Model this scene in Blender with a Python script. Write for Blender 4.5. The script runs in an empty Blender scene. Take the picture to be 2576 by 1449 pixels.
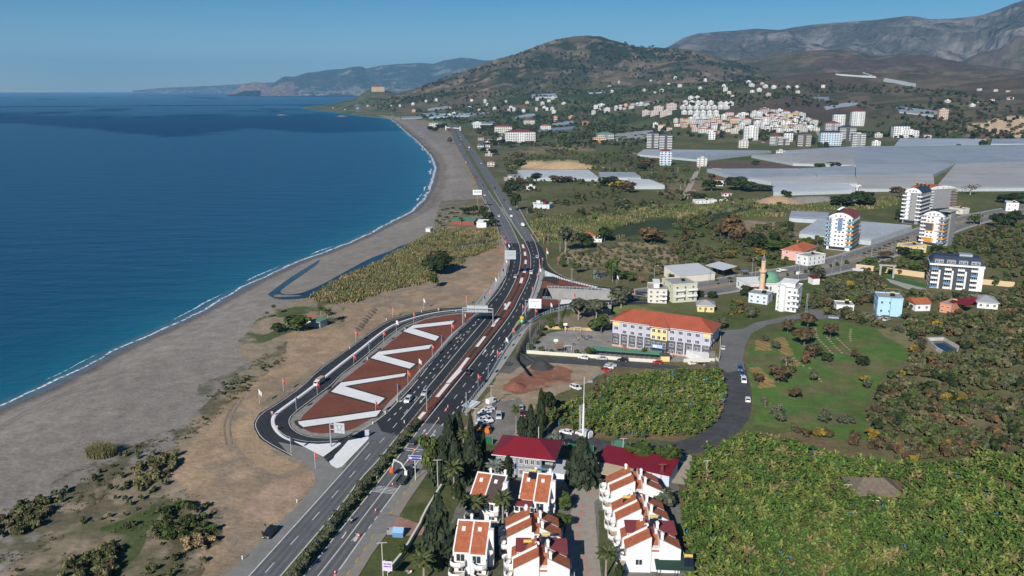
import bpy,math,random
import numpy as np
from mathutils import Vector
from mathutils.geometry import tessellate_polygon
R = math.radians
S = bpy.context.scene
COL = S.collection
# ---------------------------------------------------------------- camera, sky, sun, exposure
H = 105.0; F = 2003.0; PITCH = math.atan(498.5 / F)
cam_d = bpy.data.cameras.new("camera"); cam = bpy.data.objects.new("camera",cam_d); COL.objects.link(cam)
cam.location = (0,0,H); cam.rotation_euler = (math.pi/2 - PITCH,0,0)
cam_d.sensor_width = 36; cam_d.lens = 36 * F / 2576; cam_d.clip_start = 1; cam_d.clip_end = 60000
S.camera = cam
SUN_EL,SUN_AZ = R(31),R(24)          # shadows fall away from the camera, turned 24 deg to the right
W = bpy.data.worlds.new("World"); S.world = W; W.use_nodes = True
nt = W.node_tree; nt.nodes.clear()
sky = nt.nodes.new("ShaderNodeTexSky"); sky.sky_type = 'NISHITA'; sky.sun_disc = False
sky.sun_elevation = SUN_EL; sky.sun_rotation = math.pi + SUN_AZ
sky.air_density = 0.75; sky.dust_density = 0.0; sky.ozone_density = 1.8; sky.altitude = 100
bg = nt.nodes.new("ShaderNodeBackground"); bg.inputs[1].default_value = 0.062
wo = nt.nodes.new("ShaderNodeOutputWorld")
hs = nt.nodes.new("ShaderNodeHueSaturation"); hs.inputs['Saturation'].default_value = 1.62; hs.inputs['Value'].default_value = 0.95
nt.links.new(sky.outputs[0],hs.inputs['Color']); nt.links.new(hs.outputs[0],bg.inputs[0]); nt.links.new(bg.outputs[0],wo.inputs[0])
sl = bpy.data.lights.new("sun",'SUN'); sl.energy = 5.0; sl.angle = R(0.5); sl.color = (1.0,0.95,0.88)
so = bpy.data.objects.new("sun",sl); COL.objects.link(so)
so.rotation_euler = (math.pi/2 - SUN_EL,0,-SUN_AZ)   # light travels towards (sin az, cos az)
S.view_settings.view_transform = 'Standard'; S.view_settings.look = 'None'; S.view_settings.exposure = 0.25; S.view_settings.gamma = 1
S.cycles.max_bounces = 5; S.cycles.diffuse_bounces = 2; S.cycles.glossy_bounces = 2; S.cycles.transmission_bounces = 2
S.cycles.transparent_max_bounces = 12; S.cycles.volume_bounces = 0
S.cycles.use_denoising = True; S.cycles.volume_step_rate = 4; S.cycles.caustics_reflective = False; S.cycles.caustics_refractive = False

rnd = random.Random(7)
# ---------------------------------------------------------------- noise
def _hash(ix,iy,s):
    n = (ix.astype(np.int64) * 374761393 + iy.astype(np.int64) * 668265263 + s * 1274126177) & 0xffffffff
    n = ((n ^ (n >> 13)) * 1274126177) & 0xffffffff
    return ((n ^ (n >> 16)) & 0xffffff) / float(0xffffff)
def vnoise(x,y,s=0):
    x = np.asarray(x,float); y = np.asarray(y,float)
    ix = np.floor(x); iy = np.floor(y); fx = x - ix; fy = y - iy
    fx = fx*fx*(3-2*fx); fy = fy*fy*(3-2*fy)
    a = _hash(ix,iy,s); b = _hash(ix+1,iy,s); c = _hash(ix,iy+1,s); d = _hash(ix+1,iy+1,s)
    return (a*(1-fx)+b*fx)*(1-fy) + (c*(1-fx)+d*fx)*fy
def fbm(x,y,s=0,o=4):
    t = 0; a = 1; n = 0
    for k in range(o):
        t = t + a*vnoise(x*2**k + 17.3*k,y*2**k - 9.1*k,s+k); n += a; a *= .5
    return t/n
def sm(t):
    t = np.clip(t,0,1); return t*t*(3-2*t)
# ---------------------------------------------------------------- photo pixels (2576 x 1449 grid) to rays and back
CP,SP = math.cos(PITCH),math.sin(PITCH)
def ray(px,py):
    u = (np.asarray(px,float)-1288)/F; v = (724.5-np.asarray(py,float))/F
    return u,CP + v*SP,-SP + v*CP
def project(x,y,z):
    dx,dy,dz = x,y,z-H
    fw = dy*CP - dz*SP; up = dy*SP + dz*CP
    fw = np.where(fw < 1,1,fw)
    return 1288 + F*dx/fw,724.5 - F*up/fw
def plane(px,py,z=0.0):
    dx,dy,dz = ray(px,py); t = (z-H)/dz
    return np.stack([dx*t,dy*t,np.full_like(t,z)],-1)
def q(c,r,s):                       # readings taken on enlarged tiles of the photograph
    v = [float(k) for k in s.split()]
    return [(429.5*c + v[i]/6,241.5*r + v[i+1]/6) for i in range(0,len(v),2)]
def h4(c,r,s):
    v = [float(k) for k in s.split()]
    return [(859.0*c + v[i]/3,483.0*r + v[i+1]/3) for i in range(0,len(v),2)]
def D(s):
    v = [float(k) for k in s.split()]
    return [(v[i],v[i+1]) for i in range(0,len(v),2)]
def inpoly(px,py,poly):
    px = np.asarray(px,float); py = np.asarray(py,float); ins = np.zeros(px.shape,bool)
    n = len(poly); j = n-1
    for i in range(n):
        xi,yi = poly[i]; xj,yj = poly[j]
        if yi != yj:
            c = ((yi > py) != (yj > py)) & (px < (xj-xi)*(py-yi)/(yj-yi)+xi)
            ins ^= c
        j = i
    return ins
def segdist(x,y,pts,closed=False):
    d = np.full(np.shape(x),1e12); n = len(pts)
    for i in range(n if closed else n-1):
        ax,ay = pts[i][:2]; bx,by = pts[(i+1) % n][:2]
        vx,vy = bx-ax,by-ay; L = vx*vx+vy*vy+1e-9
        t = np.clip(((x-ax)*vx+(y-ay)*vy)/L,0,1)
        d = np.minimum(d,(x-ax-t*vx)**2+(y-ay-t*vy)**2)
    return np.sqrt(d)
# ---------------------------------------------------------------- lie of the land
SEA = -4.0
shore_px = D("-1500 1740 -500 1262 -200 1118 0 1026 60 1000 100 985 150 960 200 935 250 908 300 880 350 857 400 835 450 812 500 788 560 755 600 732 640 710 700 682 760 655 820 635 880 611 940 583 990 558 1040 530 1065 505 1080 480 1092 450 1097 420 1088 395 1070 375 1045 350 1020 330 1003 313 985 300 950 295 900 291 870 286 800 277 770 275 757 272 775 269 820 266 870 262 940 259")
SH = [tuple(p[:2]) for p in plane([a for a,b in shore_px],[b for a,b in shore_px],SEA)]
SH_POLY = [(-3000,-600)] + SH + [(9000,9000),(40000,9000),(40000,-600)]
def shore(x,y):
    ins = inpoly(x,y,SH_POLY)
    d = segdist(x,y,SH)
    return np.where(ins,d,-d)
def mkridge(s,rcs):
    p = D(s); az = []; el = []
    for a,b in p:
        dx,dy,dz = ray(a,b); az.append(math.atan2(dx,dy)); el.append(dz/math.hypot(dx,dy))
    rp = D(rcs); raz = [math.atan2(*ray(a,226)[:2]) for a,b in rp]
    rc = np.interp(az,raz,[b for a,b in rp])
    return np.array(az),H + rc*np.array(el),rc
RA = mkridge("985 240 1020 229 1060 218 1100 203 1150 185 1200 166 1250 148 1300 135 1350 115 1400 98 1440 91 1480 88 1510 91 1550 103 1600 117 1650 119 1700 121 1750 126 1800 140 1830 150 1880 165 1950 190 2050 215","1000 4500 1250 4700 1450 5000 1850 4700 2100 4600")
RB = mkridge("1700 190 1780 165 1830 152 1900 146 1980 132 2060 125 2100 124 2150 130 2200 141 2260 136 2330 139 2400 152 2500 168 2576 178 2900 185","1700 5300 2100 5000 2576 4600 2900 4600")
RC = mkridge("1600 150 1660 128 1690 112 1720 95 1760 82 1800 80 1900 72 1960 74 2040 62 2100 57 2200 50 2280 40 2310 42 2340 48 2400 46 2460 40 2500 28 2540 12 2576 -2 2700 -40 2950 -60","1600 9500 2300 9000 2950 8000")
RD = mkridge("655 232 680 216 700 200 715 191 740 193 770 183 800 180 830 175 860 173 880 169 905 166 912 167 920 172 960 164 1000 161 1060 158 1090 160 1120 150 1160 144 1185 146 1220 152 1240 151 1300 160 1400 170 1500 200","600 17000 1500 17500")
RP = mkridge("570 233 590 228 604 216 612 211 640 206 665 208 678 210 690 219 705 224 730 232","570 15500 800 15500")
RE = mkridge("330 228 360 225.5 400 221.5 450 219 560 214 610 210 700 206 800 206","300 25000 800 25000")
RH = mkridge("870 266 885 256 900 244 915 232 930 227.5 965 227 990 232 1020 238 1060 246 1100 262","870 5100 1100 5100")
def ridge(r,az,RR,w,pw=1.25,back=.5):
    zc = np.interp(az,RR[0],RR[1],left=-60,right=-60); rc = np.interp(az,RR[0],RR[2])
    t = (r-(rc-w))/w
    g = np.clip(t,0,1)**pw
    g = np.where(t > 1,1-np.clip((t-1)*back,0,1),g)
    return zc*g,g
LOWQ = [tuple(p[:2]) for p in plane(*zip(*D("1330 826 1352 806 1400 783 1440 772 1530 762 1600 768 1700 795 1786 812 1792 850 1790 925 1600 950 1420 958 1330 945 1296 900 1306 868")))]
TRENCH = [tuple(p[:2]) for p in plane(*zip(*D("1368 724 1377 723.5 1470 727 1541 731 1541 756 1480 756 1412 755 1362 752.5")))]
def hgt(x,y):
    x = np.asarray(x,float); y = np.asarray(y,float)
    r = np.hypot(x,y); az = np.arctan2(x,y)
    d = shore(x,y)
    z = np.where(d < 0,np.maximum(SEA+.06*d-.05,-14),SEA-.05+4.05*sm(d/34))
    ca = 1288+F*np.tan(az)/CP
    rs = np.interp(ca,[700,1000,1150,1350,1600,1700,2000,2200,2576],[4300,3000,2700,2500,2000,1700,1650,1750,1750])
    re_ = np.interp(ca,[700,1000,1150,1350,1600,1700,2000,2200,2576],[5000,4300,4200,3900,3500,3100,3000,3100,3000])
    za = np.interp(ca,[700,850,1000,1150,1350,1600,1800,2000,2300,2576],[14,30,60,85,105,120,125,130,135,130])
    t = (r-rs)/(re_-rs)
    n1 = fbm(x/420,y/420,3,4)-.5
    ap = za*(.55*sm(t)+.45*np.clip(t,0,1.15))*(1+.7*n1*np.clip(t*2,0,1))
    z = z + ap*sm((d-20)/260)
    n2 = fbm(x/260,y/260,11,5); rn = 1-np.abs(2*n2-1)
    n3 = fbm(x/480,y/620,21,5); rn3 = 1-np.abs(2*n3-1)
    for RR,w,pw,na in ((RA,1500,1.15,46),(RB,1700,1.1,55),(RH,800,1.3,6)):
        zz,g = ridge(r,az,RR,w,pw)
        zz = zz + na*(rn-.62)*np.clip(4*g*(1-g),0,1)
        z = np.where(r > 2400,np.maximum(z,np.where(zz > 3,zz*sm((d+150)/300),-50)),z)
    for RR,w,pw,na in ((RC,3300,1.0,330),(RD,3200,1.1,140),(RP,420,.6,4),(RE,1500,1.0,10)):
        zz,g = ridge(r,az,RR,w,pw)
        zz = np.where(zz > 0,zz + na*(rn3-.62)*np.clip(4*g*(1-g),0,1),-50)
        z = np.where(r > 5600,np.maximum(z,np.where(zz > 3,zz,-50)),z)
    # lower ground of the school and the underpass trench
    near = (r < 700) & (x > -20)
    if near.any():
        xn,yn = x[near] if x.shape else x,y[near] if y.shape else y
        dq = np.where(inpoly(xn,yn,LOWQ),segdist(xn,yn,LOWQ,True),0)
        dt = np.where(inpoly(xn,yn,TRENCH),segdist(xn,yn,TRENCH,True),0)
        zn = (z[near] if z.shape else z) - 4.5*sm(dq/3.0) - 6.0*sm(dt/1.6)
        if z.shape: z[near] = zn
        else: z = zn
    return z
TS = np.concatenate([np.linspace(120,1200,500),np.geomspace(1203,16000,700)])
def at(px,py,z=None):
    dx,dy,dz = (float(k) for k in ray(px,py))
    if z is None:
        hl = math.hypot(dx,dy); t = TS/hl
        hh = hgt(dx*t,dy*t); zz = H+dz*t
        b = np.nonzero(zz <= hh)[0]
        if len(b) == 0:
            k = len(t)-1; tt = t[k]
        else:
            k = b[0]
            if k == 0: tt = t[0]
            else:
                a0 = zz[k-1]-hh[k-1]; a1 = hh[k]-zz[k]; tt = t[k-1]+(t[k]-t[k-1])*a0/(a0+a1+1e-9)
        return Vector((dx*tt,dy*tt,float(hgt(np.array([dx*tt]),np.array([dy*tt]))[0])))
    t = (z-H)/dz
    return Vector((dx*t,dy*t,z))
def gz(x,y): return float(hgt(np.array([x],float),np.array([y],float))[0])
# ---------------------------------------------------------------- materials
MATS = {}
def mat(name,col,rough=.85,nz=None,metal=0.,spec=.3,attr=None,bump=None,island=0.,nz2=None,emit=None,alpha=None,coat=0.,bands=None):
    if name in MATS: return MATS[name]
    m = bpy.data.materials.new(name); m.use_nodes = True; n = m.node_tree.nodes; l = m.node_tree.links
    b = n["Principled BSDF"]; b.inputs['Roughness'].default_value = rough; b.inputs['Metallic'].default_value = metal
    b.inputs['Specular IOR Level'].default_value = spec
    b.inputs['Base Color'].default_value = (*col,1)
    if coat: b.inputs['Coat Weight'].default_value = coat
    src = None
    if attr:
        a = n.new("ShaderNodeAttribute"); a.attribute_name = attr; src = a.outputs['Color']
    elif nz or island or nz2 or bands:
        c = n.new("ShaderNodeRGB"); c.outputs[0].default_value = (*col,1); src = c.outputs[0]
    g = n.new("ShaderNodeNewGeometry") if (nz or island or bump or nz2 or bands) else None
    def mul(src,fac_socket,lo,hi):
        mr = n.new("ShaderNodeMapRange"); mr.inputs['To Min'].default_value = lo; mr.inputs['To Max'].default_value = hi
        l.new(fac_socket,mr.inputs['Value'])
        vm = n.new("ShaderNodeVectorMath"); vm.operation = 'SCALE'; l.new(src,vm.inputs[0]); l.new(mr.outputs[0],vm.inputs['Scale'])
        return vm.outputs[0]
    for p in (nz,nz2):
        if p:
            t = n.new("ShaderNodeTexNoise"); t.inputs['Scale'].default_value = p[0]; t.inputs['Detail'].default_value = 4
            t.inputs['Roughness'].default_value = .65
            if len(p) > 2:
                mp = n.new("ShaderNodeMapping"); mp.inputs['Scale'].default_value = p[2]; mp.inputs['Rotation'].default_value = (0,0,p[3] if len(p) > 3 else 0)
                l.new(g.outputs['Position'],mp.inputs['Vector']); l.new(mp.outputs[0],t.inputs['Vector'])
            else: l.new(g.outputs['Position'],t.inputs['Vector'])
            mr0 = n.new("ShaderNodeMapRange"); mr0.inputs['From Min'].default_value = .25; mr0.inputs['From Max'].default_value = .75
            l.new(t.outputs['Fac'],mr0.inputs['Value'])
            src = mul(src,mr0.outputs[0],1-p[1],1+p[1])
    if bands:
        wv = n.new("ShaderNodeTexWave"); wv.wave_type = 'BANDS'; wv.bands_direction = bands[2]; wv.inputs['Scale'].default_value = bands[0]
        wv.inputs['Distortion'].default_value = bands[3] if len(bands) > 3 else 0
        tc = n.new("ShaderNodeTexCoord"); l.new(tc.outputs['Object'],wv.inputs['Vector'])
        src = mul(src,wv.outputs['Fac'],1-bands[1],1+bands[1]*.4)
    if island: src = mul(src,g.outputs['Random Per Island'],1-island,1+island)
    if src is not None: l.new(src,b.inputs['Base Color'])
    if bump:
        t = n.new("ShaderNodeTexNoise"); t.inputs['Scale'].default_value = bump[0]; t.inputs['Detail'].default_value = 5
        l.new(g.outputs['Position'],t.inputs['Vector'])
        bp = n.new("ShaderNodeBump"); bp.inputs['Strength'].default_value = 1; bp.inputs['Distance'].default_value = bump[1]
        l.new(t.outputs['Fac'],bp.inputs['Height']); l.new(bp.outputs[0],b.inputs['Normal'])
    if emit: b.inputs['Emission Color'].default_value = (*emit[:3],1); b.inputs['Emission Strength'].default_value = emit[3]
    if alpha is not None: b.inputs['Alpha'].default_value = alpha
    MATS[name] = m; return m
# ---------------------------------------------------------------- objects
class MB:
    def __init__(s): s.v = []; s.f = []; s.m = []
    def quad(s,a,b,c,d,m=0):
        n = len(s.v); s.v += [a,b,c,d]; s.f.append((n,n+1,n+2,n+3)); s.m.append(m); return s
    def face(s,pts,m=0):
        n = len(s.v); s.v += list(pts); s.f.append(tuple(range(n,n+len(pts)))); s.m.append(m); return s
    def hexa(s,p,m=0,mt=None):     # p: 4 bottom (ccw from above), 4 top
        n = len(s.v); s.v += [tuple(k) for k in p]
        for i,f in enumerate(((3,2,1,0),(4,5,6,7),(0,1,5,4),(1,2,6,5),(2,3,7,6),(3,0,4,7))):
            s.f.append(tuple(n+k for k in f)); s.m.append(mt if (mt is not None and i == 1) else m)
        return s
    def box(s,x0,x1,y0,y1,z0,z1,m=0,mt=None):
        return s.hexa([(x0,y0,z0),(x1,y0,z0),(x1,y1,z0),(x0,y1,z0),(x0,y0,z1),(x1,y0,z1),(x1,y1,z1),(x0,y1,z1)],m,mt)
    def prism(s,poly,z0,z1,m=0,mt=None):
        n = len(s.v); k = len(poly)
        s.v += [(p[0],p[1],z0) for p in poly]+[(p[0],p[1],z1) for p in poly]
        for i in range(k):
            j = (i+1) % k; s.f.append((n+i,n+j,n+k+j,n+k+i)); s.m.append(m)
        s.f.append(tuple(n+k+i for i in range(k))); s.m.append(m if mt is None else mt)
        s.f.append(tuple(n+k-1-i for i in range(k))); s.m.append(m)
        return s
    def xprism(s,prof,y0,y1,m=0):  # profile in x,z extruded along y
        n = len(s.v); k = len(prof)
        s.v += [(p[0],y0,p[1]) for p in prof]+[(p[0],y1,p[1]) for p in prof]
        for i in range(k):
            j = (i+1) % k; s.f.append((n+i,n+k+i,n+k+j,n+j)); s.m.append(m)
        s.f.append(tuple(n+i for i in range(k))); s.m.append(m); s.f.append(tuple(n+2*k-1-i for i in range(k))); s.m.append(m)
        return s
    def yprism(s,prof,x0,x1,m=0):  # profile in y,z extruded along x
        n = len(s.v); k = len(prof)
        s.v += [(x0,p[0],p[1]) for p in prof]+[(x1,p[0],p[1]) for p in prof]
        for i in range(k):
            j = (i+1) % k; s.f.append((n+i,n+j,n+k+j,n+k+i)); s.m.append(m)
        s.f.append(tuple(n+k-1-i for i in range(k))); s.m.append(m); s.f.append(tuple(n+k+i for i in range(k))); s.m.append(m)
        return s
    def tube(s,pts,rad,k=6,m=0,cap=True):
        n0 = len(s.v); P = [Vector(p) for p in pts]
        rr = rad if isinstance(rad,(list,tuple)) else [rad]*len(P)
        for i,p in enumerate(P):
            d = (P[min(i+1,len(P)-1)]-P[max(i-1,0)]).normalized()
            a = d.cross(Vector((0,0,1))) if abs(d.z) < .95 else d.cross(Vector((1,0,0)))
            a.normalize(); b = d.cross(a)
            for j in range(k):
                t = 2*math.pi*j/k; w = p+(a*math.cos(t)+b*math.sin(t))*rr[i]; s.v.append(tuple(w))
        for i in range(len(P)-1):
            for j in range(k):
                s.f.append((n0+i*k+j,n0+i*k+(j+1) % k,n0+(i+1)*k+(j+1) % k,n0+(i+1)*k+j)); s.m.append(m)
        if cap:
            s.f.append(tuple(n0+k-1-j for j in range(k))); s.m.append(m)
            s.f.append(tuple(n0+(len(P)-1)*k+j for j in range(k))); s.m.append(m)
        return s
    def lathe(s,prof,k=12,m=0,cx=0,cy=0):
        n0 = len(s.v)
        for r_,z in prof:
            for j in range(k):
                t = 2*math.pi*j/k; s.v.append((cx+r_*math.cos(t),cy+r_*math.sin(t),z))
        for i in range(len(prof)-1):
            for j in range(k):
                s.f.append((n0+i*k+j,n0+i*k+(j+1) % k,n0+(i+1)*k+(j+1) % k,n0+(i+1)*k+j)); s.m.append(m)
        s.f.append(tuple(n0+k-1-j for j in range(k))); s.m.append(m)
        s.f.append(tuple(n0+(len(prof)-1)*k+j for j in range(k))); s.m.append(m)
        return s
    def mesh(s,name,mats,smooth=False):
        me = bpy.data.meshes.new(name); me.from_pydata([tuple(p) for p in s.v],[],s.f)
        for m in (mats if isinstance(mats,(list,tuple)) else [mats]): me.materials.append(m)
        me.polygons.foreach_set('material_index',s.m)
        if smooth: me.polygons.foreach_set('use_smooth',[True]*len(s.f))
        me.update(); return me
    def build(s,name,mats,parent=None,smooth=False,loc=None,rz=0):
        return link(name,s.mesh(name,mats,smooth),parent,loc,rz)
def link(name,me,parent=None,loc=None,rz=0):
    o = bpy.data.objects.new(name,me); COL.objects.link(o)
    if parent: o.parent = parent
    if loc is not None: o.location = loc
    if rz: o.rotation_euler = (0,0,rz)
    return o
def tag(o,label=None,cat=None,group=None,kind=None):
    if label: o['label'] = label
    if cat: o['category'] = cat
    if group: o['group'] = group
    if kind: o['kind'] = kind
    return o
def thing(name,label,cat,loc=(0,0,0),rz=0,group=None):
    o = bpy.data.objects.new(name,None); COL.objects.link(o); o.location = loc; o.rotation_euler = (0,0,rz); o.empty_display_size = .2
    return tag(o,label,cat,group)
def dup(o,loc,rz=0,label=None,group=None,sc=None):
    def cp(a,par):
        c = a.copy(); COL.objects.link(c)
        if par: c.parent = par
        for ch in a.children: cp(ch,c)
        return c
    c = cp(o,None); c.location = loc; c.rotation_euler = (0,0,rz)
    if sc: c.scale = sc if isinstance(sc,(tuple,list)) else (sc,sc,sc)
    if label: c['label'] = label
    if group: c['group'] = group
    return c
def meshnp(name,v,faces_n,idx,mats,midx=None,smooth=False):
    """v (n,3); idx flat loop indices; faces_n = verts per face (constant)"""
    me = bpy.data.meshes.new(name); nf = len(idx)//faces_n
    me.vertices.add(len(v)); me.vertices.foreach_set('co',np.ascontiguousarray(v,np.float32).ravel())
    me.loops.add(len(idx)); me.loops.foreach_set('vertex_index',np.ascontiguousarray(idx,np.int32))
    me.polygons.add(nf); me.polygons.foreach_set('loop_start',np.arange(0,nf*faces_n,faces_n,dtype=np.int32))
    for m in (mats if isinstance(mats,(list,tuple)) else [mats]): me.materials.append(m)
    if midx is not None: me.polygons.foreach_set('material_index',np.ascontiguousarray(midx,np.int32))
    me.polygons.foreach_set('use_smooth',np.full(nf,smooth))
    me.update(calc_edges=True); me.validate(); return me

# ---------------------------------------------------------------- ground, hills, mountains (one height field)
def land():
    rows = []
    for y in np.linspace(1560,318,800): rows.append(-1/ (ray(1288,y)[2]/ray(1288,y)[1]) * H)
    rows = np.array(rows); rows = np.concatenate([[70,110],rows[rows > 130],np.geomspace(rows[-1]*1.005,27000,340)])
    cols = np.arctan((np.linspace(-260,2836,900)-1288)/F*CP)
    r,a = np.meshgrid(rows,cols,indexing='ij'); x = r*np.sin(a); y = r*np.cos(a)
    z = hgt(x,y); px,py = project(x,y,z); d = shore(x,y)
    nr,nc = r.shape
    # ---- land cover: the ground's own colours
    c = np.zeros((nr,nc,3)); N = lambda s,k,o=4: fbm(x/s,y/s,k,o)
    def mixc(base,col,w): return base*(1-w[...,None]) + np.array(col)*w[...,None]
    scr = np.clip((N(14,31)-.35)*3,0,1); scr2 = np.clip((N(60,33)-.38)*4,0,1); scr3 = np.clip((N(200,35,3)-.35)*3.3,0,1)
    c[:] = (.145,.13,.064); c = mixc(c,(.078,.1,.034),scr2); c = mixc(c,(.15,.115,.07),scr*.5*(1-scr2)); c = mixc(c,(.07,.08,.03),scr3*.5)
    w = np.clip((r-1500)/500,0,1)*np.clip((z-3)/12,0,1)
    far = np.zeros_like(c); far[:] = (.09,.1,.045)
    far = mixc(far,(.04,.055,.022),np.clip((N(110,41)-.42)*5,0,1)); far = mixc(far,(.15,.11,.075),np.clip((N(240,43)-.55)*6,0,1)*.8)
    c = c*(1-w[...,None])+far*w[...,None]
    # slopes to the right: brown scrub
    ca = 1288+F*np.tan(np.arctan2(x,y))/CP
    br = np.clip((ca-1750+400*(N(300,45)-.5))/300,0,1)*np.clip((z-18)/30,0,1)
    b2 = np.zeros_like(c); b2[:] = (.13,.1,.072); b2 = mixc(b2,(.05,.052,.028),np.clip((N(60,47)-.45)*6,0,1)*.85); b2 = mixc(b2,(.08,.055,.05),np.clip((N(350,48,3)-.5)*6,0,1)*.8)
    c = c*(1-br[...,None]*.9)+b2*br[...,None]*.9
    za,ga = ridge(r,np.arctan2(x,y),RA,1500,1.15); zb_,gb = ridge(r,np.arctan2(x,y),RB,1700,1.1)
    hillA = (za > zb_) & (za > z-40) & (ga > .12) & (r > 3000) & (r < 6500) & (za > 20)
    hA = np.zeros_like(c); hA[:] = (.095,.083,.05)
    rock = np.clip((N(130,51)-.5)*7,0,1)*np.clip(1.15-ga,.15,1); frst = np.clip((N(170,53)-.42)*6,0,1)
    hA = mixc(hA,(.2,.14,.105),rock*.85); hA = mixc(hA,(.026,.036,.018),frst*.9*np.clip(.35+ga,0,1))
    hA = mixc(hA,(.24,.17,.13),np.clip((N(45,55)-.6)*8,0,1)*.7)
    wA = np.where(hillA,np.clip((ga-.1)*3.5,0,1),0); c = c*(1-wA[...,None])+hA*wA[...,None]
    far2 = r > 6600
    mC = np.zeros_like(c); mC[:] = (.075,.07,.062)
    rk = np.clip((fbm(x/95+1.2*fbm(x/400,y/400,5),z/130+y/700,61,5)-.45)*11,0,1); rk2 = np.clip((N(650,63)-.36)*6,0,1)*np.clip((z-130)/150,0,1)
    mC = mixc(mC,(.25,.22,.205),rk*rk2*.6); mC = mixc(mC,(.3,.22,.18),np.clip((N(210,65)-.6)*9,0,1)*np.clip(1-z/500,0,1)*.7)
    c = np.where(far2[...,None],mC,c)
    cD = (r > 12500) & (ca < 1560); cd = np.zeros_like(c); cd[:] = (.05,.055,.04)
    cd = mixc(cd,(.42,.36,.3),np.clip((N(55,71,2)-.58)*12,0,1)*np.clip(1-z/260,0,1)*.8); cd = mixc(cd,(.3,.26,.22),np.clip((N(300,73)-.62)*9,0,1)*.6)
    c = np.where(cD[...,None],cd,c)
    cP = (r > 12500) & (r < 15900) & (ca < 740); c = np.where(cP[...,None],np.array((.2,.135,.115))*(.8+.5*N(60,75))[...,None],c)
    # ---- areas near the coast road
    jx = px+9*(N(5,81)-.5)+26*(N(28,82)-.5)*np.clip(300/r,.25,1.4); jy = py+7*(N(5,83)-.5)+16*(N(28,84)-.5)*np.clip(300/r,.15,1.4)
    def zone(s,col,amt=1.,pat=None,jit=1.):
        poly = D(s) if isinstance(s,str) else s
        m = inpoly(px+(jx-px)*jit,py+(jy-py)*jit,poly) & (r < 3500)
        if pat is not None: w_ = np.where(m,amt*pat,0.)
        else: w_ = np.where(m,amt,0.)
        nonlocal c
        c = mixc(c,col,w_)
    zone("-300 1700 0 1000 300 860 560 740 760 640 1000 545 1105 420 1085 380 1000 305 950 290 750 268 750 262 980 292 1110 308 1142 345 1195 450 1262 590 1280 650 1230 766 1100 893 960 1046 860 1180 600 1440 480 1580",(.27,.215,.16),1,.85+.3*(N(30,80)-.5))
    sand = (.225,.203,.183)
    zone("-900 1700 -260 1200 0 1000 300 860 560 740 760 640 900 590 1000 545 1080 480 1105 420 1085 380 1000 305 950 290 750 268 750 262 980 292 1010 300 1075 318 1110 340 1140 352 1150 385 1172 430 1192 482 1200 505 1160 512 1128 540 1105 575 1060 600 1010 622 930 655 860 692 790 742 730 762 690 782 640 812 610 850 590 890 630 920 560 990 480 1060 440 1120 340 1180 180 1240 120 1330 60 1400 -300 1700",sand,1,.94+.0*r)
    stx = np.clip((N(9,85)-.56)*7,0,1)
    # wet dark line of the swash
    wet = sm((9-d)/6)*(d > -3)*(r < 3500); c = mixc(c,(.115,.1,.09),wet*.9)
    ston = np.clip(1-np.abs(d-11-8*(N(30,86)-.5))/9,0,1)*(r < 2600)*(py < 560); c = mixc(c,(.15,.125,.11),ston*.8)
    dirt = (.315,.222,.142)
    zone("1262 612 1278 632 1272 690 1240 726 1180 766 1100 772 1000 792 930 830 860 880 700 985 650 1030 630 1060 632 1090 690 1135 760 1165 790 1190 785 1225 700 1315 540 1449 420 1500 480 1449 545 1390 572 1330 545 1285 470 1232 440 1190 462 1140 500 1090 560 1020 620 965 700 915 725 880 715 850 735 830 800 825 850 800 870 770 960 755 1090 722 1140 690 1190 655 1225 630",dirt,.95,.8+.4*(N(6,87)-.5)*2*.5)
    zone("840 765 960 752 1060 730 1140 700 1210 640 1240 660 1190 740 1060 770 900 800 860 830 800 835",(.23,.18,.13),.8,np.clip((N(16,88)-.4)*5,0,1))
    zone("1190 640 1268 612 1272 660 1235 720 1200 700 1180 670",(.36,.21,.12),.8,np.clip((N(12,89)-.42)*5,0,1))
    dz = "1262 612 1240 726 1100 772 900 860 690 1040 700 1140 790 1190 700 1315 540 1449 440 1449 560 1340 440 1190 640 960 760 830 960 755 1140 690"
    zone(dz,(.22,.18,.14),.7,np.clip((N(13,108)-.47)*6,0,1)); zone(dz,(.37,.26,.17),.6,np.clip((N(7,109)-.52)*7,0,1)); zone("690 1200 780 1190 770 1225 680 1300 600 1320 620 1270",(.37,.25,.19),.7)
    # the shaped bank below the loop
    zone("600 1060 640 1045 640 1100 700 1142 760 1168 700 1190 640 1165 600 1120",(.36,.25,.155),.75)
    # tyre-tracked and grassy parts of the beach
    g1 = np.clip((N(7,90)-.46)*6,0,1)
    zone("-200 1449 0 1290 180 1190 330 1120 470 1060 600 930 720 860 720 900 600 1000 520 1070 440 1130 430 1200 560 1290 560 1380 470 1500 -200 1600",(.1,.092,.055),.85,np.clip((N(6,90)-.48)*8,0,1))
    zone("-60 1480 60 1400 160 1330 330 1260 420 1250 560 1330 540 1400 420 1500",(.1,.098,.05),.75,np.clip((N(11,79)-.38)*6,0,1))
    zone("250 1330 380 1280 410 1250 420 1280 360 1340 340 1400 300 1449 200 1500 120 1500 160 1430 240 1400",(.05,.085,.02),.8,np.clip((N(9,91)-.33)*5,0,1))
    zone("640 810 680 780 740 768 870 770 870 810 800 830 740 835 690 850 610 880 585 870",(.06,.085,.028),.9,np.clip((N(8,92)-.47)*7,0,1))
    zone("585 930 700 885 715 905 600 1000 490 1010 500 970",(.075,.08,.035),.8,g1*.8)
    zone("1060 600 1110 580 1250 575 1255 605 1150 660 1060 700 900 755 800 770 790 745 900 690 1010 625",(.085,.09,.035),.9,np.clip((N(10,93)-.3)*5,0,1))
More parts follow.
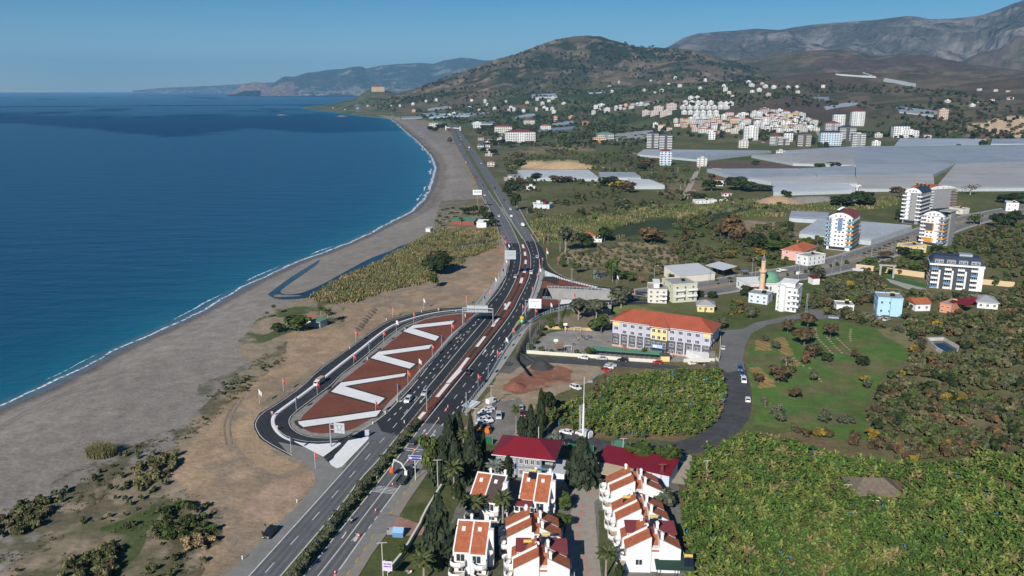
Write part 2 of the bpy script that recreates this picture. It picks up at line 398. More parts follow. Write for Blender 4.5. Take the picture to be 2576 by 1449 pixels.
    zone("1110 505 1220 500 1250 570 1100 580 1090 560",(.14,.13,.075),.85,np.clip((N(8,94)-.3)*5,0,1))
    # inland strip beside the road
    zone("1180 330 1330 330 1330 520 1345 600 1300 540 1240 440",(.15,.14,.1),.7,np.clip((N(12,95)-.4)*4,0,1))
    zone("1300 405 1450 402 1480 420 1420 432 1310 430",(.38,.28,.17),.9)
    zone("1290 372 1480 362 1500 380 1330 388",(.27,.2,.13),.8,np.clip((N(20,96)-.35)*4,0,1))
    zone("1340 545 1520 530 1640 520 1900 510 1940 530 1800 540 1640 560 1540 580 1400 590",(.07,.085,.03),.9)
    zone("1560 565 1720 545 1900 518 1930 525 1760 560 1620 590 1500 605 1420 600",(.035,.055,.03),.9)
    zone("1430 620 1560 600 1680 620 1750 680 1640 690 1480 670 1400 650",(.29,.225,.135),.9,np.clip((N(11,97)-.3)*4,0,1))
    zone("1860 552 1950 560 2020 590 1960 602 1880 580",(.27,.2,.145),.85)
    zone("1480 548 1800 530 1940 508 1945 514 1800 537 1490 556",(.24,.21,.18),.8)
    zone("1600 445 1740 440 1790 470 1750 505 1880 500 1760 520 1640 480",(.23,.17,.11),.7,np.clip((N(16,98)-.42)*4,0,1))
    zone("1640 360 1780 372 1900 380 1700 388 1600 378",(.085,.1,.04),.8)
    zone("1750 405 1960 405 2060 425 1990 432 1790 432 1730 418",(.12,.09,.07),.9)
    # school yard, site, car park
    zone("1326 888 1345 862 1380 838 1450 826 1540 830 1560 868 1800 884 1798 914 1520 902",(.25,.235,.215),1,None,.15)
    zone("1160 1080 1185 1040 1240 970 1290 905 1340 908 1510 920 1530 935 1470 962 1400 995 1350 1020 1330 1060 1290 1110 1170 1110",(.32,.25,.175),.95)
    zone("1150 1100 1200 1060 1240 1010 1310 1000 1330 1040 1280 1110",(.17,.16,.15),.9)
    zone("1262 982 1300 950 1335 925 1400 918 1448 930 1440 958 1385 975 1310 992",(.235,.1,.065),.95,np.clip((N(7,99)-.25)*4,0,1))
    zone("1255 905 1335 893 1360 905 1320 920 1280 945 1262 940",(.12,.115,.11),.9)
    zone("1300 815 1345 812 1440 790 1540 790 1545 832 1450 826 1380 834 1340 858 1300 892",(.2,.165,.12),.9)
    # meadow with terraces, banana ground, gardens
    zone("1880 880 1905 850 1960 830 2050 800 2150 812 2290 846 2275 905 2205 962 2180 1050 2190 1112 2080 1105 1985 1082 1900 1064 1888 1000",(.075,.142,.033),.95,np.clip((N(9,101)-.26)*4,.15,1))
    zone("1880 880 1905 850 1960 830 2050 800 2150 812 2290 846 2275 905 2205 962 2180 1050 2190 1112 2080 1105 1985 1082 1900 1064 1888 1000",(.13,.12,.05),.7,np.clip((N(7,110)-.5)*6,0,1)*np.clip((N(30,111)-.35)*4,0,1))
    for s in ("1945 845 1972 845 1985 870 2000 890 1970 905 1950 870","1900 850 1935 862 1940 880 1900 878","1985 895 2012 915 2000 922 1975 912","1890 925 1915 925 1945 965 1900 960","1915 958 1945 955 1950 975 1905 975"):
        zone(s,(.36,.2,.09),.8,np.clip((np.sin((x*.8+y*.35)*2.6)+.4)*2,0,1)*.6+.4)
    zone("1490 975 1535 935 1800 922 1835 960 1825 1050 1760 1110 1500 1105 1340 1110 1375 1045 1470 1005",(.17,.12,.075),.95,.7+.3*scr)
    zone("1690 1449 1700 1210 1725 1130 1850 1085 2000 1090 2150 1140 2300 1160 2460 1130 2700 1150 2900 1500 1800 1700",(.15,.1,.06),.95)
    zone("1120 1120 1240 1110 1250 1180 1190 1190 1170 1260 1060 1449 1040 1500 880 1500 940 1390 1000 1300 1060 1210",(.07,.085,.03),.95,np.clip((N(6,103)-.22)*4,0,1)*.85+.15)
    zone("1180 1190 1440 1150 1700 1170 1720 1500 1060 1500",(.17,.16,.145),.9)
    zone("1200 1310 1300 1300 1430 1320 1430 1500 1100 1500 1060 1400 1150 1300",(.06,.065,.03),.8)
    zone("1500 1280 1540 1290 1540 1449 1510 1500",(.07,.085,.03),.9)
    zone("2070 690 2140 675 2200 690 2180 712 2080 715",(.1,.11,.045),.9)
    zone("1800 790 1870 775 1930 795 1960 800 1880 818 1810 815",(.075,.1,.03),.9,np.clip((N(8,104)-.3)*4,0,1))
    zone("2110 700 2330 745 2620 690 2620 1170 2300 1165 2190 1112 2200 1000 2290 900 2290 846 2150 812 2060 790",(.11,.105,.05),.9); zone("2200 830 2620 780 2620 1130 2300 1140 2230 1000 2300 890",(.2,.165,.095),.8,np.clip((N(18,112)-.52)*7,0,1))
    zone("2040 790 2120 780 2200 785 2190 800 2060 800",(.26,.2,.14),.8)
    zone("2430 315 2480 305 2540 293 2700 305 2700 350 2500 345",(.55,.4,.26),.95)
    zone("2380 330 2440 310 2500 345 2600 352 2500 360",(.33,.23,.15),.7,np.clip((N(25,105)-.35)*4,0,1))
    c *= (.78+.44*N(3.5,106,3))[...,None]
    c *= (.85+.3*N(40,107,3))[...,None]
    kind = np.zeros((nr,nc),int)
    kind[(r > 3000) & ((za > 40) & (za > z-60) | (zb_ > 40) & (zb_ > z-60)) & (r < 6500)] = 1
    kind[far2] = 2; kind[cD | (r > 18500)] = 3
    kf = kind[:-1,:-1]
    ii = np.arange(nr*nc).reshape(nr,nc)
    dq = np.maximum.reduce([d[:-1,:-1],d[1:,:-1],d[:-1,1:],d[1:,1:]])
    keep = (dq > -60) | (z[:-1,:-1] > 2)
    m = mat("ground",(.2,.2,.2),1,attr="Col",nz=(.9,.22),nz2=(.18,.14),spec=.1,bump=(.5,.25))
    mh = mat("hillside",(.2,.2,.2),1,attr="Col",nz=(.045,.35),nz2=(.012,.2),spec=.05,bump=(.03,9))
    mm = mat("mountainside",(.2,.2,.2),1,attr="Col",nz=(.012,.3),spec=.05,bump=(.012,60))
    V = np.stack([x,y,z],-1).reshape(-1,3); C = np.concatenate([c.reshape(-1,3),np.ones((nr*nc,1))],1)
    for k,(nm,mt) in enumerate((("ground",m),("hills",mh),("mountains",mm),("distant_mountains",mm))):
        fi,fj = np.nonzero((kf == k) & keep)
        idx = np.stack([ii[fi,fj],ii[fi,fj+1],ii[fi+1,fj+1],ii[fi+1,fj]],-1)
        u,inv = np.unique(idx.ravel(),return_inverse=True)
        me = meshnp(nm,V[u],4,inv,mt,smooth=True)
        ca_ = me.color_attributes.new("Col",'FLOAT_COLOR','POINT'); ca_.data.foreach_set('color',np.ascontiguousarray(C[u],np.float32).ravel())
        tag(link(nm,me),kind='structure')
land()
# ---------------------------------------------------------------- sea
def sea():
    rows = np.concatenate([np.array([-1/(ray(1288,y)[2]/ray(1288,y)[1])*(H-SEA) for y in np.linspace(1500,262,500)]),np.geomspace(6200,42000,60)])
    cols = np.arctan((np.linspace(-700,1500,420)-1288)/F*CP)
    r,a = np.meshgrid(rows,cols,indexing='ij'); x = r*np.sin(a); y = r*np.cos(a); d = -shore(x,y)
    px,py = project(x,y,SEA+0*x)
    deep = np.array((.0015,.03,.085)); mid = np.array((.002,.066,.135)); tur = np.array((.012,.15,.19))
    n = fbm(x/130,y/60,5,4)
    c = deep+(mid-deep)*(np.exp(-np.clip(d,0,None)/150)*(.7+.6*n))[...,None]
    w = np.exp(-np.clip(d-2,0,None)/26)[...,None]*(.5+.7*fbm(x/25,y/25,6,3))[...,None]
    c = c*(1-np.clip(w,0,1)*.6)+tur*np.clip(w,0,1)*.6
    sw = np.clip(1-d/7,0,1)[...,None]; c = c*(1-sw*.6)+np.array((.16,.15,.14))*sw*.6
    # wind: ruffled water (dark band) against calmer water
    jy = py+10*(fbm(px/160,py/9,8,5)-.5)*2.6
    up = np.interp(px,[-700,0,300,700,1000,1500],[276,278,277,282,282,282]); lo = np.interp(px,[-700,0,150,260,420,620,1000],[318,318,322,334,350,333,330])
    ruf = .6*sm((jy-up)/16)*sm((lo-jy)/9); ruf = np.clip(ruf+np.clip((fbm(px/130,py/5,9,4)-.62)*6,0,.8)*(py < 300),0,1)
    land_ok = (d > -25)
    ii = np.arange(r.size).reshape(r.shape); k = land_ok[:-1,:-1] | land_ok[1:,1:] | land_ok[1:,:-1] | land_ok[:-1,1:]
    fi,fj = np.nonzero(k); idx = np.stack([ii[fi,fj],ii[fi,fj+1],ii[fi+1,fj+1],ii[fi+1,fj]],-1).ravel()
    u,inv = np.unique(idx,return_inverse=True)
    V = np.stack([x,y,np.full_like(x,SEA)],-1).reshape(-1,3)[u]
    m = bpy.data.materials.new("sea water"); m.use_nodes = True; nn = m.node_tree.nodes; l = m.node_tree.links; b = nn["Principled BSDF"]
    at_ = nn.new("ShaderNodeAttribute"); at_.attribute_name = "Col"; l.new(at_.outputs['Color'],b.inputs['Base Color'])
    wa = nn.new("ShaderNodeAttribute"); wa.attribute_name = "wind"
    b.inputs['IOR'].default_value = 1.33; b.inputs['Specular IOR Level'].default_value = .5
    rr = nn.new("ShaderNodeMapRange"); rr.inputs['To Min'].default_value = .28; rr.inputs['To Max'].default_value = .5; l.new(wa.outputs['Fac'],rr.inputs['Value']); l.new(rr.outputs[0],b.inputs['Roughness'])
    sp = nn.new("ShaderNodeMapRange"); sp.inputs['To Min'].default_value = .5; sp.inputs['To Max'].default_value = .12; l.new(wa.outputs['Fac'],sp.inputs['Value']); l.new(sp.outputs[0],b.inputs['Specular IOR Level'])
    g = nn.new("ShaderNodeNewGeometry"); prev = None
    for sc,dist,scale in ((.11,.9,(1,2.3,1)),(.5,.22,(1,2.2,1)),(.022,2.0,(1,3,1))):
        mp = nn.new("ShaderNodeMapping"); mp.inputs['Scale'].default_value = scale; mp.inputs['Rotation'].default_value = (0,0,.25)
        l.new(g.outputs['Position'],mp.inputs['Vector'])
        t = nn.new("ShaderNodeTexNoise"); t.inputs['Scale'].default_value = sc; t.inputs['Detail'].default_value = 4; l.new(mp.outputs[0],t.inputs['Vector'])
        bp = nn.new("ShaderNodeBump"); bp.inputs['Distance'].default_value = dist; bp.inputs['Strength'].default_value = .8; l.new(t.outputs['Fac'],bp.inputs['Height'])
        if prev: l.new(prev.outputs[0],bp.inputs['Normal'])
        prev = bp
    l.new(prev.outputs[0],b.inputs['Normal'])
    me = meshnp("sea",V,4,inv,m,smooth=True)
    ca_ = me.color_attributes.new("Col",'FLOAT_COLOR','POINT'); ca_.data.foreach_set('color',np.ascontiguousarray(np.concatenate([c.reshape(-1,3)[u],np.ones((len(u),1))],1),np.float32).ravel())
    wa_ = me.attributes.new("wind",'FLOAT','POINT'); wa_.data.foreach_set('value',np.ascontiguousarray(ruf.reshape(-1)[u],np.float32))
    tag(link("sea",me),kind='structure')
    # surf: broken lines of foam along the shore
    P = []; 
    for (ax,ay),(bx,by) in zip(SH[2:-8],SH[3:-8]):
        L = math.hypot(bx-ax,by-ay); k = max(1,int(L/2.5))
        for i in range(k): P.append((ax+(bx-ax)*i/k,ay+(by-ay)*i/k))
    P = np.array(P)
    for _ in range(6): P[1:-1] = (P[:-2]+2*P[1:-1]+P[2:])/4
    T = np.gradient(P,axis=0); T /= np.linalg.norm(T,axis=1)[:,None]; Nn = np.stack([T[:,1]*-1,T[:,0]],1)   # towards the sea
    s = np.arange(len(P))*2.5; v = []; f = []
    for off,wd,seed in ((1.2,1.9,3),(6,2.0,9)):
        wv = fbm(s/38,s*0+.5,seed,3); wv2 = fbm(s/9,s*0+.5,seed+1,3)
        o0 = off+5*(wv-.5)+2*(wv2-.5); wid = np.clip((wv-.42+(.3 if off < 3 else -.06))*6,0,1)*wd*(.5+wv2)*np.clip(np.hypot(P[:,0],P[:,1])/600,.6,1.6)
        n0 = len(v)
        for i in range(len(P)):
            a = P[i]+Nn[i]*(o0[i]-wid[i]/2); b_ = P[i]+Nn[i]*(o0[i]+wid[i]/2)
            v += [(a[0],a[1],SEA+.06),(b_[0],b_[1],SEA+.06)]
        for i in range(len(P)-1):
            if wid[i] > .15 or wid[i+1] > .15: f.append((n0+2*i,n0+2*i+1,n0+2*i+3,n0+2*i+2))
    me = bpy.data.meshes.new("surf"); me.from_pydata(v,[],f); fm = mat("foam",(.72,.76,.78),.9); me.materials.append(fm); me.update(); n_ = fm.node_tree.nodes; l_ = fm.node_tree.links
    tn = n_.new("ShaderNodeTexNoise"); tn.inputs['Scale'].default_value = .55; tn.inputs['Detail'].default_value = 6; gg = n_.new("ShaderNodeNewGeometry"); l_.new(gg.outputs['Position'],tn.inputs['Vector']); mr = n_.new("ShaderNodeMapRange"); mr.inputs['From Min'].default_value = .36; mr.inputs['From Max'].default_value = .58; l_.new(tn.outputs['Fac'],mr.inputs['Value']); l_.new(mr.outputs[0],n_["Principled BSDF"].inputs['Alpha'])
    o = link("surf_foam",me); tag(o,kind='stuff')
sea()

# ---------------------------------------------------------------- roads, paving, markings
def hpx(px,py0,py1,z=None):
    p = at(px,py0,z); v = (724.5-py1)/F
    return H + p.y*(CP*v-SP)/(CP+SP*v) - p.z
def pw(pts,z=0.0): return [tuple(p) for p in plane([a for a,b in pts],[b for a,b in pts],z)]
def sheet(name,pts,m,z,kind='structure',world=False,parent=None):
    w = [Vector(p) for p in (pts if world else pw(pts,z))]
    for p in w: p.z = z
    tr = tessellate_polygon([w]); me = bpy.data.meshes.new(name)
    fs = []
    for t in tr:
        a,b,c = (w[k] for k in t)
        if (b-a).cross(c-a).z < 0: t = (t[0],t[2],t[1])
        fs.append(tuple(t))
    me.from_pydata(w,[],fs); me.materials.append(m); me.update()
    return tag(link(name,me,parent),kind=kind if not parent else None)
def smooth(P,n=2):
    P = [Vector(p) for p in P]
    for _ in range(n):
        Q = [P[0]]
        for a,b in zip(P,P[1:]): Q += [a*.75+b*.25,a*.25+b*.75]
        P = Q+[P[-1]]
    return P
def walk(P,step):
    P = [Vector(p) for p in P]; out = [P[0].copy()]; need = step
    for a,b in zip(P,P[1:]):
        L = (b-a).length; t = 0.0
        while L-t >= need:
            t += need; out.append(a+(b-a)*(t/max(L,1e-9))); need = step
        need -= L-t
    return out
def offs(P,d):
    o = []
    for i,p in enumerate(P):
        t = P[min(i+1,len(P)-1)]-P[max(i-1,0)]; t = Vector((t.x,t.y,0)).normalized()
        o.append(p+Vector((t.y,-t.x,0))*d)      # +d: right of travel
    return o
def ribbon(mb,P,w,z,m=0,on=None,off=None,drape=False):
    P = [Vector(p) for p in P]
    def strip(Q):
        l = offs(Q,-w/2); r = offs(Q,w/2)
        for i in range(len(Q)-1):
            zz = [gz(k.x,k.y)+z if drape else z for k in (l[i],r[i],r[i+1],l[i+1])]
            mb.quad(*[(k.x,k.y,zk) for k,zk in zip((l[i],r[i],r[i+1],l[i+1]),zz)],m)
    if on is None: return strip(P)
    W_ = walk(P,.5); n = int(on/.5); k = int((on+off)/.5); i = 0
    while i+2 < len(W_):
        Q = W_[i:i+n+1:max(1,n//2)]
        if len(Q) > 1: strip(Q)
        i += k
asph_old = mat("worn asphalt",(.128,.13,.136),.9,nz=(.35,.14),nz2=(.07,.14,(1,1,1)),spec=.2)
asph_grey = mat("pale shoulder asphalt",(.205,.2,.188),.9,nz=(.5,.15),nz2=(.1,.12),spec=.2)
asph_new = mat("fresh asphalt",(.03,.032,.036),.8,nz=(.25,.25),nz2=(.05,.3),spec=.3)
terra = mat("terracotta paving",(.17,.062,.042),.95,nz=(.08,.16),nz2=(.7,.16),spec=.1)
terra2 = mat("brown paving",(.2,.085,.045),.95,nz=(.5,.1),nz2=(3.,.1),spec=.1)
darkp = mat("dark grey paving",(.052,.045,.042),.95,nz=(.6,.15),spec=.1)
whitep = mat("white paving",(.72,.72,.71),.9,nz=(.12,.08),nz2=(1.2,.1),spec=.1)
paint = mat("road paint",(.55,.55,.53),.8,nz=(.6,.22),spec=.2)
conc = mat("concrete",(.33,.32,.3),.92,nz=(.3,.12),nz2=(1.5,.1),spec=.15)
gravel = mat("grey gravel",(.24,.225,.205),1,nz=(1.,.35),nz2=(.2,.2),spec=.1)
kerbm = mat("yellow black kerb",(.4,.33,.12),.9,nz=(.6,.4))
def qs(c,r,s): return q(c,r,s)
# lines of the coast road, near to far
L0 = D("500 1545 567 1449 610 1409 693 1326 747 1276 790 1223 800 1190 833 1166 862 1180 929 1101 891 1094 966 1046 1001 1009 1041 967 1099 893 1154 831 1206 786 1229 766 1259 724 1277 693 1284 663 1281 633 1267 608 1257 592 1246 566 1232 533 1219 503 1207 483 1195 448 1178 418 1157 383 1142 354 1133 330 1126 309")
L1 = D("640 1530 708 1449 859 1272 904 1208 955 1155 1003 1096 1031 1064 1072 1014 1112 966 1172 891 1219 833 1247 794 1272 756 1286 731 1299 704 1307 683 1312 656 1312 633 1307 611 1299 593 1286 566 1272 543 1256 516 1243 500 1230 480 1210 445 1186 407 1166 368 1154 351 1144 330 1132 308")
R0 = D("690 1523 757 1449 859 1324 951 1215 989 1162 1019 1124 1048 1084 1068 1062 1103 1011 1141 966 1192 904 1247 836 1288 783 1302 754 1316 727 1330 696 1333 671 1333 646 1328 628 1318 606 1298 576 1288 560 1279 545 1264 522 1248 493 1240 480 1219 448 1195 407 1172 368 1157 348 1147 330 1138 313 1132 305")
R1 = D("800 1530 872 1449 926 1371 947 1341 982 1294 1009 1251 1041 1211 1059 1181 1112 1118 1132 1062 1162 1038 1199 989 1219 966 1237 938 1254 908 1272 878 1290 852 1327 792 1344 734 1352 704 1360 673 1360 650 1352 610 1343 601 1322 566 1305 530 1288 516 1267 482 1240 442 1213 404 1192 374 1169 345 1151 318 1136 303 1122 299")
def cut(P,ya,yb): return [p for p in P if yb <= p[1] <= ya]
sheet("highway",L0+L1[::-1],asph_old,.05)
sheet("highway",R0+R1[::-1],asph_old,.05)
# fresh surfacing of the middle stretch
sheet("highway_resurfacing",D("960 1085 945 1058 966 1046 1001 1009 1041 967 1099 893 1154 831 1206 786 1229 766 1259 724 1277 693 1284 663 1281 633 1270 613 1306 611 1312 633 1312 656 1307 683 1299 704 1286 731 1272 756 1247 794 1219 833 1172 891 1112 966 1072 1014 1031 1064 1003 1096"),asph_new,.056)
sheet("highway_resurfacing",D("1066 1064 1103 1011 1141 966 1192 904 1247 836 1288 783 1302 754 1316 727 1330 696 1333 671 1333 646 1328 628 1318 607 1342 606 1352 611 1362 621 1370 638 1373 655 1360 673 1352 704 1344 734 1327 788 1290 852 1272 878 1254 908 1237 938 1219 966 1199 989 1162 1038 1132 1062 1110 1068"),asph_new,.056)
# paved shoulders
sheet("road_shoulder",D("567 1449 610 1409 693 1326 747 1276 790 1223 800 1190 833 1166 862 1180 859 1193 627 1449 540 1545 500 1545"),asph_grey,.058)
sheet("road_shoulder",D("843 1449 911 1352 957 1289 1007 1222 1059 1150 1095 1100 1112 1118 1059 1181 1041 1211 1009 1251 982 1294 947 1341 926 1371 872 1449 800 1530 770 1530"),asph_grey,.058)
sheet("pavement",D("872 1449 926 1371 940 1344 974 1341 937 1392 902 1449 840 1530 800 1530"),mat("pavement slabs",(.24,.215,.185),.9,nz=(1.5,.1),nz2=(.3,.1)),.15)
sheet("pavement",D("982 1294 1009 1251 1041 1211 1062 1182 1080 1182 1064 1207 1054 1222 1026 1262 1004 1299"),MATS["pavement slabs"],.15)
sheet("entrance_apron",D("940 1344 982 1296 1004 1299 1063 1320 1090 1326 1066 1347 986 1347 974 1341"),mat("red paving blocks",(.3,.17,.14),.9,nz=(.6,.2),nz2=(.15,.25)),.07)
sheet("entrance_apron",D("930 1352 975 1296 1000 1300 972 1345 950 1352"),asph_grey,.085)
# beach-side footway and parapet strip
sheet("footway",D("961 1033 979 1011 1001 989 1026 966 1054 931 1087 896 1132 843 1164 816 1199 786 1206 789 1149 838 1109 884 1059 936 1032 966 1002 1001 967 1040"),conc,.16)
sheet("footway",D("1199 768 1231 726 1250 700 1266 665 1271 640 1268 612 1278 632 1281 655 1272 692 1255 724 1222 769"),conc,.16)
sheet("footway",D("1345 811 1330 822 1288 886 1262 925 1232 966 1205 1000 1176 1041 1166 1038 1199 991 1219 968 1237 940 1254 910 1272 880 1290 854 1318 812 1327 818"),conc,.16)
sheet("footway",D("1362 673 1371 680 1366 700 1360 724 1350 748 1330 786 1324 784 1347 724 1355 698"),conc,.16)
# loop ramp on the beach side
sheet("slip_road",D("1200 776 1172 773 1109 776 1047 786 1002 798 974 808 952 821 926 839 897 861 859 888 800 930 757 973 693 1016 653 1039 638 1063 640 1079 653 1103 683 1123 733 1149 773 1166 790 1186 795 1223 830 1190 870 1150 930 1100 891 1092 859 1097 833 1099 783 1097 753 1088 735 1075 729 1061 735 1046 797 999 833 973 859 945 906 909 952 869 992 836 1019 819 1047 808 1086 796 1132 789 1176 785 1205 783"),asph_new,.045)
sheet("verge_gravel",D("1176 786 1132 790 1086 797 1047 809 1019 820 992 837 952 870 906 910 859 944 833 974 797 1000 735 1047 729 1062 735 1076 753 1089 783 1098 833 1100 859 1098 891 1093 945 1058 966 1040 960 1032 946 1040 891 1075 859 1083 813 1086 783 1084 763 1075 754 1063 765 1048 830 986 859 962 932 905 1014 838 1037 822 1066 808 1119 797 1176 791"),gravel,.07)
sheet("slip_road_surface",D("733 1149 773 1166 790 1186 795 1223 830 1190 860 1160 840 1180 826 1163 813 1150 770 1125 700 1112"),asph_grey,.052)
ter = sheet("painted_plaza",D("1199 786 1176 788 1119 794 1066 805 1037 819 1014 835 932 902 859 959 830 982 763 1044 751 1064 763 1078 783 1088 813 1090 859 1087 891 1078 927 1057 952 1042 961 1033 979 1011 1001 989 1026 966 1054 931 1087 896 1132 843 1164 816"),terra,.10)
def grow(P,d):
    P = [Vector((p[0],p[1],0)) for p in P]; n = len(P)
    A = sum(P[i].x*P[(i+1) % n].y-P[(i+1) % n].x*P[i].y for i in range(n)); s = 1 if A > 0 else -1
    o = []
    for i in range(n):
        a = (P[i]-P[i-1]).normalized(); b = (P[(i+1) % n]-P[i]).normalized()
        na = Vector((a.y,-a.x,0))*s; nb = Vector((b.y,-b.x,0))*s
        k = na+nb; L = max(k.length,.5); o.append(P[i]+k/L*d*min(2.2,2/L))
    return o
zz = [q(2,3,"1705 495 1085 563 930 655 1420 800 1475 735 1080 612 1660 548"),q(2,3,"1370 857 560 965 440 1060 1030 1220 1115 1150 610 1015 1320 920"),
      D("1022 939 858 963 833 986 951 1018 968 1002 866 972 1017 947"),D("959 1032 859 1047 750 1061 752 1067 763 1075 859 1061 947 1048")]
for k,z_ in enumerate(zz):
    w = pw(z_); sheet("zigzag_border",grow(w,1.15),darkp,.104,world=True); sheet("zigzag_stripe",w,whitep,.108,world=True)
sheet("white_island",D("735 1108 760 1114 800 1117 856 1113 858 1116 813 1149"),whitep,.11)
sheet("white_island",D("928 1099 922 1099 876 1108 859 1128 827 1161 833 1170 847 1178 860 1174 927 1104"),whitep,.11)
# divider of the loop
mk = MB(); DV = smooth([Vector(p) for p in pw(D("1190 778 1171 779 1109 784 1059 794 1019 806 984 819 946 846 906 879 859 914 783 976 717 1023 690 1043 684 1060 690 1080 710 1100 735 1110"))])
ribbon(mk,DV,1.0,.13)
mk.build("loop_divider",whitep); tag(bpy.data.objects["loop_divider"],kind='structure')
# median of the new stretch
sheet("median_strip",D("1114 966 1074 1014 1033 1066 1060 1070 1066 1062 1102 1011 1139 966 1190 904 1245 836 1286 783 1300 754 1314 727 1328 696 1331 671 1331 646 1326 628 1316 611 1309 611 1314 633 1314 656 1309 683 1301 704 1288 731 1274 756 1249 794 1221 833 1174 891"),terra,.14)
def midline(a,b): return [((p[0]+s[0])/2,(p[1]+s[1])/2) for p,s in zip(a,b)]
ML = D("1114 966 1174 891 1221 833 1249 794 1274 756 1288 731 1301 704 1309 683 1314 656 1314 633"); MR = D("1139 966 1190 904 1245 836 1266 806 1294 764 1308 740 1322 710 1329 690 1331 665 1329 640")
MC = pw(midline(ML,MR))
mk = MB(); ribbon(mk,smooth([Vector(p) for p in MC]+[]),1.5,.146); tag(mk.build("median_dark_band",darkp),kind='structure')
mk = MB()
for s in (q(2,4,"1145 520 1225 425 1283 430 1190 540"),q(2,4,"1415 197 1580 0 1640 0 1470 203"),q(2,3,"1575 1435 1745 1240 1825 1243 1640 1440"),q(2,3,"1745 1240 1890 1056 1937 1058 1800 1243"),q(2,3,"2017 888 2145 732 2187 735 2065 893"),q(2,3,"2255 583 2360 455 2395 457 2300 590"),q(2,3,"2445 327 2525 213 2562 215 2490 332"),
          q(3,2,"105 1378 130 1297 170 1297 150 1380"),q(3,2,"160 1222 175 1155 217 1153 205 1225"),q(3,2,"184 1088 190 1027 220 1027 218 1090"),q(3,2,"178 965 172 907 208 907 215 966"),q(3,2,"152 850 138 795 175 795 188 850")):
    w = pw(s); mk.face([(p[0],p[1],.152) for p in (w if s[0][1] > s[1][1] else w)][::-1],0)
for i,f in enumerate(mk.f):
    a,b,c = (Vector(mk.v[k]) for k in f[:3])
    if (b-a).cross(c-a).z < 0: mk.f[i] = f[::-1]
o = mk.build("median_white_blocks",whitep); tag(o,kind='structure')
# planted median of the old stretch
sheet("median_green",D("717 1449 859 1290 909 1222 958 1160 1005 1102 1034 1068 1060 1070 1040 1092 1015 1122 987 1158 949 1212 859 1322 755 1449 690 1523 655 1523"),mat("median grass",(.085,.105,.03),1,nz=(.6,.4),nz2=(.15,.3)),.12)
mk = MB(); ribbon(mk,[Vector(p) for p in pw(D("755 1449 859 1322 949 1212 987 1158 1015 1122 1040 1092 1060 1068"))],.3,.17,0,2.5,2.5); tag(mk.build("painted_kerb",mat("yellow kerb paint",(.45,.33,.06),.8)),kind='structure')
mk = MB(); ribbon(mk,[Vector(p) for p in pw(D("872 1449 926 1371 940 1346"))],.3,.19,0,2.5,2.5); ribbon(mk,[Vector(p) for p in pw(D("982 1294 1009 1251 1041 1211 1062 1182"))],.3,.19,0,2.5,2.5); tag(mk.build("painted_kerb",MATS["yellow kerb paint"]),kind='structure')
fargreen = mat("median far grass",(.075,.105,.03),1,nz=(.2,.35))
sheet("median_green",D("1288 560 1279 545 1264 522 1248 493 1240 480 1219 448 1195 407 1174 372 1170 369 1188 407 1213 447 1232 480 1245 500 1258 516 1274 543 1283 561"),fargreen,.12)
sheet("median_green",D("1157 350 1148 330 1140 314 1138 314 1145 330 1155 350"),fargreen,.12)
# right-hand paved wedge and its slip roads
sheet("slip_road",D("1352 610 1362 621 1370 638 1373 655 1376 668 1386 680 1419 700 1466 713 1526 723 1592 731 1640 736 1640 747 1600 746 1559 737 1506 727 1446 711 1399 694 1369 677 1361 663 1358 640 1350 616"),asph_new,.048)
sheet("slip_road",D("1640 752 1600 754 1526 756 1439 763 1379 773 1342 790 1316 806 1290 852 1299 846 1327 820 1342 808 1362 795 1389 784 1435 772 1538 768 1640 764"),asph_new,.048)
sheet("paved_wedge",D("1371 681 1409 697 1439 705 1480 716 1530 729 1541 732 1470 728 1377 725 1368 726 1362 752 1412 754 1480 755 1541 755 1600 753 1526 757 1439 764 1379 774 1342 791 1326 800 1330 787 1350 748 1360 724 1366 700"),darkp,.10)
sheet("wedge_white",D("1371 681 1409 696 1369 695"),whitep,.104)
sheet("wedge_white",D("1505 723 1530 729 1560 738 1575 741 1530 731"),whitep,.104)
sheet("wedge_white",q(3,3,"740 165 940 188 1100 192 880 232 720 246"),whitep,.104)
sheet("wedge_terracotta",q(3,2,"720 1287 1150 1400 1290 1446 1000 1444 700 1403 680 1392"),terra,.104)
sheet("wedge_terracotta",q(3,2,"468 1340 690 1402 830 1446 560 1450 440 1450"),terra2,.104)
sheet("wedge_terracotta",q(3,3,"368 142 470 157 740 170 700 245 500 280 400 200"),terra,.104)
mk = MB(); W_ = [Vector(p) for p in pw(D("1372 682 1409 698 1446 711 1506 727 1560 738 1640 748"))]; ribbon(mk,W_,.5,.11); tag(mk.build("kerb_line",whitep),kind='structure')
# boulevard, village road, other lanes
BV = smooth([Vector(p) for p in pw(D("1622 744 1700 735 1800 722 1870 709 1940 697 2000 688 2070 675 2147 654 2230 627 2313 595 2400 563 2480 544 2576 526 2700 505"))])
mk = MB(); ribbon(mk,BV,27,.045); tag(mk.build("boulevard",mat("boulevard asphalt",(.155,.15,.145),.9,nz=(.4,.12),nz2=(.06,.15))),kind='structure')
mk = MB(); ribbon(mk,BV,5,.12); tag(mk.build("boulevard_median",mat("median sand",(.27,.215,.15),1,nz=(.5,.2))),kind='structure')
mk = MB(); ribbon(mk,offs(BV,13.6),2.4,.14); ribbon(mk,offs(BV,-13.6),2.4,.14); tag(mk.build("pavement",conc),kind='structure')
mk = MB()
for o_ in (-4,4,-11.6,11.6): ribbon(mk,offs(BV,o_),.18,.06)
for o_ in (-7.8,7.8): ribbon(mk,offs(BV,o_),.16,.06,0,3,6)
tag(mk.build("road_markings",paint),kind='structure')
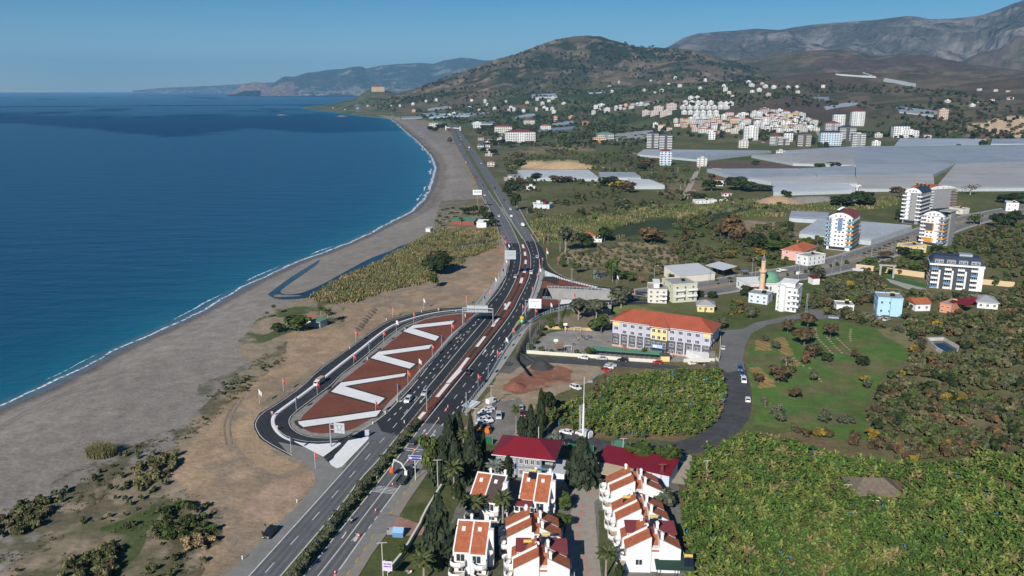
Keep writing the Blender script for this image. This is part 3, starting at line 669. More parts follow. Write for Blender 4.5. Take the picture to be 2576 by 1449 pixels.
def lane(name,s,w,m,z=.05,tess=4):
    P = [at(*p) for p in D(s)]; P = smooth(P,2); P = walk(P,tess)+[P[-1]]
    mk = MB(); ribbon(mk,P,w,z,drape=True); return tag(mk.build(name,m),kind='structure')
vill = mat("village road asphalt",(.15,.145,.14),.9,nz=(.4,.18),nz2=(.08,.2))
newl = mat("new lane asphalt",(.062,.062,.065),.85,nz=(.4,.25),nz2=(.1,.25))
def dsheet(name,s,m,z=.06):
    P = D(s); V_ = [at(*p) for p in P]; tr = tessellate_polygon([[Vector((v.x,v.y,0)) for v in V_]]); mb = MB(); mb.v = [(v.x,v.y,v.z+z) for v in V_]
    for t in tr:
        a,b,c = (V_[k] for k in t); mb.f.append(tuple(t) if (b-a).cross(c-a).z > 0 else (t[0],t[2],t[1])); mb.m.append(0)
    return tag(mb.build(name,m),kind='structure')
lane("lane","1262 918 1330 902 1420 908 1540 914 1680 922 1800 926 1845 920",7.5,newl,.07)
dsheet("village_road","1802 842 1818 832 1868 828 1900 812 1960 800 2015 788 2040 778 2100 782 2200 788 2215 795 2130 801 2060 803 2030 800 1990 806 1930 818 1890 840 1874 870 1868 905 1874 930 1830 938 1808 925 1808 900 1812 870",vill,.10)
lane("village_road","1845 915 1852 950 1858 985 1857 1020 1848 1050 1820 1082 1780 1108 1730 1126 1680 1136 1600 1133 1520 1126 1450 1110 1395 1100 1330 1090",9,newl,.09)
lane("farm_track","1718 1130 1705 1175 1690 1215",7,mat("pale track",(.34,.29,.23),.95,nz=(.5,.15)),.08)
dsheet("courtyard","1446 1205 1480 1172 1530 1195 1532 1240 1495 1262 1500 1330 1512 1449 1520 1500 1420 1500 1432 1449 1412 1380 1428 1310 1440 1280 1452 1256 1438 1240",mat("courtyard paving",(.3,.265,.225),.92,nz=(.6,.14),nz2=(3,.08)),.09)
mk = MB()
for s in (q(3,5,"1130 200 1170 172 1210 200 1172 224"),q(3,5,"1030 395 1075 355 1127 395 1080 435"),q(3,5,"1003 490 1052 458 1100 490 1050 527"),q(3,5,"975 590 1022 553 1072 585 1024 626"),q(3,5,"950 685 1000 650 1052 686 1003 724"),q(3,5,"932 850 980 812 1040 848 985 888"),q(3,5,"965 955 1012 917 1068 955 1015 1000"),q(3,5,"1000 1060 1045 1028 1095 1063 1045 1100"),q(3,5,"1030 1165 1075 1128 1122 1165 1080 1205"),q(3,5,"1062 1270 1105 1236 1152 1270 1110 1312"),q(3,5,"1090 1380 1135 1345 1187 1385 1140 1425")):
    w = [at(*p) for p in s][::-1]; mk.face([(p.x,p.y,p.z+.10) for p in w],0)
tag(mk.build("paving_diamonds",mat("pink paving",(.42,.2,.16),.92,nz=(2,.15))),kind='structure')
lane("farm_track","1716 505 1735 470 1752 435 1765 400 1770 385",6,MATS["pale track"],.08)
lane("farm_track","1716 505 1738 492 1745 478",5,MATS["pale track"],.08)
lane("hill_road","2086 362 2060 340 2052 318 2045 305 2020 300",9,MATS["pale track"],.3,12)
lane("hill_road","1920 360 1905 345 1915 335",8,MATS["pale track"],.3,12)
lane("farm_track","1590 385 1620 392 1650 402",5,MATS["pale track"],.1)
lane("cape_road","903 283 900 272 897 262",26,asph_old,.4,30)
# markings of the coast road
mk = MB()
def ln(pts,w=.28,on=None,off=None,z=.064,sm_=1): ribbon(mk,smooth([Vector(p) for p in pw(pts)],sm_),w,z,0,on,off)
E1 = D("540 1545 627 1449 859 1193 928 1113"); ln(E1,.3)
ln(D("890 1094 966 1047 1002 1009 1042 967 1101 893 1156 831 1208 786 1239 753 1259 728 1275 697 1282 663 1279 633 1265 609 1255 592 1244 566 1230 533 1217 503 1205 483"),.3)
ln(D("600 1520 670 1437 763 1335 829 1259 895 1184 976 1091 1002 1061 1060 985 1105 930 1150 872 1190 822 1228 778 1258 745 1280 705 1291 680 1295 655 1293 630 1282 605 1265 568 1250 540 1235 512 1218 483 1202 447 1182 412"),.24,4.5,7)
ln(D("640 1525 706 1449 859 1271 904 1207 955 1154 1002 1095 1029 1066 1070 1014 1110 966 1170 891 1217 833 1245 794 1270 756 1284 731 1297 704 1305 683 1310 656 1310 633 1305 611 1297 593 1284 566 1270 543 1254 516 1241 500 1228 480"),.3)
ln(D("976 1059 1010 1026 1060 966 1110 906 1160 850 1198 810 1216 790"),.35,2.5,2.5)
ln(D("1009 1056 1050 1006 1090 958 1130 910 1160 874 1210 815 1226 797"),.28)
ln(D("700 1523 765 1449 859 1330 946 1222 956 1207 1019 1128 1059 1074 1092 1034 1147 966 1202 898 1250 838 1290 784 1304 754 1318 727 1332 696 1335 671 1335 646 1330 628 1320 606 1300 576 1290 560 1281 545 1266 522 1250 493 1242 480"),.3)
ln(D("735 1530 800 1449 859 1375 929 1281 987 1207 1041 1138 1092 1069"),.26)
ln(D("1092 1069 1108 1048 1160 980 1200 925 1225 893 1250 860 1275 822 1300 783 1320 740 1334 705 1343 673 1344 646 1338 622 1330 602 1310 572 1290 536 1270 503"),.24,4.5,7)
ln(D("775 1530 843 1449 911 1352"),.3); ln(D("911 1352 957 1289"),.3,2,2); ln(D("957 1289 1007 1222 1059 1150"),.3)
ln(D("1110 1072 1145 1035 1200 960 1240 905 1268 862"),.35,2.5,2.5)
ln(D("1268 862 1290 832 1310 802"),.3); ln(D("1310 800 1330 760 1344 722 1354 693 1358 665 1354 635 1345 607 1335 590"),.3)
ln(D("1290 852 1320 815 1342 800 1379 782 1439 768 1526 762 1630 758"),.22,z=.06)
for s in ("1195 778 1109 779 1047 789 1002 801 974 811 952 824 926 842 897 864 859 891 800 933 757 976 696 1018 657 1041 642 1063 644 1078 657 1101 686 1120 735 1146","1180 783 1109 787 1059 797 1019 809 986 822 948 849 908 882 861 917 785 979 719 1026 694 1045 689 1060 695 1078 715 1095 740 1105 783 1113 850 1109","1176 783 1132 787 1086 794 1047 805 1019 816 990 834 950 867 904 907 857 942 831 970 795 996 733 1043 725 1061 733 1079 753 1092 783 1101 833 1103 880 1098"):
    ln(D(s),.22,z=.062)
ln(D("1376 660 1390 680 1421 698 1468 711 1528 721 1594 729"),.2,z=.062)
for s in (q(2,5,"520 88 845 130 840 136 516 94"),q(2,5,"503 108 830 150 825 157 499 115"),q(2,5,"487 127 815 170 810 177 483 134"),q(2,5,"472 147 800 190 795 197 467 154"),q(2,5,"456 165 785 210 780 217 452 172"),q(2,4,"972 962 1230 995 1222 1003 966 971"),q(2,4,"950 992 1180 1020 1175 1029 945 1001")):
    w = pw(s); mk.face([(p[0],p[1],.066) for p in w[::-1]],0)
def flatpoly(s,z=.07):
    w = [Vector(p) for p in pw(s)]
    for t in tessellate_polygon([w]):
        a,b,c = (w[k] for k in t)
        if (b-a).cross(c-a).z < 0: b,c = c,b
        mk.face([(p.x,p.y,z) for p in (a,b,c)],0)
for s in (q(2,4,"1000 175 915 255 915 262 875 280 872 260 890 245 905 252 990 175"),q(2,4,"1137 183 1040 292 1030 292 1128 183"),q(2,4,"1275 190 1215 255 1222 265 1175 300 1190 248 1205 250 1265 190"),
          q(2,3,"1812 702 1770 752 1722 778 1730 752 1748 750 1756 758 1765 748 1802 702"),q(2,3,"2122 1005 2160 950 2155 940 2188 925 2180 965 2170 960 2132 1010"),q(2,3,"2242 1020 2280 962 2274 952 2305 932 2298 975 2288 970 2252 1022"),q(2,3,"2365 1025 2380 985 2410 960 2412 945 2448 955 2425 980 2420 968 2392 990 2376 1025"),
          q(2,4,"1175 797 1240 718 1232 705 1278 675 1262 725 1250 722 1184 800"),q(2,4,"1325 815 1372 757 1400 725 1385 718 1425 692 1412 740 1402 735 1385 760 1405 765 1412 752 1410 790 1385 785 1390 775 1372 772 1335 820")):
    flatpoly(s)
def digits(s): 
    for t in s: flatpoly(q(2,5,t))
digits(("210 812 270 808 262 826 150 925 142 922 240 822 208 822","225 850 270 835 275 850 215 930 185 935 180 915 225 850","45 785 80 785 70 810 20 880 0 890 0 875 55 800"))
tag(mk.build("road_markings",paint),kind='structure')
mk = MB()
for s in (q(3,3,"0 640 60 520 100 480 175 490 60 580"),): w = pw(s); mk.face([(p[0],p[1],.063) for p in w[::-1]],0)
tag(mk.build("hatched_gore",mat("yellow gore paint",(.28,.2,.05),.9,nz=(.8,.5))),kind='structure')
mk = MB()
for s in ("-20 1083 90 1020 185 977 260 943","-20 1090 92 1026 188 982 262 948","600 1000 560 1060 570 1120","612 1000 574 1058 584 1120"): ribbon(mk,smooth([at(*k) for k in D(s)],3),.55,.05,drape=True)
tag(mk.build("tyre_tracks",mat("tyre track soil",(.2,.165,.13),1,nz=(.3,.3))),kind='structure')
mk = MB()
for s in ("2051 825 2053 848 2076 871 2100 896","2080 848 2096 868 2121 891","2101 846 2125 870 2147 890","2141 828 2138 845 2140 861","1995 900 2010 915 2030 925","2035 925 2052 940 2066 962"): ribbon(mk,smooth([at(*k) for k in D(s)],2),1.0,.12,0,1.5,1.5,True)
tag(mk.build("terrace_stones",mat("terrace stone",(.36,.27,.18),.95,nz=(1,.4))),kind='stuff')
mk = MB()
for s in ("644 1449 873 1193 945 1108","684 1449 890 1207 985 1088","782 1449 971 1207 1050 1105","822 1449 1003 1207 1040 1158"):
    c = [Vector(k) for k in pw(D(s))]
    for o_ in (-.9,.9): ribbon(mk,walk(offs(c,o_),6),.9,.0615)
tag(mk.build("wheel_tracks",mat("tyre polished asphalt",(.1,.102,.108),.8,nz=(.25,.2))),kind='structure')

# ---------------------------------------------------------------- shared materials of built things
white = mat("white render",(.7,.7,.69),.85,nz=(.5,.09),nz2=(.13,.1,(1,1,.35)),spec=.2)
offw = mat("cream render",(.6,.57,.49),.88,nz=(.35,.07))
glass = mat("dark window glass",(.03,.04,.05),.15,spec=.6)
frame_m = mat("white window frame",(.75,.75,.75),.6)
tile = mat("clay roof tiles",(.38,.115,.052),.9,nz=(.9,.3),nz2=(5,.22),bands=(3.2,.22,'Y'))
tile2 = mat("school roof tiles",(.33,.082,.045),.9,nz=(.25,.14),nz2=(3,.14),bands=(2.2,.12,'Y'))
tile_dk = mat("dark brown roof felt",(.075,.05,.045),.9,nz=(.8,.15))
tin_red = mat("dark red sheet roof",(.185,.012,.022),.5,nz=(.3,.1),bands=(1.6,.16,'X'),spec=.35)
tin_mar = mat("maroon sheet roof",(.2,.045,.048),.6,nz=(.4,.1),bands=(1.2,.1,'X'))
metal = mat("galvanised metal",(.45,.47,.49),.45,metal=.5,spec=.5)
darkm = mat("dark metal",(.05,.055,.06),.5)
navyroof = mat("blue grey roof",(.03,.045,.075),.6,nz=(.4,.1))
solar_m = mat("solar collector",(.012,.016,.03),.25,spec=.6)
tank_m = mat("yellow tank",(.55,.38,.1),.5)
tankw = mat("white tank",(.7,.7,.68),.4)
grey_w = mat("grey render",(.26,.26,.27),.88,nz=(.3,.08))
dgrey_w = mat("dark grey render",(.085,.082,.09),.88,nz=(.3,.1))
lilac_w = mat("pale lilac render",(.44,.43,.50),.88,nz=(.3,.05))
yel_w = mat("pale yellow render",(.68,.54,.24),.88,nz=(.3,.05))
orange_w = mat("orange render",(.58,.24,.03),.85,nz=(.3,.06))
pink_w = mat("pink render",(.66,.37,.32),.88,nz=(.3,.06))
blue_w = mat("light blue render",(.36,.56,.76),.88,nz=(.3,.05))
bl_trim = mat("blue grey trim",(.13,.2,.33),.8)
stone_w = mat("grey stone cladding",(.31,.295,.285),.95,nz=(1.6,.45),nz2=(.5,.1))
greenf = mat("green mesh screen",(.012,.11,.045),.85,nz=(1.5,.15))
redf = mat("red cloth",(.5,.012,.02),.8); whitef = mat("white cloth",(.75,.73,.76),.8); navyf = mat("navy cloth",(.02,.04,.1),.8); orangef = mat("orange cloth",(.62,.13,.05),.8)
woodb = mat("weathered wood",(.2,.13,.08),.9,nz=(2,.3))
_wm = {}
def winmesh(w,h,n=2,fr=None,pane=None):
    key = (round(w,2),round(h,2),n,fr.name if fr else 0,pane.name if pane else 0)
    if key not in _wm:
        mb = MB(); t = .09
        mb.box(-w/2,w/2,-.05,.02,-h/2,h/2,0)
        for i in range(n):
            a = -w/2+t+(w-t)*i/n; b = -w/2+(w-t)*(i+1)/n
            mb.quad((a,-.055,-h/2+t),(b,-.055,-h/2+t),(b,-.055,h/2-t),(a,-.055,h/2-t),1)
        _wm[key] = mb.mesh("window",[fr or frame_m,pane or glass])
    return _wm[key]
def win(par,x,y,z,w=1.3,h=1.4,rz=0,n=2,fr=None,pane=None,name="window"):
    return link(name,winmesh(w,h,n,fr,pane),par,(x,y,z),rz)
def facade(par,W_,D_,zs,front=(),left=(),right=(),back=(),w=1.3,h=1.4,n=2,fr=None,y0=0):
    for z in zs:
        for x in front: win(par,x,y0-.02,z,w,h,0,n,fr)
        for y in right: win(par,W_+.02,y,z,w,h,math.pi/2,n,fr)
        for y in left: win(par,-.02,y,z,w,h,-math.pi/2,n,fr)
        for x in back: win(par,x,D_+.02,z,w,h,math.pi,n,fr)
def lin(a,b,n): return [a+(b-a)*(i+.5)/n for i in range(n)]
def hiproof(x0,x1,y0,y1,ze,zr,o=.6,ridge_in=None,mb=None,m=0,ms=1):
    mb = mb or MB(); X0,X1,Y0,Y1 = x0-o,x1+o,y0-o,y1+o
    k = ridge_in if ridge_in is not None else min((Y1-Y0)/2,(X1-X0)/2)
    ym = (Y0+Y1)/2; A,B,C,D_ = (X0,Y0,ze),(X1,Y0,ze),(X1,Y1,ze),(X0,Y1,ze); P,Q = (X0+k,ym,zr),(X1-k,ym,zr)
    mb.face([A,B,Q,P],m); mb.face([B,C,Q],m); mb.face([C,D_,P,Q],m); mb.face([D_,A,P],m)
    mb.hexa([(X0,Y0,ze-.22),(X1,Y0,ze-.22),(X1,Y1,ze-.22),(X0,Y1,ze-.22),(X0,Y0,ze-.01),(X1,Y0,ze-.01),(X1,Y1,ze-.01),(X0,Y1,ze-.01)],ms)
    return mb
def site(pa,pb,z=None):
    a = at(*pa,z); b = at(*pb,z); d = b-a; d.z = 0
    a.z = min(a.z,b.z); return a,math.atan2(d.y,d.x),d.length
def solar(par,x,y,z,rz=0,tank=None):
    mb = MB()
    for i in (0,1):
        a = i*1.05
        mb.hexa([(a,0,.15),(a+1,0,.15),(a+1,.05,.1),(a,.05,.1),(a,1.6,1.25),(a+1,1.6,1.25),(a+1,1.66,1.2),(a,1.66,1.2)],0)
    for k in (.1,1.9): mb.box(k,k+.07,1.5,1.57,0,1.3,1)
    c = mb.build("solar_panel",[solar_m,metal],par,loc=(x,y,z),rz=rz)
    t = MB(); t.tube([(.1,1.9,1.6),(1.95,1.9,1.6)],.38,8); t.box(.3,.4,1.85,1.95,0,1.4); t.box(1.6,1.7,1.85,1.95,0,1.4)
    t.build("water_tank",tank or tank_m,par,loc=(x,y,z),rz=rz)
def dish(par,x,y,z,rz=0,s=.55):
    mb = MB(); k = 10
    ring = [(s*math.cos(2*math.pi*i/k),-.1,s*math.sin(2*math.pi*i/k)) for i in range(k)]
    for i in range(k): mb.face([(0,.12,0),ring[i],ring[(i+1) % k]],0)
    mb.box(-.05,.05,.1,.2,-1.0,0,0)
    mb.build("satellite_dish",tankw,par,loc=(x,y,z+1.0),rz=rz)
def chimney(par,x,y,z0,z1):
    MB().box(x-.3,x+.3,y-.3,y+.3,z0,z1).box(x-.4,x+.4,y-.4,y+.4,z1,z1+.15).box(x-.22,x+.22,y-.22,y+.22,z1+.15,z1+.4).build("chimney",white,par)
def balcony(par,x0,x1,y,z,dp=1.3,m=None,rail=None,hr=.95,face_=0):
    mb = MB(); mb.box(x0,x1,y-dp,y-.01,z-.16,z,0)
    r = 1 if rail else 0
    mb.box(x0,x1,y-dp,y-dp+.1,z,z+hr,r); mb.box(x0,x0+.1,y-dp+.1,y-.01,z,z+hr,r); mb.box(x1-.1,x1,y-dp+.1,y-.01,z,z+hr,r)
    return mb.build("balcony",[m or white,rail or m or white],par)
def text(body,size,m,par,loc,rz=0,tilt=math.pi/2,name="lettering"):
    c = bpy.data.curves.new("txt",'FONT'); c.body = body; c.size = size; c.align_x = 'CENTER'; c.align_y = 'CENTER'; c.extrude = .01; c.resolution_u = 2
    o = bpy.data.objects.new("txt",c); COL.objects.link(o); bpy.context.view_layer.update()
    me = bpy.data.meshes.new_from_object(o.evaluated_get(bpy.context.evaluated_depsgraph_get())); bpy.data.objects.remove(o); bpy.data.curves.remove(c)
    me.materials.clear(); me.materials.append(m); me.name = name
    k = link(name,me,par,loc); k.rotation_euler = (tilt,0,rz); return k
# ---------------------------------------------------------------- vehicles
tyre_m = mat("tyre rubber",(.02,.02,.02),.9); lamp_m = mat("headlight glass",(.7,.7,.7),.2); cglass = mat("car glass",(.012,.016,.02),.1,spec=.7); tail_m = mat("tail light",(.4,.02,.02),.4)
CARC = {'white': (.72,.72,.72),'silver': (.45,.47,.49),'black': (.012,.013,.015),'dark grey': (.05,.055,.06),'red': (.35,.015,.015),'maroon': (.12,.012,.02),'blue': (.05,.09,.17),'pale blue': (.35,.43,.5),'orange': (.6,.16,.03),'green': (.05,.2,.08)}
def paintm(c): return mat("car paint "+c,CARC[c],.35,spec=.5,coat=.5)
_wh = {}
def wheel(par,x,y,r=.33):
    if r not in _wh:
        mb = MB(); mb.tube([(0,-.11,0),(0,.11,0)],r,12,0); mb.tube([(0,-.115,0),(0,.115,0)],r*.6,8,1)
        _wh[r] = mb.mesh("wheel",[tyre_m,metal])
    return link("wheel",_wh[r],par,(x,y,r))
_cp = {}
SIDE = {  # lower body outline (x,z), cabin (x0,x1 at belt; x0,x1 at roof), belt z, roof z, length, width
 'sedan': ([(-2.25,.3),(-2.25,.8),(-2.15,.93),(-1.5,.98),(1.0,.95),(2.05,.78),(2.25,.6),(2.25,.3)],(-1.75,1.05,-1.05,.3),.93,1.44,1.76),
 'hatch': ([(-2.0,.3),(-2.0,.85),(-1.95,.98),(1.05,.98),(1.85,.82),(2.02,.62),(2.02,.3)],(-1.93,1.15,-1.55,.35),.96,1.5,1.74),
 'suv': ([(-2.25,.38),(-2.25,.95),(-2.2,1.08),(1.1,1.08),(2.05,.98),(2.25,.75),(2.25,.38)],(-2.18,1.2,-1.9,.5),1.06,1.74,1.86),
 'van': ([(-2.3,.35),(-2.3,1.1),(1.3,1.1),(2.1,.98),(2.3,.7),(2.3,.35)],(-2.28,1.75,-2.2,.85),1.08,1.9,1.86),
}
def car(kind,colour):
    key = (kind,colour)
    if key in _cp: return _cp[key]
    t = thing("parked_car" if kind in ('sedan','hatch','suv') else "van","car","car" if kind in ('sedan','hatch','suv') else "van")
    pm = paintm(colour); out,(bx0,bx1,rx0,rx1),zb,zr,w = SIDE[kind]
    mb = MB(); mb.xprism(out,-w/2,w/2,0)
    a = .16; yb,yr = w/2-.03,w/2-a
    mb.hexa([(rx0,-yr,zr-.07),(rx1,-yr,zr-.07),(rx1,yr,zr-.07),(rx0,yr,zr-.07),(rx0+.08,-yr+.06,zr),(rx1-.08,-yr+.06,zr),(rx1-.08,yr-.06,zr),(rx0+.08,yr-.06,zr)],0)
    for sx,rx in ((bx0,rx0),(bx1,rx1)):
        for s in (-1,1): mb.tube([(sx,s*yb,zb-.02),(rx,s*yr,zr-.04)],.06,4,0)
    for s in (-1,1): mb.tube([((bx0+bx1)/2-.1,s*(yb+.005),zb-.02),((rx0+rx1)/2-.1,s*(yr+.005),zr-.05)],.05,4,0)
    if kind == 'van':
        mb.hexa([(bx0-.005,-yb-.01,zb),(-.2,-yb-.01,zb),(-.2,yb+.01,zb),(bx0-.005,yb+.01,zb),(rx0,-yr-.01,zr-.02),(-.2,-yr-.01,zr-.02),(-.2,yr+.01,zr-.02),(rx0,yr+.01,zr-.02)],0)
    mb.build("body",pm,t)
    g = MB(); g.hexa([(bx0+.03,-yb+.01,zb-.03),(bx1,-yb+.01,zb-.03),(bx1,yb-.01,zb-.03),(bx0+.03,yb-.01,zb-.03),(rx0+.03,-yr+.01,zr-.05),(rx1-.02,-yr+.01,zr-.05),(rx1-.02,yr-.01,zr-.05),(rx0+.03,yr-.01,zr-.05)],0)
    g.build("windows",cglass,t)
    L = out[-1][0]; l0 = out[0][0]
    for x in (l0+.8,L-.85):
        for s in (-1,1): wheel(t,x,s*(w/2-.09),.33 if kind != 'suv' else .37)
    for s in (-1,1):
        MB().box(L-.14,L+.02,s*(w/2-.28)-.2,s*(w/2-.28)+.2,.62,.76).build("headlight",lamp_m,t)
        MB().box(l0-.02,l0+.1,s*(w/2-.22)-.15,s*(w/2-.22)+.15,.7,.9).build("tail_light",tail_m,t)
    _cp[key] = t; t['used'] = 0; return t
def place(proto,px,py,hx,hy,label,group=None,name=None,cat=None,z=None,sc=None):
    """stand proto at photo point (px,py), nose towards photo point (hx,hy)"""
    a = at(px,py,z); b = at(hx,hy,z if z is not None else a.z); rz = math.atan2(b.y-a.y,b.x-a.x)
    if proto.get('used'):
        o = dup(proto,a,rz,label,group,sc)
    else:
        o = proto; o.location = a; o.rotation_euler = (0,0,rz); o['label'] = label
        if group: o['group'] = group
        if sc: o.scale = (sc,)*3
    proto['used'] = 1
    if name: o.name = name
    if cat: o['category'] = cat
    o.location.z = a.z+.07
    return o
def truck(colour,bodym,kind):
    t = thing("truck","truck","truck"); pm = paintm(colour)
    MB().xprism([(1.6,.5),(1.6,2.5),(1.75,2.6),(3.0,2.55),(3.45,1.6),(3.5,.5)],-1.15,1.15,0).build("cab",pm,t)
    MB().hexa([(3.02,-1.05,1.62),(3.49,-1.05,1.62),(3.49,1.05,1.62),(3.02,1.05,1.62),(2.9,-1,2.4),(3.1,-1,2.4),(3.1,1,2.4),(2.9,1,2.4)],0).build("windscreen",cglass,t)
    MB().box(-4,3.2,-.45,.45,.5,.8).build("chassis",darkm,t)
    if kind == 'tank':
        MB().tube([(-4.2,0,1.9),(-4.0,0,1.9),(1.2,0,1.9),(1.4,0,1.9)],[.7,1.15,1.15,.7],12).build("tank",bodym,t)
    elif kind == 'flat':
        MB().box(-4,1.4,-1.15,1.15,.85,1.0).box(-4,1.4,-1.15,-1.08,1.0,1.4).box(-4,1.4,1.08,1.15,1.0,1.4).build("load_bed",bodym,t)
    elif kind == 'crane':
        MB().box(-4,.4,-1.15,1.15,.85,1.05).box(-4,.4,-1.15,-1.05,1.05,1.5).box(-4,.4,1.05,1.15,1.05,1.5).build("load_bed",bodym,t)
        mb = MB(); mb.box(.6,1.3,-.4,.4,1,2.2); mb.tube([(.9,0,2.2),(.5,1.2,4.6),(-.4,2.9,5.9)],.22,6); mb.tube([(-.4,2.9,5.9),(.6,3.9,2.9)],.18,6)
        mb.build("crane_arm",tankw,t)
        MB().lathe([(.6,1.2),(.7,1.3),(.7,2.5),(.5,2.6)],10,cx=1.1,cy=4.3).build("work_basket",mat("orange drum",(.65,.12,.03),.6),t)
    else:
        MB().box(-4.1,1.45,-1.2,1.2,.85,3.2).build("cargo_box",bodym,t)
    for x in (2.6,-2.0,-3.1):
        for s in (-1,1): wheel(t,x,s*1.0,.48)
    t['used'] = 0; return t
# ---------------------------------------------------------------- people
skin_m = mat("skin",(.42,.25,.17),.7); hair_m = mat("dark hair",(.02,.015,.012),.8)
def personmesh(name,pose):
    J = dict(pel=(0,0,.95,.13,.1),che=(0,0,1.28,.17,.11),nek=(0,0,1.48,.06,.06),hd=(0,.01,1.62,.095,.11),top=(0,.01,1.72,.07,.08))
    V_ = []; E = []; Rr = []
    def add(p,r): V_.append(p); Rr.append(r); return len(V_)-1
    pel = add((0,0,.95),(.15,.11)); che = add((0,0,1.3),(.17,.11)); nek = add((0,0,1.47),(.06,.06)); hd = add((0,.02,1.6),(.1,.11)); tp = add((0,.02,1.7),(.08,.09))
    E += [(pel,che),(che,nek),(nek,hd),(hd,tp)]
    st = pose.get('stride',.12); arm = pose.get('arm',.05)
    for s in (-1,1):
        h_ = add((s*.1,0,.86),(.09,.09)); k = add((s*.11,s*st*.6+.02,.48),(.06,.06)); an = add((s*.11,s*st-.02,.08),(.045,.045)); to = add((s*.12,s*st+.13,.04),(.045,.03))
        E += [(pel,h_),(h_,k),(k,an),(an,to)]
        sh = add((s*.2,0,1.4),(.06,.06)); el = add((s*.25,-s*arm,1.12),(.045,.045)); ha = add((s*.24,.12+s*-arm,.9),(.035,.035)); fi = add((s*.235,.16+s*-arm,.82),(.03,.02))
        E += [(che,sh),(sh,el),(el,ha),(ha,fi)]
    me = bpy.data.meshes.new(name); me.from_pydata(V_,E,[]); o = bpy.data.objects.new(name,me); COL.objects.link(o)
    m = o.modifiers.new("s",'SKIN'); sub = o.modifiers.new("u",'SUBSURF'); sub.levels = 1; sub.render_levels = 1
    for i,sv in enumerate(me.skin_vertices[0].data): sv.radius = Rr[i]; sv.use_root = (i == 0)
    bpy.context.view_layer.update()
    r = bpy.data.meshes.new_from_object(o.evaluated_get(bpy.context.evaluated_depsgraph_get())); bpy.data.objects.remove(o); bpy.data.meshes.remove(me); return r
_pm = {}
def person(px,py,top,legs,label,group=None,face=0,stride=.12,z=None,skirt=None):
    key = (top,legs,round(stride,2))
    if key not in _pm:
        r = personmesh("person",{'stride': stride,'arm': .08 if stride > .1 else .02})
        tm = mat("shirt "+str(top),top,.9); lm = mat("trousers "+str(legs),legs,.9)
        for k in (tm,lm,skin_m,hair_m): r.materials.append(k)
        for p in r.polygons:
            c = p.center; p.material_index = 3 if (c.z > 1.64 or (c.z > 1.54 and c.y < 0)) else 2 if (c.z > 1.46 or (abs(c.x) > .2 and c.z < .95 and c.z > .7)) else 0 if c.z > .92 else 1
            p.use_smooth = True
        _pm[key] = r
    a = at(px,py,z); a.z += .06
    o = link("person",_pm[key],None,a,face); tag(o,label,"person",group); return o
# ---------------------------------------------------------------- poles, flags, signs, rails
def pole(name,px,py,pytop,label,cat,kind,m=None,group=None,rz=0):
    h_ = hpx(px,py,pytop); a = at(px,py)
    t = thing(name,label,cat,a,rz,group)
    if kind == 'tee':
        MB().tube([(0,0,0),(0,0,h_)],[.16,.11],6).build("post",m or mat("concrete pole",(.42,.4,.36),.9),t)
        mb = MB().box(-1.15,1.15,-.07,.07,h_-.25,h_-.1)
        mb.build("crossarm",m or MATS["concrete pole"],t)
        for x in (-1.05,0,1.05): MB().lathe([(.06,h_-.1),(.09,h_),(.07,h_+.22)],6,cx=x).build("insulator",darkm,t)
    elif kind == 'lattice':
        mb = MB(); b = .45
        for sx in (-1,1):
            for sy in (-1,1): mb.tube([(sx*b,sy*b,0),(sx*.14,sy*.14,h_)],.05,4)
        n = 9
        for i in range(n):
            z0,z1 = h_*i/n,h_*(i+1)/n; k0 = b+(.14-b)*i/n; k1 = b+(.14-b)*(i+1)/n
            mb.tube([(-k0,-k0,z0),(k1,-k1,z1)],.03,3); mb.tube([(k0,-k0,z0),(k1,k1,z1)],.03,3); mb.tube([(k0,k0,z0),(-k1,k1,z1)],.03,3); mb.tube([(-k0,k0,z0),(-k1,-k1,z1)],.03,3)
        mb.build("lattice_mast",m or metal,t)
        MB().box(-1.1,1.1,-.06,.06,h_-.3,h_-.15).build("crossarm",m or metal,t)
    elif kind == 'lamp':
        MB().tube([(0,0,0),(0,0,h_*.97)],[.13,.07],6).build("post",m or metal,t)
        MB().tube([(0,0,h_*.96),(.5,0,h_),(1.5,0,h_+.05)],.045,5).build("arm",m or metal,t)
        MB().hexa([(1.3,-.14,h_-.04),(2.1,-.1,h_),(2.1,.1,h_),(1.3,.14,h_-.04),(1.3,-.12,h_+.1),(2.1,-.06,h_+.1),(2.1,.06,h_+.1),(1.3,.12,h_+.1)]).build("lamp_head",tankw,t)
    elif kind == 'post':
        MB().tube([(0,0,0),(0,0,h_)],[.2,.14],8).build("post",m or metal,t)
        MB().box(-.5,.5,-.35,.35,0,.12).build("base_plate",m or metal,t)
        MB().lathe([(.15,h_),(.26,h_+.05),(.26,h_+.22),(.1,h_+.3)],8).build("cap",m or metal,t)
    return t
_fl = {}
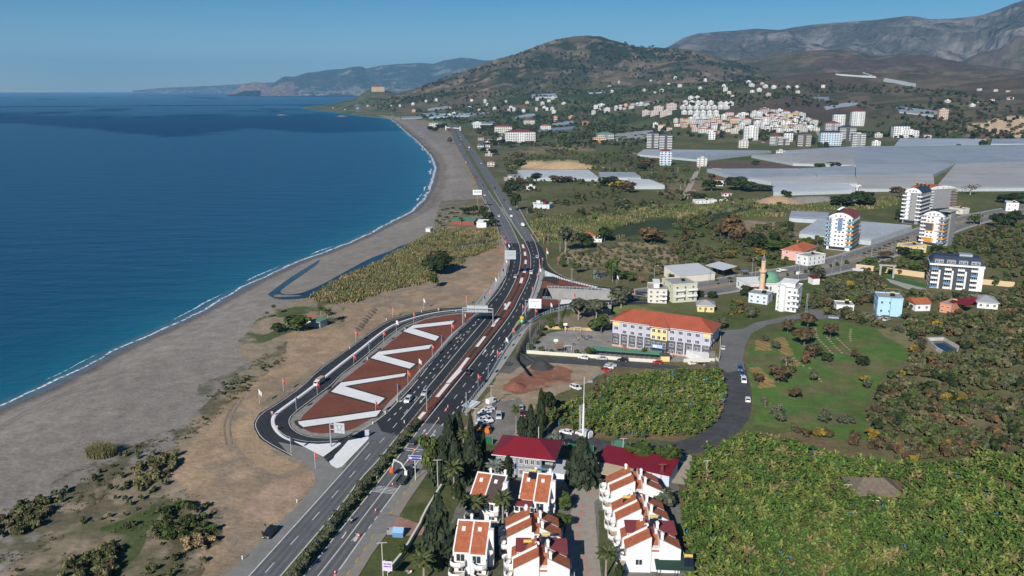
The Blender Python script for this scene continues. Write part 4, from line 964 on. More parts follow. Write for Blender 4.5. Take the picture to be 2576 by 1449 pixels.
def flag(px,py,colour,label,h_=5.2,lean=0.):
    key = (colour,lean)
    if key not in _fl:
        t = thing("flag",label,"flag")
        MB().tube([(0,0,0),(0,0,h_)],.045,5).build("pole",tankw,t)
        fm = dict(red=redf,white=whitef,navy=navyf,orange=orangef)[colour]; mb = MB(); n = 6; L = 1.05; hh = 1.6
        P = [[(L*i/n*(1-.25*lean),.16*math.sin(i*1.3+lean*2)*(i/n+.3),h_-.05-hh*j/4-(.75+.5*lean)*(i/n)**1.3) for j in range(5)] for i in range(n+1)]
        for i in range(n):
            for j in range(4): mb.quad(P[i][j],P[i][j+1],P[i+1][j+1],P[i+1][j],0)
        def pt(u,v,off):
            i = min(int(u*n),n-1); f = u*n-i; j = min(int(v*4),3); g = v*4-j
            a = Vector(P[i][j]).lerp(Vector(P[i+1][j]),f); b = Vector(P[i][j+1]).lerp(Vector(P[i+1][j+1]),f); k = a.lerp(b,g); return (k.x,k.y+off,k.z)
        c = mb.build("cloth",fm,t)
        if colour == 'red':
            e = MB()
            for off in (-.03,.03):
                for i in range(10):
                    a0 = .65+i*(2*math.pi-1.3)/10; a1 = .65+(i+1)*(2*math.pi-1.3)/10
                    w0 = .02+.1*math.sin(math.pi*i/10); w1 = .02+.1*math.sin(math.pi*(i+1)/10)
                    p = lambda a,r: pt(.36+r*math.cos(a)*.8,.5+r*math.sin(a)*.62,off)
                    e.face([p(a0,.3-w0),p(a0,.3),p(a1,.3),p(a1,.3-w1)],0)
                s = [pt(.66+(.12 if i % 2 == 0 else .05)*math.cos(math.pi*i/5+math.pi),.5+(.1 if i % 2 == 0 else .04)*math.sin(math.pi*i/5+math.pi),off) for i in range(10)]
                e.face(s,0)
            e.build("crescent_and_star",whitef,c)
        _fl[key] = [t,0]
    t,used = _fl[key]; a = at(px,py); a.z += .1
    if used: t = dup(t,a,0,label)
    t.location = a; t['label'] = label; t.rotation_euler = (0,0,-.35+.5*rnd.random()); _fl[key][1] = 1
    t['group'] = "flags along the new junction"; return t
def railing(name,pts,label,m,h_=1.0,z=.16,step=2.0,cat="railing",bars=False,m2=None):
    P = walk(smooth([Vector(p) for p in pw(pts)],1),step); mb = MB(); t = thing(name,label,cat,(P[0].x,P[0].y,z)); o = P[0]
    Q = [(p.x-o.x,p.y-o.y,0) for p in P]
    for zz_,r_ in ((h_,.07),(h_*.55,.06)): mb.tube([(x,y,zz_) for x,y,_ in Q],r_,4)
    if bars:
        for (x0,y0,_),(x1,y1,_) in zip(Q,Q[1:]):
            mb.quad((x0,y0,.1),(x1*.55+x0*.45,y1*.55+y0*.45,.1),(x1*.55+x0*.45,y1*.55+y0*.45,h_-.1),(x0,y0,h_-.1),1)
    mb.build("rail",[m,m2 or m],t)
    me = MB().box(-.06,.06,-.06,.06,0,h_+.05).mesh("rail_post",m)
    st = max(1,int(math.ceil(len(Q)/98)))
    for x,y,_ in Q[::st]: link("rail_post",me,t,(x,y,0))
    return t
def wallrun(name,pts,h_,label,m,th=.25,cat="wall",zs=None,world=False,top=None,z0=-.2):
    P = [at(*p) if zs is None else at(*p,zs) for p in pts]; o = P[0]; t_ = MB()
    l = offs(P,-th/2); r = offs(P,th/2)
    for i in range(len(P)-1):
        b = [l[i],r[i],r[i+1],l[i+1]]
        t_.hexa([(k.x-o.x,k.y-o.y,k.z-o.z+z0) for k in b]+[(k.x-o.x,k.y-o.y,k.z-o.z+h_) for k in b],0)
    return tag(t_.build(name,m,loc=o),label,cat)

# ---------------------------------------------------------------- things along the new junction
for s in [("red",q(2,3,"218 822"),"red crescent flag at the outer kerb of the loop, beside the stone heap"),("orange",q(2,3,"775 450"),"orange flag at the outer kerb on the top bend of the loop"),("white",q(2,3,"1243 315"),"white flag beyond the loop at the edge of the bare earth"),
    ("red",q(2,3,"1885 262"),"red crescent flag at the loop's upper end behind the sign gantry"),("red",q(2,3,"1090 522"),"red crescent flag on the loop divider, nearest the gantry"),("white",q(2,3,"830 665"),"white flag on the inner kerb of the loop's top bend"),
    ("red",q(2,3,"635 828"),"red crescent flag by the inner kerb of the loop above the second zigzag"),("navy",q(2,3,"420 1000"),"navy flag by the inner kerb beside the second zigzag's tip"),("red",q(2,3,"190 1185"),"red crescent flag by the inner kerb above the third zigzag"),
    ("white",q(2,3,"1850 530"),"white flag drooping beside the left leg of the big gantry"),("orange",q(2,3,"1665 720"),"orange flag on the paved plaza just below the gantry"),("navy",q(2,3,"1512 895"),"navy flag on the footway beside the first zigzag"),
    ("red",q(2,3,"1372 1040"),"red crescent flag on the footway level with the second zigzag"),("white",q(2,3,"1175 1270"),"white flag on the footway beside the second zigzag's lower arm"),("orange",q(2,3,"1005 1450"),"orange flag on the footway above the third zigzag's end"),
    ("orange",q(2,3,"2240 172"),"orange flag on the beach-side footway above the gantry"),("navy",q(2,3,"2150 262"),"navy flag on the beach-side footway right behind the gantry panel"),("white",q(2,3,"2482 932"),"white flag on the right-hand footway above the turn arrow"),
    ("red",q(2,3,"2352 1132"),"red crescent flag on the right-hand footway beside the turn arrow"),("navy",q(2,3,"2215 1342"),"navy flag on the right-hand footway below the turn arrow"),("red",q(2,4,"2062 45"),"red crescent flag on the right-hand footway beside the dark travelling car"),
    ("navy",q(2,4,"850 212"),"navy flag where the beach-side railing ends"),("red",q(2,4,"520 482"),"red crescent flag on the end of the fourth white stripe"),("white",h4(0,2,"1960 152"),"white flag at the outermost bend of the loop"),
    ("navy",h4(0,2,"2237 207"),"navy flag on the loop divider near its tightest bend"),("navy",h4(0,2,"2197 522"),"navy flag where the loop divider opens into the white island"),("red",h4(0,2,"2380 642"),"red crescent flag at the foot of the loop by the coast road"),
    ("red",h4(0,2,"2395 80"),"red crescent flag on the loop divider in front of the oncoming tan truck"),("red",D("713 985"),"red crescent flag on the bare earth left of the loop"),
    ("red",q(3,3,"300 132"),"red crescent flag on the wedge footway beside the trench"),("red",q(3,3,"155 402"),"red crescent flag at the foot of the white direction sign"),("red",q(3,3,"348 472"),"red crescent flag on the lower slip road near the chevron board"),
    ("white",q(3,3,"580 382"),"white flag standing on the lower slip road"),("red",q(3,3,"925 217"),"red crescent flag by the lower slip road near the eucalyptus trees"),("red",q(3,3,"1840 192"),"red crescent flag by the slip road in front of the cream flats"),
    ("orange",q(3,3,"10 782"),"orange flag on the right-hand footway beside the yellow gore"),("red",q(3,2,"470 792"),"red crescent flag beyond the far end of the upper slip road by the bridge"),("orange",q(3,2,"515 962"),"orange flag on the outer kerb of the upper slip road"),
    ("white",q(3,2,"520 1012"),"white flag on the outer kerb of the upper slip road below the orange flag"),("red",q(3,2,"450 1112"),"red crescent flag at the nose of the upper slip road"),("red",q(3,2,"690 1102"),"red crescent flag on the earth bank right of the upper slip road"),
    ("orange",q(3,2,"410 1212"),"orange flag on the wedge footway near the white triangle"),("white",q(3,2,"415 1292"),"white flag on the wedge footway near the white triangle"),("red",q(3,2,"375 1372"),"red crescent flag on the wedge footway opposite the brown paving"),
    ("white",q(3,2,"1580 1402"),"white flag by the outer kerb of the upper slip road in front of the lawn"),("red",q(2,2,"2480 842"),"red crescent flag on the left carriageway where the bridge begins"),("white",q(2,2,"2520 905"),"white flag directly behind the small overhead panel"),
    ("red",q(2,2,"2500 1102"),"red crescent flag on the beach-side footway below the small overhead panel"),("white",q(2,2,"2475 1152"),"white flag on the beach-side footway, first below the red one"),("red",q(2,2,"2460 1212"),"red crescent flag midway along the beach-side footway"),
    ("navy",q(2,2,"2428 1282"),"navy flag midway along the beach-side footway"),("red",q(2,2,"2372 1362"),"red crescent flag in the lower half of the beach-side footway"),("white",q(2,2,"2322 1432"),"white flag in the lower half of the beach-side footway")]:
    flag(*s[1][0],s[0],s[2],5.0+.6*rnd.random(),round(rnd.choice((0.,.5,1.)),1))
bluerail = mat("blue guard rail",(.06,.11,.2),.5); palerail = mat("pale guard rail",(.5,.56,.62),.5)
railing("guardrail",D("1002 1003 1037 966 1060 937 1109 885 1149 839 1190 802 1206 788"),"blue guardrail between the zigzag plaza and the coast road",bluerail,.9,cat="guardrail",bars=True,m2=palerail)
railing("guardrail",D("1222 769 1240 746 1255 725 1272 698 1281 675 1283 650 1281 633"),"blue guardrail along the beach-side footway above the gantry",bluerail,.9,cat="guardrail",bars=True,m2=palerail)
railing("railing",D("1199 767 1231 725"),"pale railing on the outer edge of the beach-side footway",palerail,1.1,bars=True)
railing("guardrail",D("1163 1038 1199 989 1219 966 1237 938 1254 909 1272 879 1288 856 1303 838 1327 818 1342 807 1362 794 1389 784 1435 772 1480 769 1538 767"),"long pale guardrail beside the right carriageway and the lower slip road",palerail,1.1,cat="guardrail",bars=True,m2=bluerail)
railing("guardrail",D("1318 790 1329 770 1344 734 1352 705 1360 675"),"pale guardrail along the paved wedge",palerail,1.0,cat="guardrail",bars=True)
railing("guardrail",D("1034 1064 1074 1013 1114 965 1174 890 1221 832 1249 793 1274 755 1288 730 1301 703 1309 682 1314 655 1314 633 1309 611"),"dark guardrail on the left edge of the terracotta median",darkm,.8,cat="guardrail",m2=palerail)
railing("guardrail",D("1060 1068 1102 1011 1139 966 1190 904 1245 836 1286 783 1300 754 1314 727 1328 696 1331 671 1331 646 1326 628 1316 609"),"dark guardrail on the right edge of the terracotta median",darkm,.8,cat="guardrail",m2=palerail)
railing("guardrail",D("1372 688 1399 700 1446 713 1506 727"),"pale guardrail along the inner edge of the upper slip road",palerail,.9,cat="guardrail",bars=True)
railing("railing",D("1377 725 1420 726 1480 729 1541 733"),"thin railing along the top of the underpass wall",palerail,1.1)
railing("railing",D("1366 752 1390 753"),"short railing at the corner of the underpass opening",palerail,1.1)
wallrun("bridge_parapet",D("1271 612 1257 592 1246 566 1234 533 1220 503"),1.1,"grey concrete parapet on the beach side of the river bridge",conc,.5,"parapet",.05)
wallrun("bridge_parapet",D("1314 600 1296 573 1282 553 1262 524"),1.0,"grey concrete parapet along the gap between the bridge decks",conc,.5,"parapet",.05)
wallrun("bridge_parapet",D("1355 608 1330 570 1308 530 1292 512"),1.0,"grey concrete parapet on the inland side of the river bridge",conc,.5,"parapet",.05)
# retaining walls
cw = mat("shuttered concrete",(.28,.28,.275),.92,nz=(.25,.16),nz2=(1.2,.1),bands=(.5,.06,'X'))
def vwall(name,pts,ztop,zbot,label,m,th=.4):
    P = [at(*p,0.0) for p in pts]; o = P[0]; mb = MB(); l = offs(P,-th/2); r = offs(P,th/2); n = len(P)
    zt = ztop if isinstance(ztop,list) else [ztop]*n; zb = zbot if isinstance(zbot,list) else [zbot]*n
    for i in range(n-1):
        b = [l[i],r[i],r[i+1],l[i+1]]; k = [i,i,i+1,i+1]
        mb.hexa([(p.x-o.x,p.y-o.y,zb[j]) for p,j in zip(b,k)]+[(p.x-o.x,p.y-o.y,zt[j]) for p,j in zip(b,k)])
    return tag(mb.build(name,m,loc=(o.x,o.y,0)),label,"wall")
vwall("retaining_wall",D("1377 726 1420 727 1480 730 1541 733 1600 741"),.35,-6.4,"tall concrete retaining wall of the underpass below the terracotta wedge",cw)
vwall("retaining_wall",D("1367 752 1412 754 1480 755 1541 755 1600 752"),.3,-6.4,"low concrete wall on the near edge of the underpass opening",cw)
vwall("retaining_wall",D("1377 726 1367 752"),.3,-6.4,"slanting dark wing wall at the mouth of the underpass",dgrey_w)
vwall("retaining_wall",D("1292 858 1303 840 1327 820 1342 809 1362 796 1389 786 1435 774 1490 771 1538 769"),.5,-6.0,"curved concrete retaining wall carrying the lower slip road above the school",cw)
w = pw(D("1368 751 1541 754 1541 735 1378 728"),-6.0); sheet("underpass_floor",[(a,b) for a,b in D("1368 751 1541 754 1541 735 1378 728")],conc,-5.9)
# sign gantries
def gantry():
    a = at(*q(2,3,"1832 545")[0]); b = at(*q(2,3,"2288 558")[0]); hL = hpx(*q(2,3,"1832 545")[0],q(2,3,"1832 285")[0][1]); hR = hpx(*q(2,3,"2288 558")[0],q(2,3,"2288 318")[0][1]); h_ = (hL+hR)/2
    d = b-a; L = d.length; t = thing("sign_gantry","large steel gantry across the left carriageway with grey panels seen from behind","gantry",a,math.atan2(d.y,d.x))
    for x in (0,L): MB().tube([(x,0,0),(x,0,h_)],[.24,.2],8).build("post",metal,t)
    mb = MB()
    for z in (h_-.15,h_-1.75):
        for y in (-.45,.45): mb.tube([(0,y,z),(L,y,z)],.09,5)
    n = 16
    for i in range(n):
        x0,x1 = L*i/n,L*(i+1)/n
        for y in (-.45,.45): mb.tube([(x0,y,h_-.15 if i % 2 else h_-1.75),(x1,y,h_-1.75 if i % 2 else h_-.15)],.05,4)
    mb.build("truss",metal,t)
    pm = mat("pale sign back",(.4,.44,.47),.5,nz=(.5,.05))
    for x0,x1,k in ((.13*L,.38*L,3),(.39*L,.83*L,6)):
        mb = MB(); mb.box(x0,x1,.6,.68,h_-2.3,h_+1.1,0)
        for i in range(k+1): x = x0+(x1-x0)*i/k; mb.box(max(x0,x-.05),min(x1,x+.05),.5,.598,h_-2.3,h_+1.1,1)
        for z in (h_-2.25,h_-.6,h_+1.05): mb.box(x0,x1,.44,.498,z-.06,z+.04,1)
        mb.build("sign_panel",[pm,metal],t)
gantry()
def armsign(px,py,pyt,dx,label,panel,w_,hh,ang,off,front=None,facing=1):
    h_ = hpx(px,py,pyt); a = at(px,py); t = thing("road_sign",label,"road sign",a,ang)
    MB().tube([(0,0,0),(0,0,h_)],[.22,.18],8).build("post",metal,t)
    mb = MB()
    for z in (h_-.3,h_-2.0): mb.tube([(0,0,z),(dx+w_*.9,0,z)],.09,5)
    mb.build("arm",metal,t)
    mb = MB(); mb.box(dx,dx+w_,-.12-.06*facing,-.04-.06*facing,h_-hh+off,h_+off,0)
    if not front:
        for i in range(4): x = dx+w_*i/3; mb.box(max(dx,x-.05),min(dx+w_,x+.05),-.25,-.182,h_-hh+off,h_+off,1)
        for z in (h_-.3,h_-2.0): mb.box(dx,dx+w_,-.3,-.252,z-.08,z+.08,1)
        mb.tube([(dx+w_*.2,-.3,h_-.3),(dx+w_*.5,-.3,h_-2.)],.06,4,1); mb.tube([(dx+w_*.8,-.3,h_-.3),(dx+w_*.5,-.3,h_-2.)],.06,4,1)
    c = mb.build("sign_panel",[panel,metal],t)
    return t,c,h_
pm = MATS["pale sign back"]
armsign(833,1125,1064,1.4,"grey direction sign seen from behind on a cantilever post on the white island",pm,3.5,3.3,-.25,.4)
armsign(1272,698,634,-.6,"small overhead panel seen from behind beside the river bridge",pm,6.5,5.2,0.0,1.0)
wsign = mat("white sign face",(.72,.73,.76),.5)
t,c,h_ = armsign(1321.5,795.5,754,1.6,"white direction sign with blue lettering at the wedge of the junction",wsign,6.0,4.6,-.12,.6,front=True)
text("Demirtaş",1.05,mat("blue sign ink",(.03,.05,.2),.6),c,(4.6,-.19,h_-.6))
ar = MB(); ar.face([(4.3,-.19,h_-3.4),(4.5,-.19,h_-3.55),(4.95,-.19,h_-3.0),(5.05,-.19,h_-3.1),(5.1,-.19,h_-2.6),(4.65,-.19,h_-2.75),(4.8,-.19,h_-2.85)]); ar.build("arrow",MATS["blue sign ink"],c)
def jandarma():
    a = at(*q(2,4,"1118 1460")[0]); h_ = 6.4; t = thing("police_sign","blue station sign with white lettering on a single post by the pavement","sign",a,-.12)
    MB().tube([(0,0,0),(0,0,h_)],.1,8).build("post",tankw,t)
    c = MB().box(-1.75,1.85,-.16,0,h_-.1,h_+1.15,0).box(-1.82,1.92,-.12,.02,h_-.17,h_+1.22,1).build("sign_panel",[mat("blue sign face",(.012,.04,.24),.5),tankw],t)
    e = MB(); e.tube([(-1.25,-.19,h_+.52),(-1.25,-.165,h_+.52)],.36,14,0); e.tube([(-1.25,-.2,h_+.52),(-1.25,-.195,h_+.52)],.16,10,1); e.build("emblem",[whitef,redf],c)
    text("JANDARMA",.48,whitef,c,(.32,-.18,h_+.52))
    MB().face([(1.5,-.175,h_+.3),(1.75,-.175,h_+.3),(1.75,-.175,h_+.6),(1.62,-.175,h_+.78),(1.5,-.175,h_+.6)]).build("house_mark",whitef,c)
jandarma()
def board(name,px,py,w_,hh,h0,label,face_m,rz=0,cat="sign",lines=0,ink=None):
    a = at(px,py); t = thing(name,label,cat,a,rz)
    MB().tube([(0,0,0),(0,0,h0+hh*.5)],.06,6).build("post",tankw,t)
    c = MB().box(-w_/2,w_/2,-.12,-.05,h0,h0+hh).build("sign_panel",face_m,t)
    for i in range(lines):
        z = h0+hh*(.72-.26*i)
        k = MB(); x = -w_*.36
        for wd in ((.3,.42) if i == 0 else (.5,.2)): k.box(x*1.0,x+w_*wd,-.135,-.121,z-.05*hh,z+.05*hh); x += w_*wd+.06*w_
        k.build("lettering",ink or darkm,c)
    return t
board("notice_sign",976,1462,2.2,2.4,2.6,"white and purple notice board on the garden wall at the bottom edge",mat("lilac sign face",(.6,.52,.66),.6),-.1,lines=2,ink=mat("purple ink",(.1,.03,.2),.6))
for px,py,lb in ((q(3,3,"415 318")[0]+("chevron board on a short post in the dark paving of the wedge",)),(q(2,3,"842 545")[0]+("chevron board on the loop divider at the top bend",)),(q(2,3,"1465 355")[0]+("chevron board on the loop divider near the gantry",)),(685,1047,"chevron board on the loop divider at the outermost bend"),(697,1083,"chevron board on the loop divider below the outermost bend")):
    board("chevron_sign",px,py,.75,.75,1.0,lb,mat("red white chevron",(.5,.28,.26),.6,nz=(2.5,.6)))
a = at(*q(3,3,"143 570")[0])
t = thing("warning_sign","yellow arrow board above a green round keep-right sign at the gore","road sign",a)
MB().tube([(0,0,0),(0,0,4.2)],.06,6).build("post",metal,t)
MB().box(-.8,.8,-.12,-.04,3.1,4.5).build("arrow_board",mat("yellow sign face",(.6,.38,.03),.5,nz=(1.3,.5)),t)
k = MB().tube([(0,-.14,2.3),(0,-.04,2.3)],.75,16).build("round_sign",mat("green sign face",(.05,.45,.12),.5),t)
MB().face([(-.12,-.15,1.9),(.12,-.15,1.9),(.12,-.15,2.3),(.35,-.15,2.3),(0,-.15,2.75),(-.35,-.15,2.3),(-.12,-.15,2.3)]).build("arrow",whitef,k)
for (px,py),lb in zip(q(2,4,"388 800"),("small grey sign at the tip of the big white island",)): board("road_sign",px,py,1.3,1.9,.6,lb,pm,.2)
for (px,py),lb in zip(D("1194 1203 1271 780 1303 668 1289 715"),("round sign","triangular sign seen from behind on the median above the gantry leg","","")):
    if lb.startswith("tri"): board("road_sign",px,py,1.2,1.2,2.2,lb,pm)
# cones
ck = None
conem = mat("orange red cone",(.55,.05,.03),.6)
for i,((px,py),lb) in enumerate(zip(q(2,4,"1607 355 1578 408 1469 540 1283 778 1232 852 1103 1022 1003 1178")+q(2,5,"771 88 517 480 264 865")+D("843 1444"),("farthest cone on the fresh right carriageway","second farthest cone on the fresh asphalt","cone at the seam between fresh and old asphalt","cone beside the turn arrow on the old asphalt","cone just above the two white crossing bars","cone standing on the two white crossing bars","cone between the crossing bars and the crane truck","cone beside the five-bar marking","cone level with the motorcycle","cone on the painted 70","cone nearest the bottom edge of the photo"))):
    a = at(px,py); a.z += .07; lb = "red and white "+lb
    if ck is None:
        ck = thing("traffic_cone",lb,"cone",a,0,"cones closing the lane")
        MB().box(-.26,.26,-.26,.26,0,.05).build("base",conem,ck); MB().lathe([(.2,.05),(.13,.35)],8,0).lathe([(.13,.35),(.085,.6)],8,1).lathe([(.085,.6),(.04,.85)],8,0).build("cone",[conem,whitef],ck)
        ck.scale = (1.25,)*3
    else: dup(ck,a,0,lb)
# delineator posts
pk = None
for i,(px,py) in enumerate(D("1017 1065 948 1207 967 1178 1030 1110 967 1420 747 1265 610 1408 938 1068 969 1041 999 1010 972 806 1060 786 880 878 1019 830 924 905 1147 785 903 1258")):
    a = at(px,py); a.z += .1
    if pk is None:
        pk = thing("marker_post","white roadside marker post with dark top","post",a,0,"white marker posts along the road edges")
        MB().box(-.07,.07,-.05,.05,0,.8).build("post",tankw,pk); MB().box(-.072,.072,-.052,.052,.8,.98).build("cap",darkm,pk); pk.scale = (1.5,1.5,1.3)
    else: dup(pk,a)
# poles
pole("lamp_post",*q(2,4,"1290 405")[0],q(2,4,"1290 90")[0][1],"thick grey steel post on the median behind the silver car","post",'post')
pole("lamp_post",*q(2,4,"1886 465")[0],q(2,4,"1878 140")[0][1],"grey steel post beside the stacked white crash barriers","post",'post')
for c_,r_,s,pt_,lb in ((2,4,"2260 352",22,"T-shaped concrete pole in front of the white cargo van"),(2,4,"2018 590",362,"T-shaped concrete pole left of the parked wrecks"),(2,5,"1455 108",-310,"T-shaped pole behind the crane truck and the blue sign"),(2,5,"632 1500",935,"T-shaped concrete pole at the lower left of the villa garden"),
        (3,4,"1668 1100",815,"T-shaped concrete pole beside the green-roofed kiosk"),(4,5,"350 -20",-300,"T-shaped wooden pole among the banana plants near the pale track")):
    p = q(c_,r_,s)[0]; pole("utility_pole",p[0],p[1],q(c_,r_,f"0 {pt_}")[0][1],lb,"utility pole",'tee',group="T-shaped utility poles",rz=.1)
pole("utility_pole",2131,1245,1218,"T-shaped wooden pole beside the thatched farm shed","utility pole",'tee',group="T-shaped utility poles")
for c_,r_,s,pt_,lb in ((3,3,"270 800",490,"lattice power mast left of the school yard fence"),(3,3,"705 520",170,"lattice power mast in front of the curved retaining wall"),(3,3,"1115 255",10,"lattice power mast above the underpass wall"),(3,2,"540 800",635,"lattice power mast beside the river bridge"),(3,2,"722 905",755,"lattice power mast beside the big dark tree"),(3,2,"898 1380",1160,"lattice power mast on the terracotta wedge"),(3,2,"842 1090",980,"lattice power mast on the scrubby mound"),(3,2,"225 340",240,"lattice mast beside the coast road verge"),(4,3,"1860 365",85,"lattice mast beside the white four-storey flats")):
    p = q(c_,r_,s)[0]; pole("power_mast",p[0],p[1],q(c_,r_,f"0 {pt_}")[0][1],lb,"power mast",'lattice',group="lattice power masts")
pole("power_mast",1664,1219,1166,"rust brown lattice mast behind the villas","power mast",'lattice',mat("rusty steel",(.2,.09,.06),.8))
for c_,r_,s,pt_,lb in ((4,2,"1040 1270",990,"tall street lamp beside the bus shelter"),(4,2,"1085 1370",1140,"street lamp on the boulevard median behind the minaret"),(4,2,"385 1360",1080,"street lamp in front of the white warehouse"),(4,2,"1700 1165",935,"street lamp beside the pink house"),(4,2,"1745 1310",1035,"street lamp on the near kerb by the pickup"),(4,2,"2245 1240",1040,"street lamp left of the red-roofed hut"),(4,2,"2380 1200",960,"street lamp on the far kerb below the tower"),
        (5,2,"265 985",820,"street lamp beside the first median palm"),(5,2,"570 935",760,"street lamp behind the boulevard's near kerb shrubs"),(5,2,"838 790",660,"street lamp beside the last median palm"),(5,2,"1905 520",310,"pole at the road fork right of the towers"),(3,2,"1513 1360",1070,"street lamp on the lawn by the upper slip road"),(3,2,"2140 1395",1110,"street lamp by the palm near the cream flats"),(3,3,"1502 240",75,"street lamp beside the tall eucalyptus")):
    p = q(c_,r_,s)[0]; pole("street_lamp",p[0],p[1],q(c_,r_,f"0 {pt_}")[0][1],lb,"street lamp",'lamp',group="street lamps",rz=.2)
def mast():
    px,py = 1466,1118; a = at(px,py); h1 = hpx(px,py,1016); h2 = hpx(px,py,948); t = thing("antenna_mast","very tall pale antenna mast with a ladder beside the white minibus","mast",a)
    MB().tube([(0,0,0),(0,0,h1)],[.42,.3],10).build("lower_mast",tankw,t); MB().tube([(0,0,h1),(0,0,h2)],[.13,.06],6).build("upper_mast",tankw,t)
    l = MB()
    for x in (-1.15,-.75): l.tube([(x,0,1),(x,0,h1-.3)],.05,4)
    for i in range(40): z = 1.2+i*(h1-1.8)/40; l.tube([(-1.15,0,z),(-.75,0,z)],.03,3)
    for i in range(5): z = 2+i*(h1-3)/4.5; l.tube([(-.75,0,z),(0,0,z)],.04,3)
    l.build("ladder",tankw,t)
mast()
# ---------------------------------------------------------------- traffic and parked vehicles
k = car('suv','black'); o = place(k,679,1347,662,1366,"black estate car stopped on the beach-side shoulder with its front door open")
mb = MB().box(-.5,.5,-.04,.04,.45,1.3); d_ = mb.build("open_door",paintm('black'),o,loc=(.75,-1.35,0),rz=1.1)
place(car('hatch','dark grey'),1040,1116,1066,1083,"dark grey hatchback driving up the old right carriageway")
place(car('suv','white'),1027,1010,1000,1043,"white car driving on the left turn arrow beside the median")
place(car('sedan','silver'),1069,992,1045,1021,"silver white saloon driving next to the thick median post")
place(car('sedan','black'),1180,938,1205,906,"black saloon driving up the fresh right carriageway")
t = truck('black',darkm,'crane'); place(t,1019,1207,1044,1175,"dark lorry with a folded white crane arm and an orange drum",cat="truck")
place(car('van','white'),1238,1014,1258,1006,"white cargo van with open rear doors parked beside the T-shaped pole")
place(car('sedan','white'),1227,1034,1210,1038,"white car parked in the upper row of the compound","cars in the compound"); place(car('sedan','white'),1220,1041,1202,1045,"white car second from the top in the compound","cars in the compound")
place(car('hatch','blue'),1213,1050,1198,1054,"blue car parked in the middle of the compound","cars in the compound"); place(car('hatch','white'),1215,1060,1200,1063,"white car in the lower row of the compound","cars in the compound")
place(car('hatch','white'),1228,1059,1236,1064,"white car at the right end of the lower compound row","cars in the compound"); place(car('sedan','silver'),1215,1069,1232,1071,"silver car below the white ones in the compound","cars in the compound")
place(car('suv','silver'),1255,1051,1254,1063,"silver pickup parked right of the compound, facing the camera"); place(car('hatch','black'),1222,1078,1240,1076,"dark wreck in front of the compound cars")
place(truck('orange',mat("orange plate",(.6,.2,.02),.6),'flat'),1213,1088,1240,1092,"orange flatbed lorry behind the tall conifers",sc=.8)
place(car('sedan','silver'),1310,1031,1309,1046,"silver saloon parked at the edge of the site facing the camera"); place(car('hatch','maroon'),1315,1045,1316,1058,"maroon hatchback parked behind the cypress")
place(car('suv','white'),1448,979,1462,985,"white double-cab car parked at the edge of the dry brown brush"); place(car('sedan','white'),1425,1091,1408,1087,"white saloon parked on the lane beside the minibus")
place(car('van','white'),1469,1098,1450,1091,"white minibus with its back doors open under the tall mast",sc=1.18); place(car('sedan','black'),1434,1118,1448,1124,"black saloon half hidden behind the red roof of the station")
place(car('sedan','white'),1468,903,1450,900,"white saloon leftmost in the row along the school wall"); place(car('sedan','silver'),1514,905,1497,904,"silver saloon in the row along the school wall"); place(car('suv','black'),1567,909,1550,907,"black car in front of the green bike shed"); place(car('hatch','red'),1654,915,1638,913,"red hatchback at the right end of the green bike shed")
place(car('sedan','silver'),1537,922,1552,923,"silver saloon, rear one of three parked by the dirt lot"); place(car('hatch','white'),1532,927,1548,929,"white hatchback, middle one of three parked by the dirt lot"); place(car('hatch','red'),1524,934,1540,936,"red car, front one of three parked by the dirt lot")
place(car('hatch','white'),1743,917,1728,919,"white hatchback in front of the white school annex wall"); place(car('hatch','silver'),1819,878,1820,868,"silver hatchback standing alone on the wide village road")
place(car('suv','blue'),1861,931,1863,946,"blue grey car, topmost of three on the lane's right edge"); place(car('sedan','blue'),1867,944,1870,956,"dark blue car, middle of three on the lane's right edge"); place(car('suv','white'),1871,961,1873,974,"white van, lowest of three on the lane's right edge"); place(car('hatch','white'),1881,1009,1880,997,"white hatchback alone on the lane bend by the meadow")
place(car('sedan','pale blue'),2096,802,2112,803,"pale blue old saloon on the earth road by the white cottage"); place(car('suv','white'),2209,803,2200,806,"white off-roader parked below the blue house"); place(car('sedan','silver'),2229,807,2220,810,"silver saloon parked right of the off-roader")
place(car('hatch','silver'),1481,1216,1480,1235,"silver car parked at the mouth of the beige carport")
place(truck('white',tankw,'tank'),1315,570,1302,552,"white tanker lorry crossing the river bridge"); place(car('suv','silver'),1351,649,1347,635,"silver car driving up past the slip road exit"); place(car('suv','white'),1336,688,1339,670,"white car driving up beside the fourth white block"); place(car('sedan','silver'),1297,698,1288,715,"silver saloon coming down beside the median"); place(car('sedan','black'),1304,638,1305,650,"black saloon coming down just below the bridge")
place(car('sedan','white'),1255,545,1264,560,"white saloon coming down above the bridge"); place(car('suv','white'),1284,528,1277,516,"white car driving up just above the tanker, farther one"); place(car('van','white'),1286,546,1280,534,"white van driving up just above the tanker, nearer one")
place(truck('orange',mat("orange plate",(.6,.2,.02),.6),'flat'),1268,598,1272,612,"orange works lorry stopped on the bridge shoulder",sc=.7)
t = truck('white',mat("tan cargo body",(.45,.36,.26),.7),'box'); place(t,803,967,776,985,"small white lorry with a tan body coming round the loop",sc=.72)
place(truck('white',tankw,'flat'),1966,684,1950,686,"white flatbed lorry on the far side of the boulevard",sc=.9); place(car('van','white'),2011,691,2020,689,"white pickup on the near side of the boulevard"); place(car('sedan','white'),1890,712,1880,713,"white car beside the minaret on the boulevard")
place(car('sedan','white'),2049,616,2060,617,"white car parked behind the pink house, farther one"); place(car('sedan','white'),2042,622,2052,623,"white car parked behind the pink house, nearer one"); place(car('hatch','black'),2060,612,2070,613,"dark car parked beside the orange-trimmed tower"); place(car('hatch','maroon'),2072,623,2073,632,"dark red car at the foot of the orange-trimmed tower")
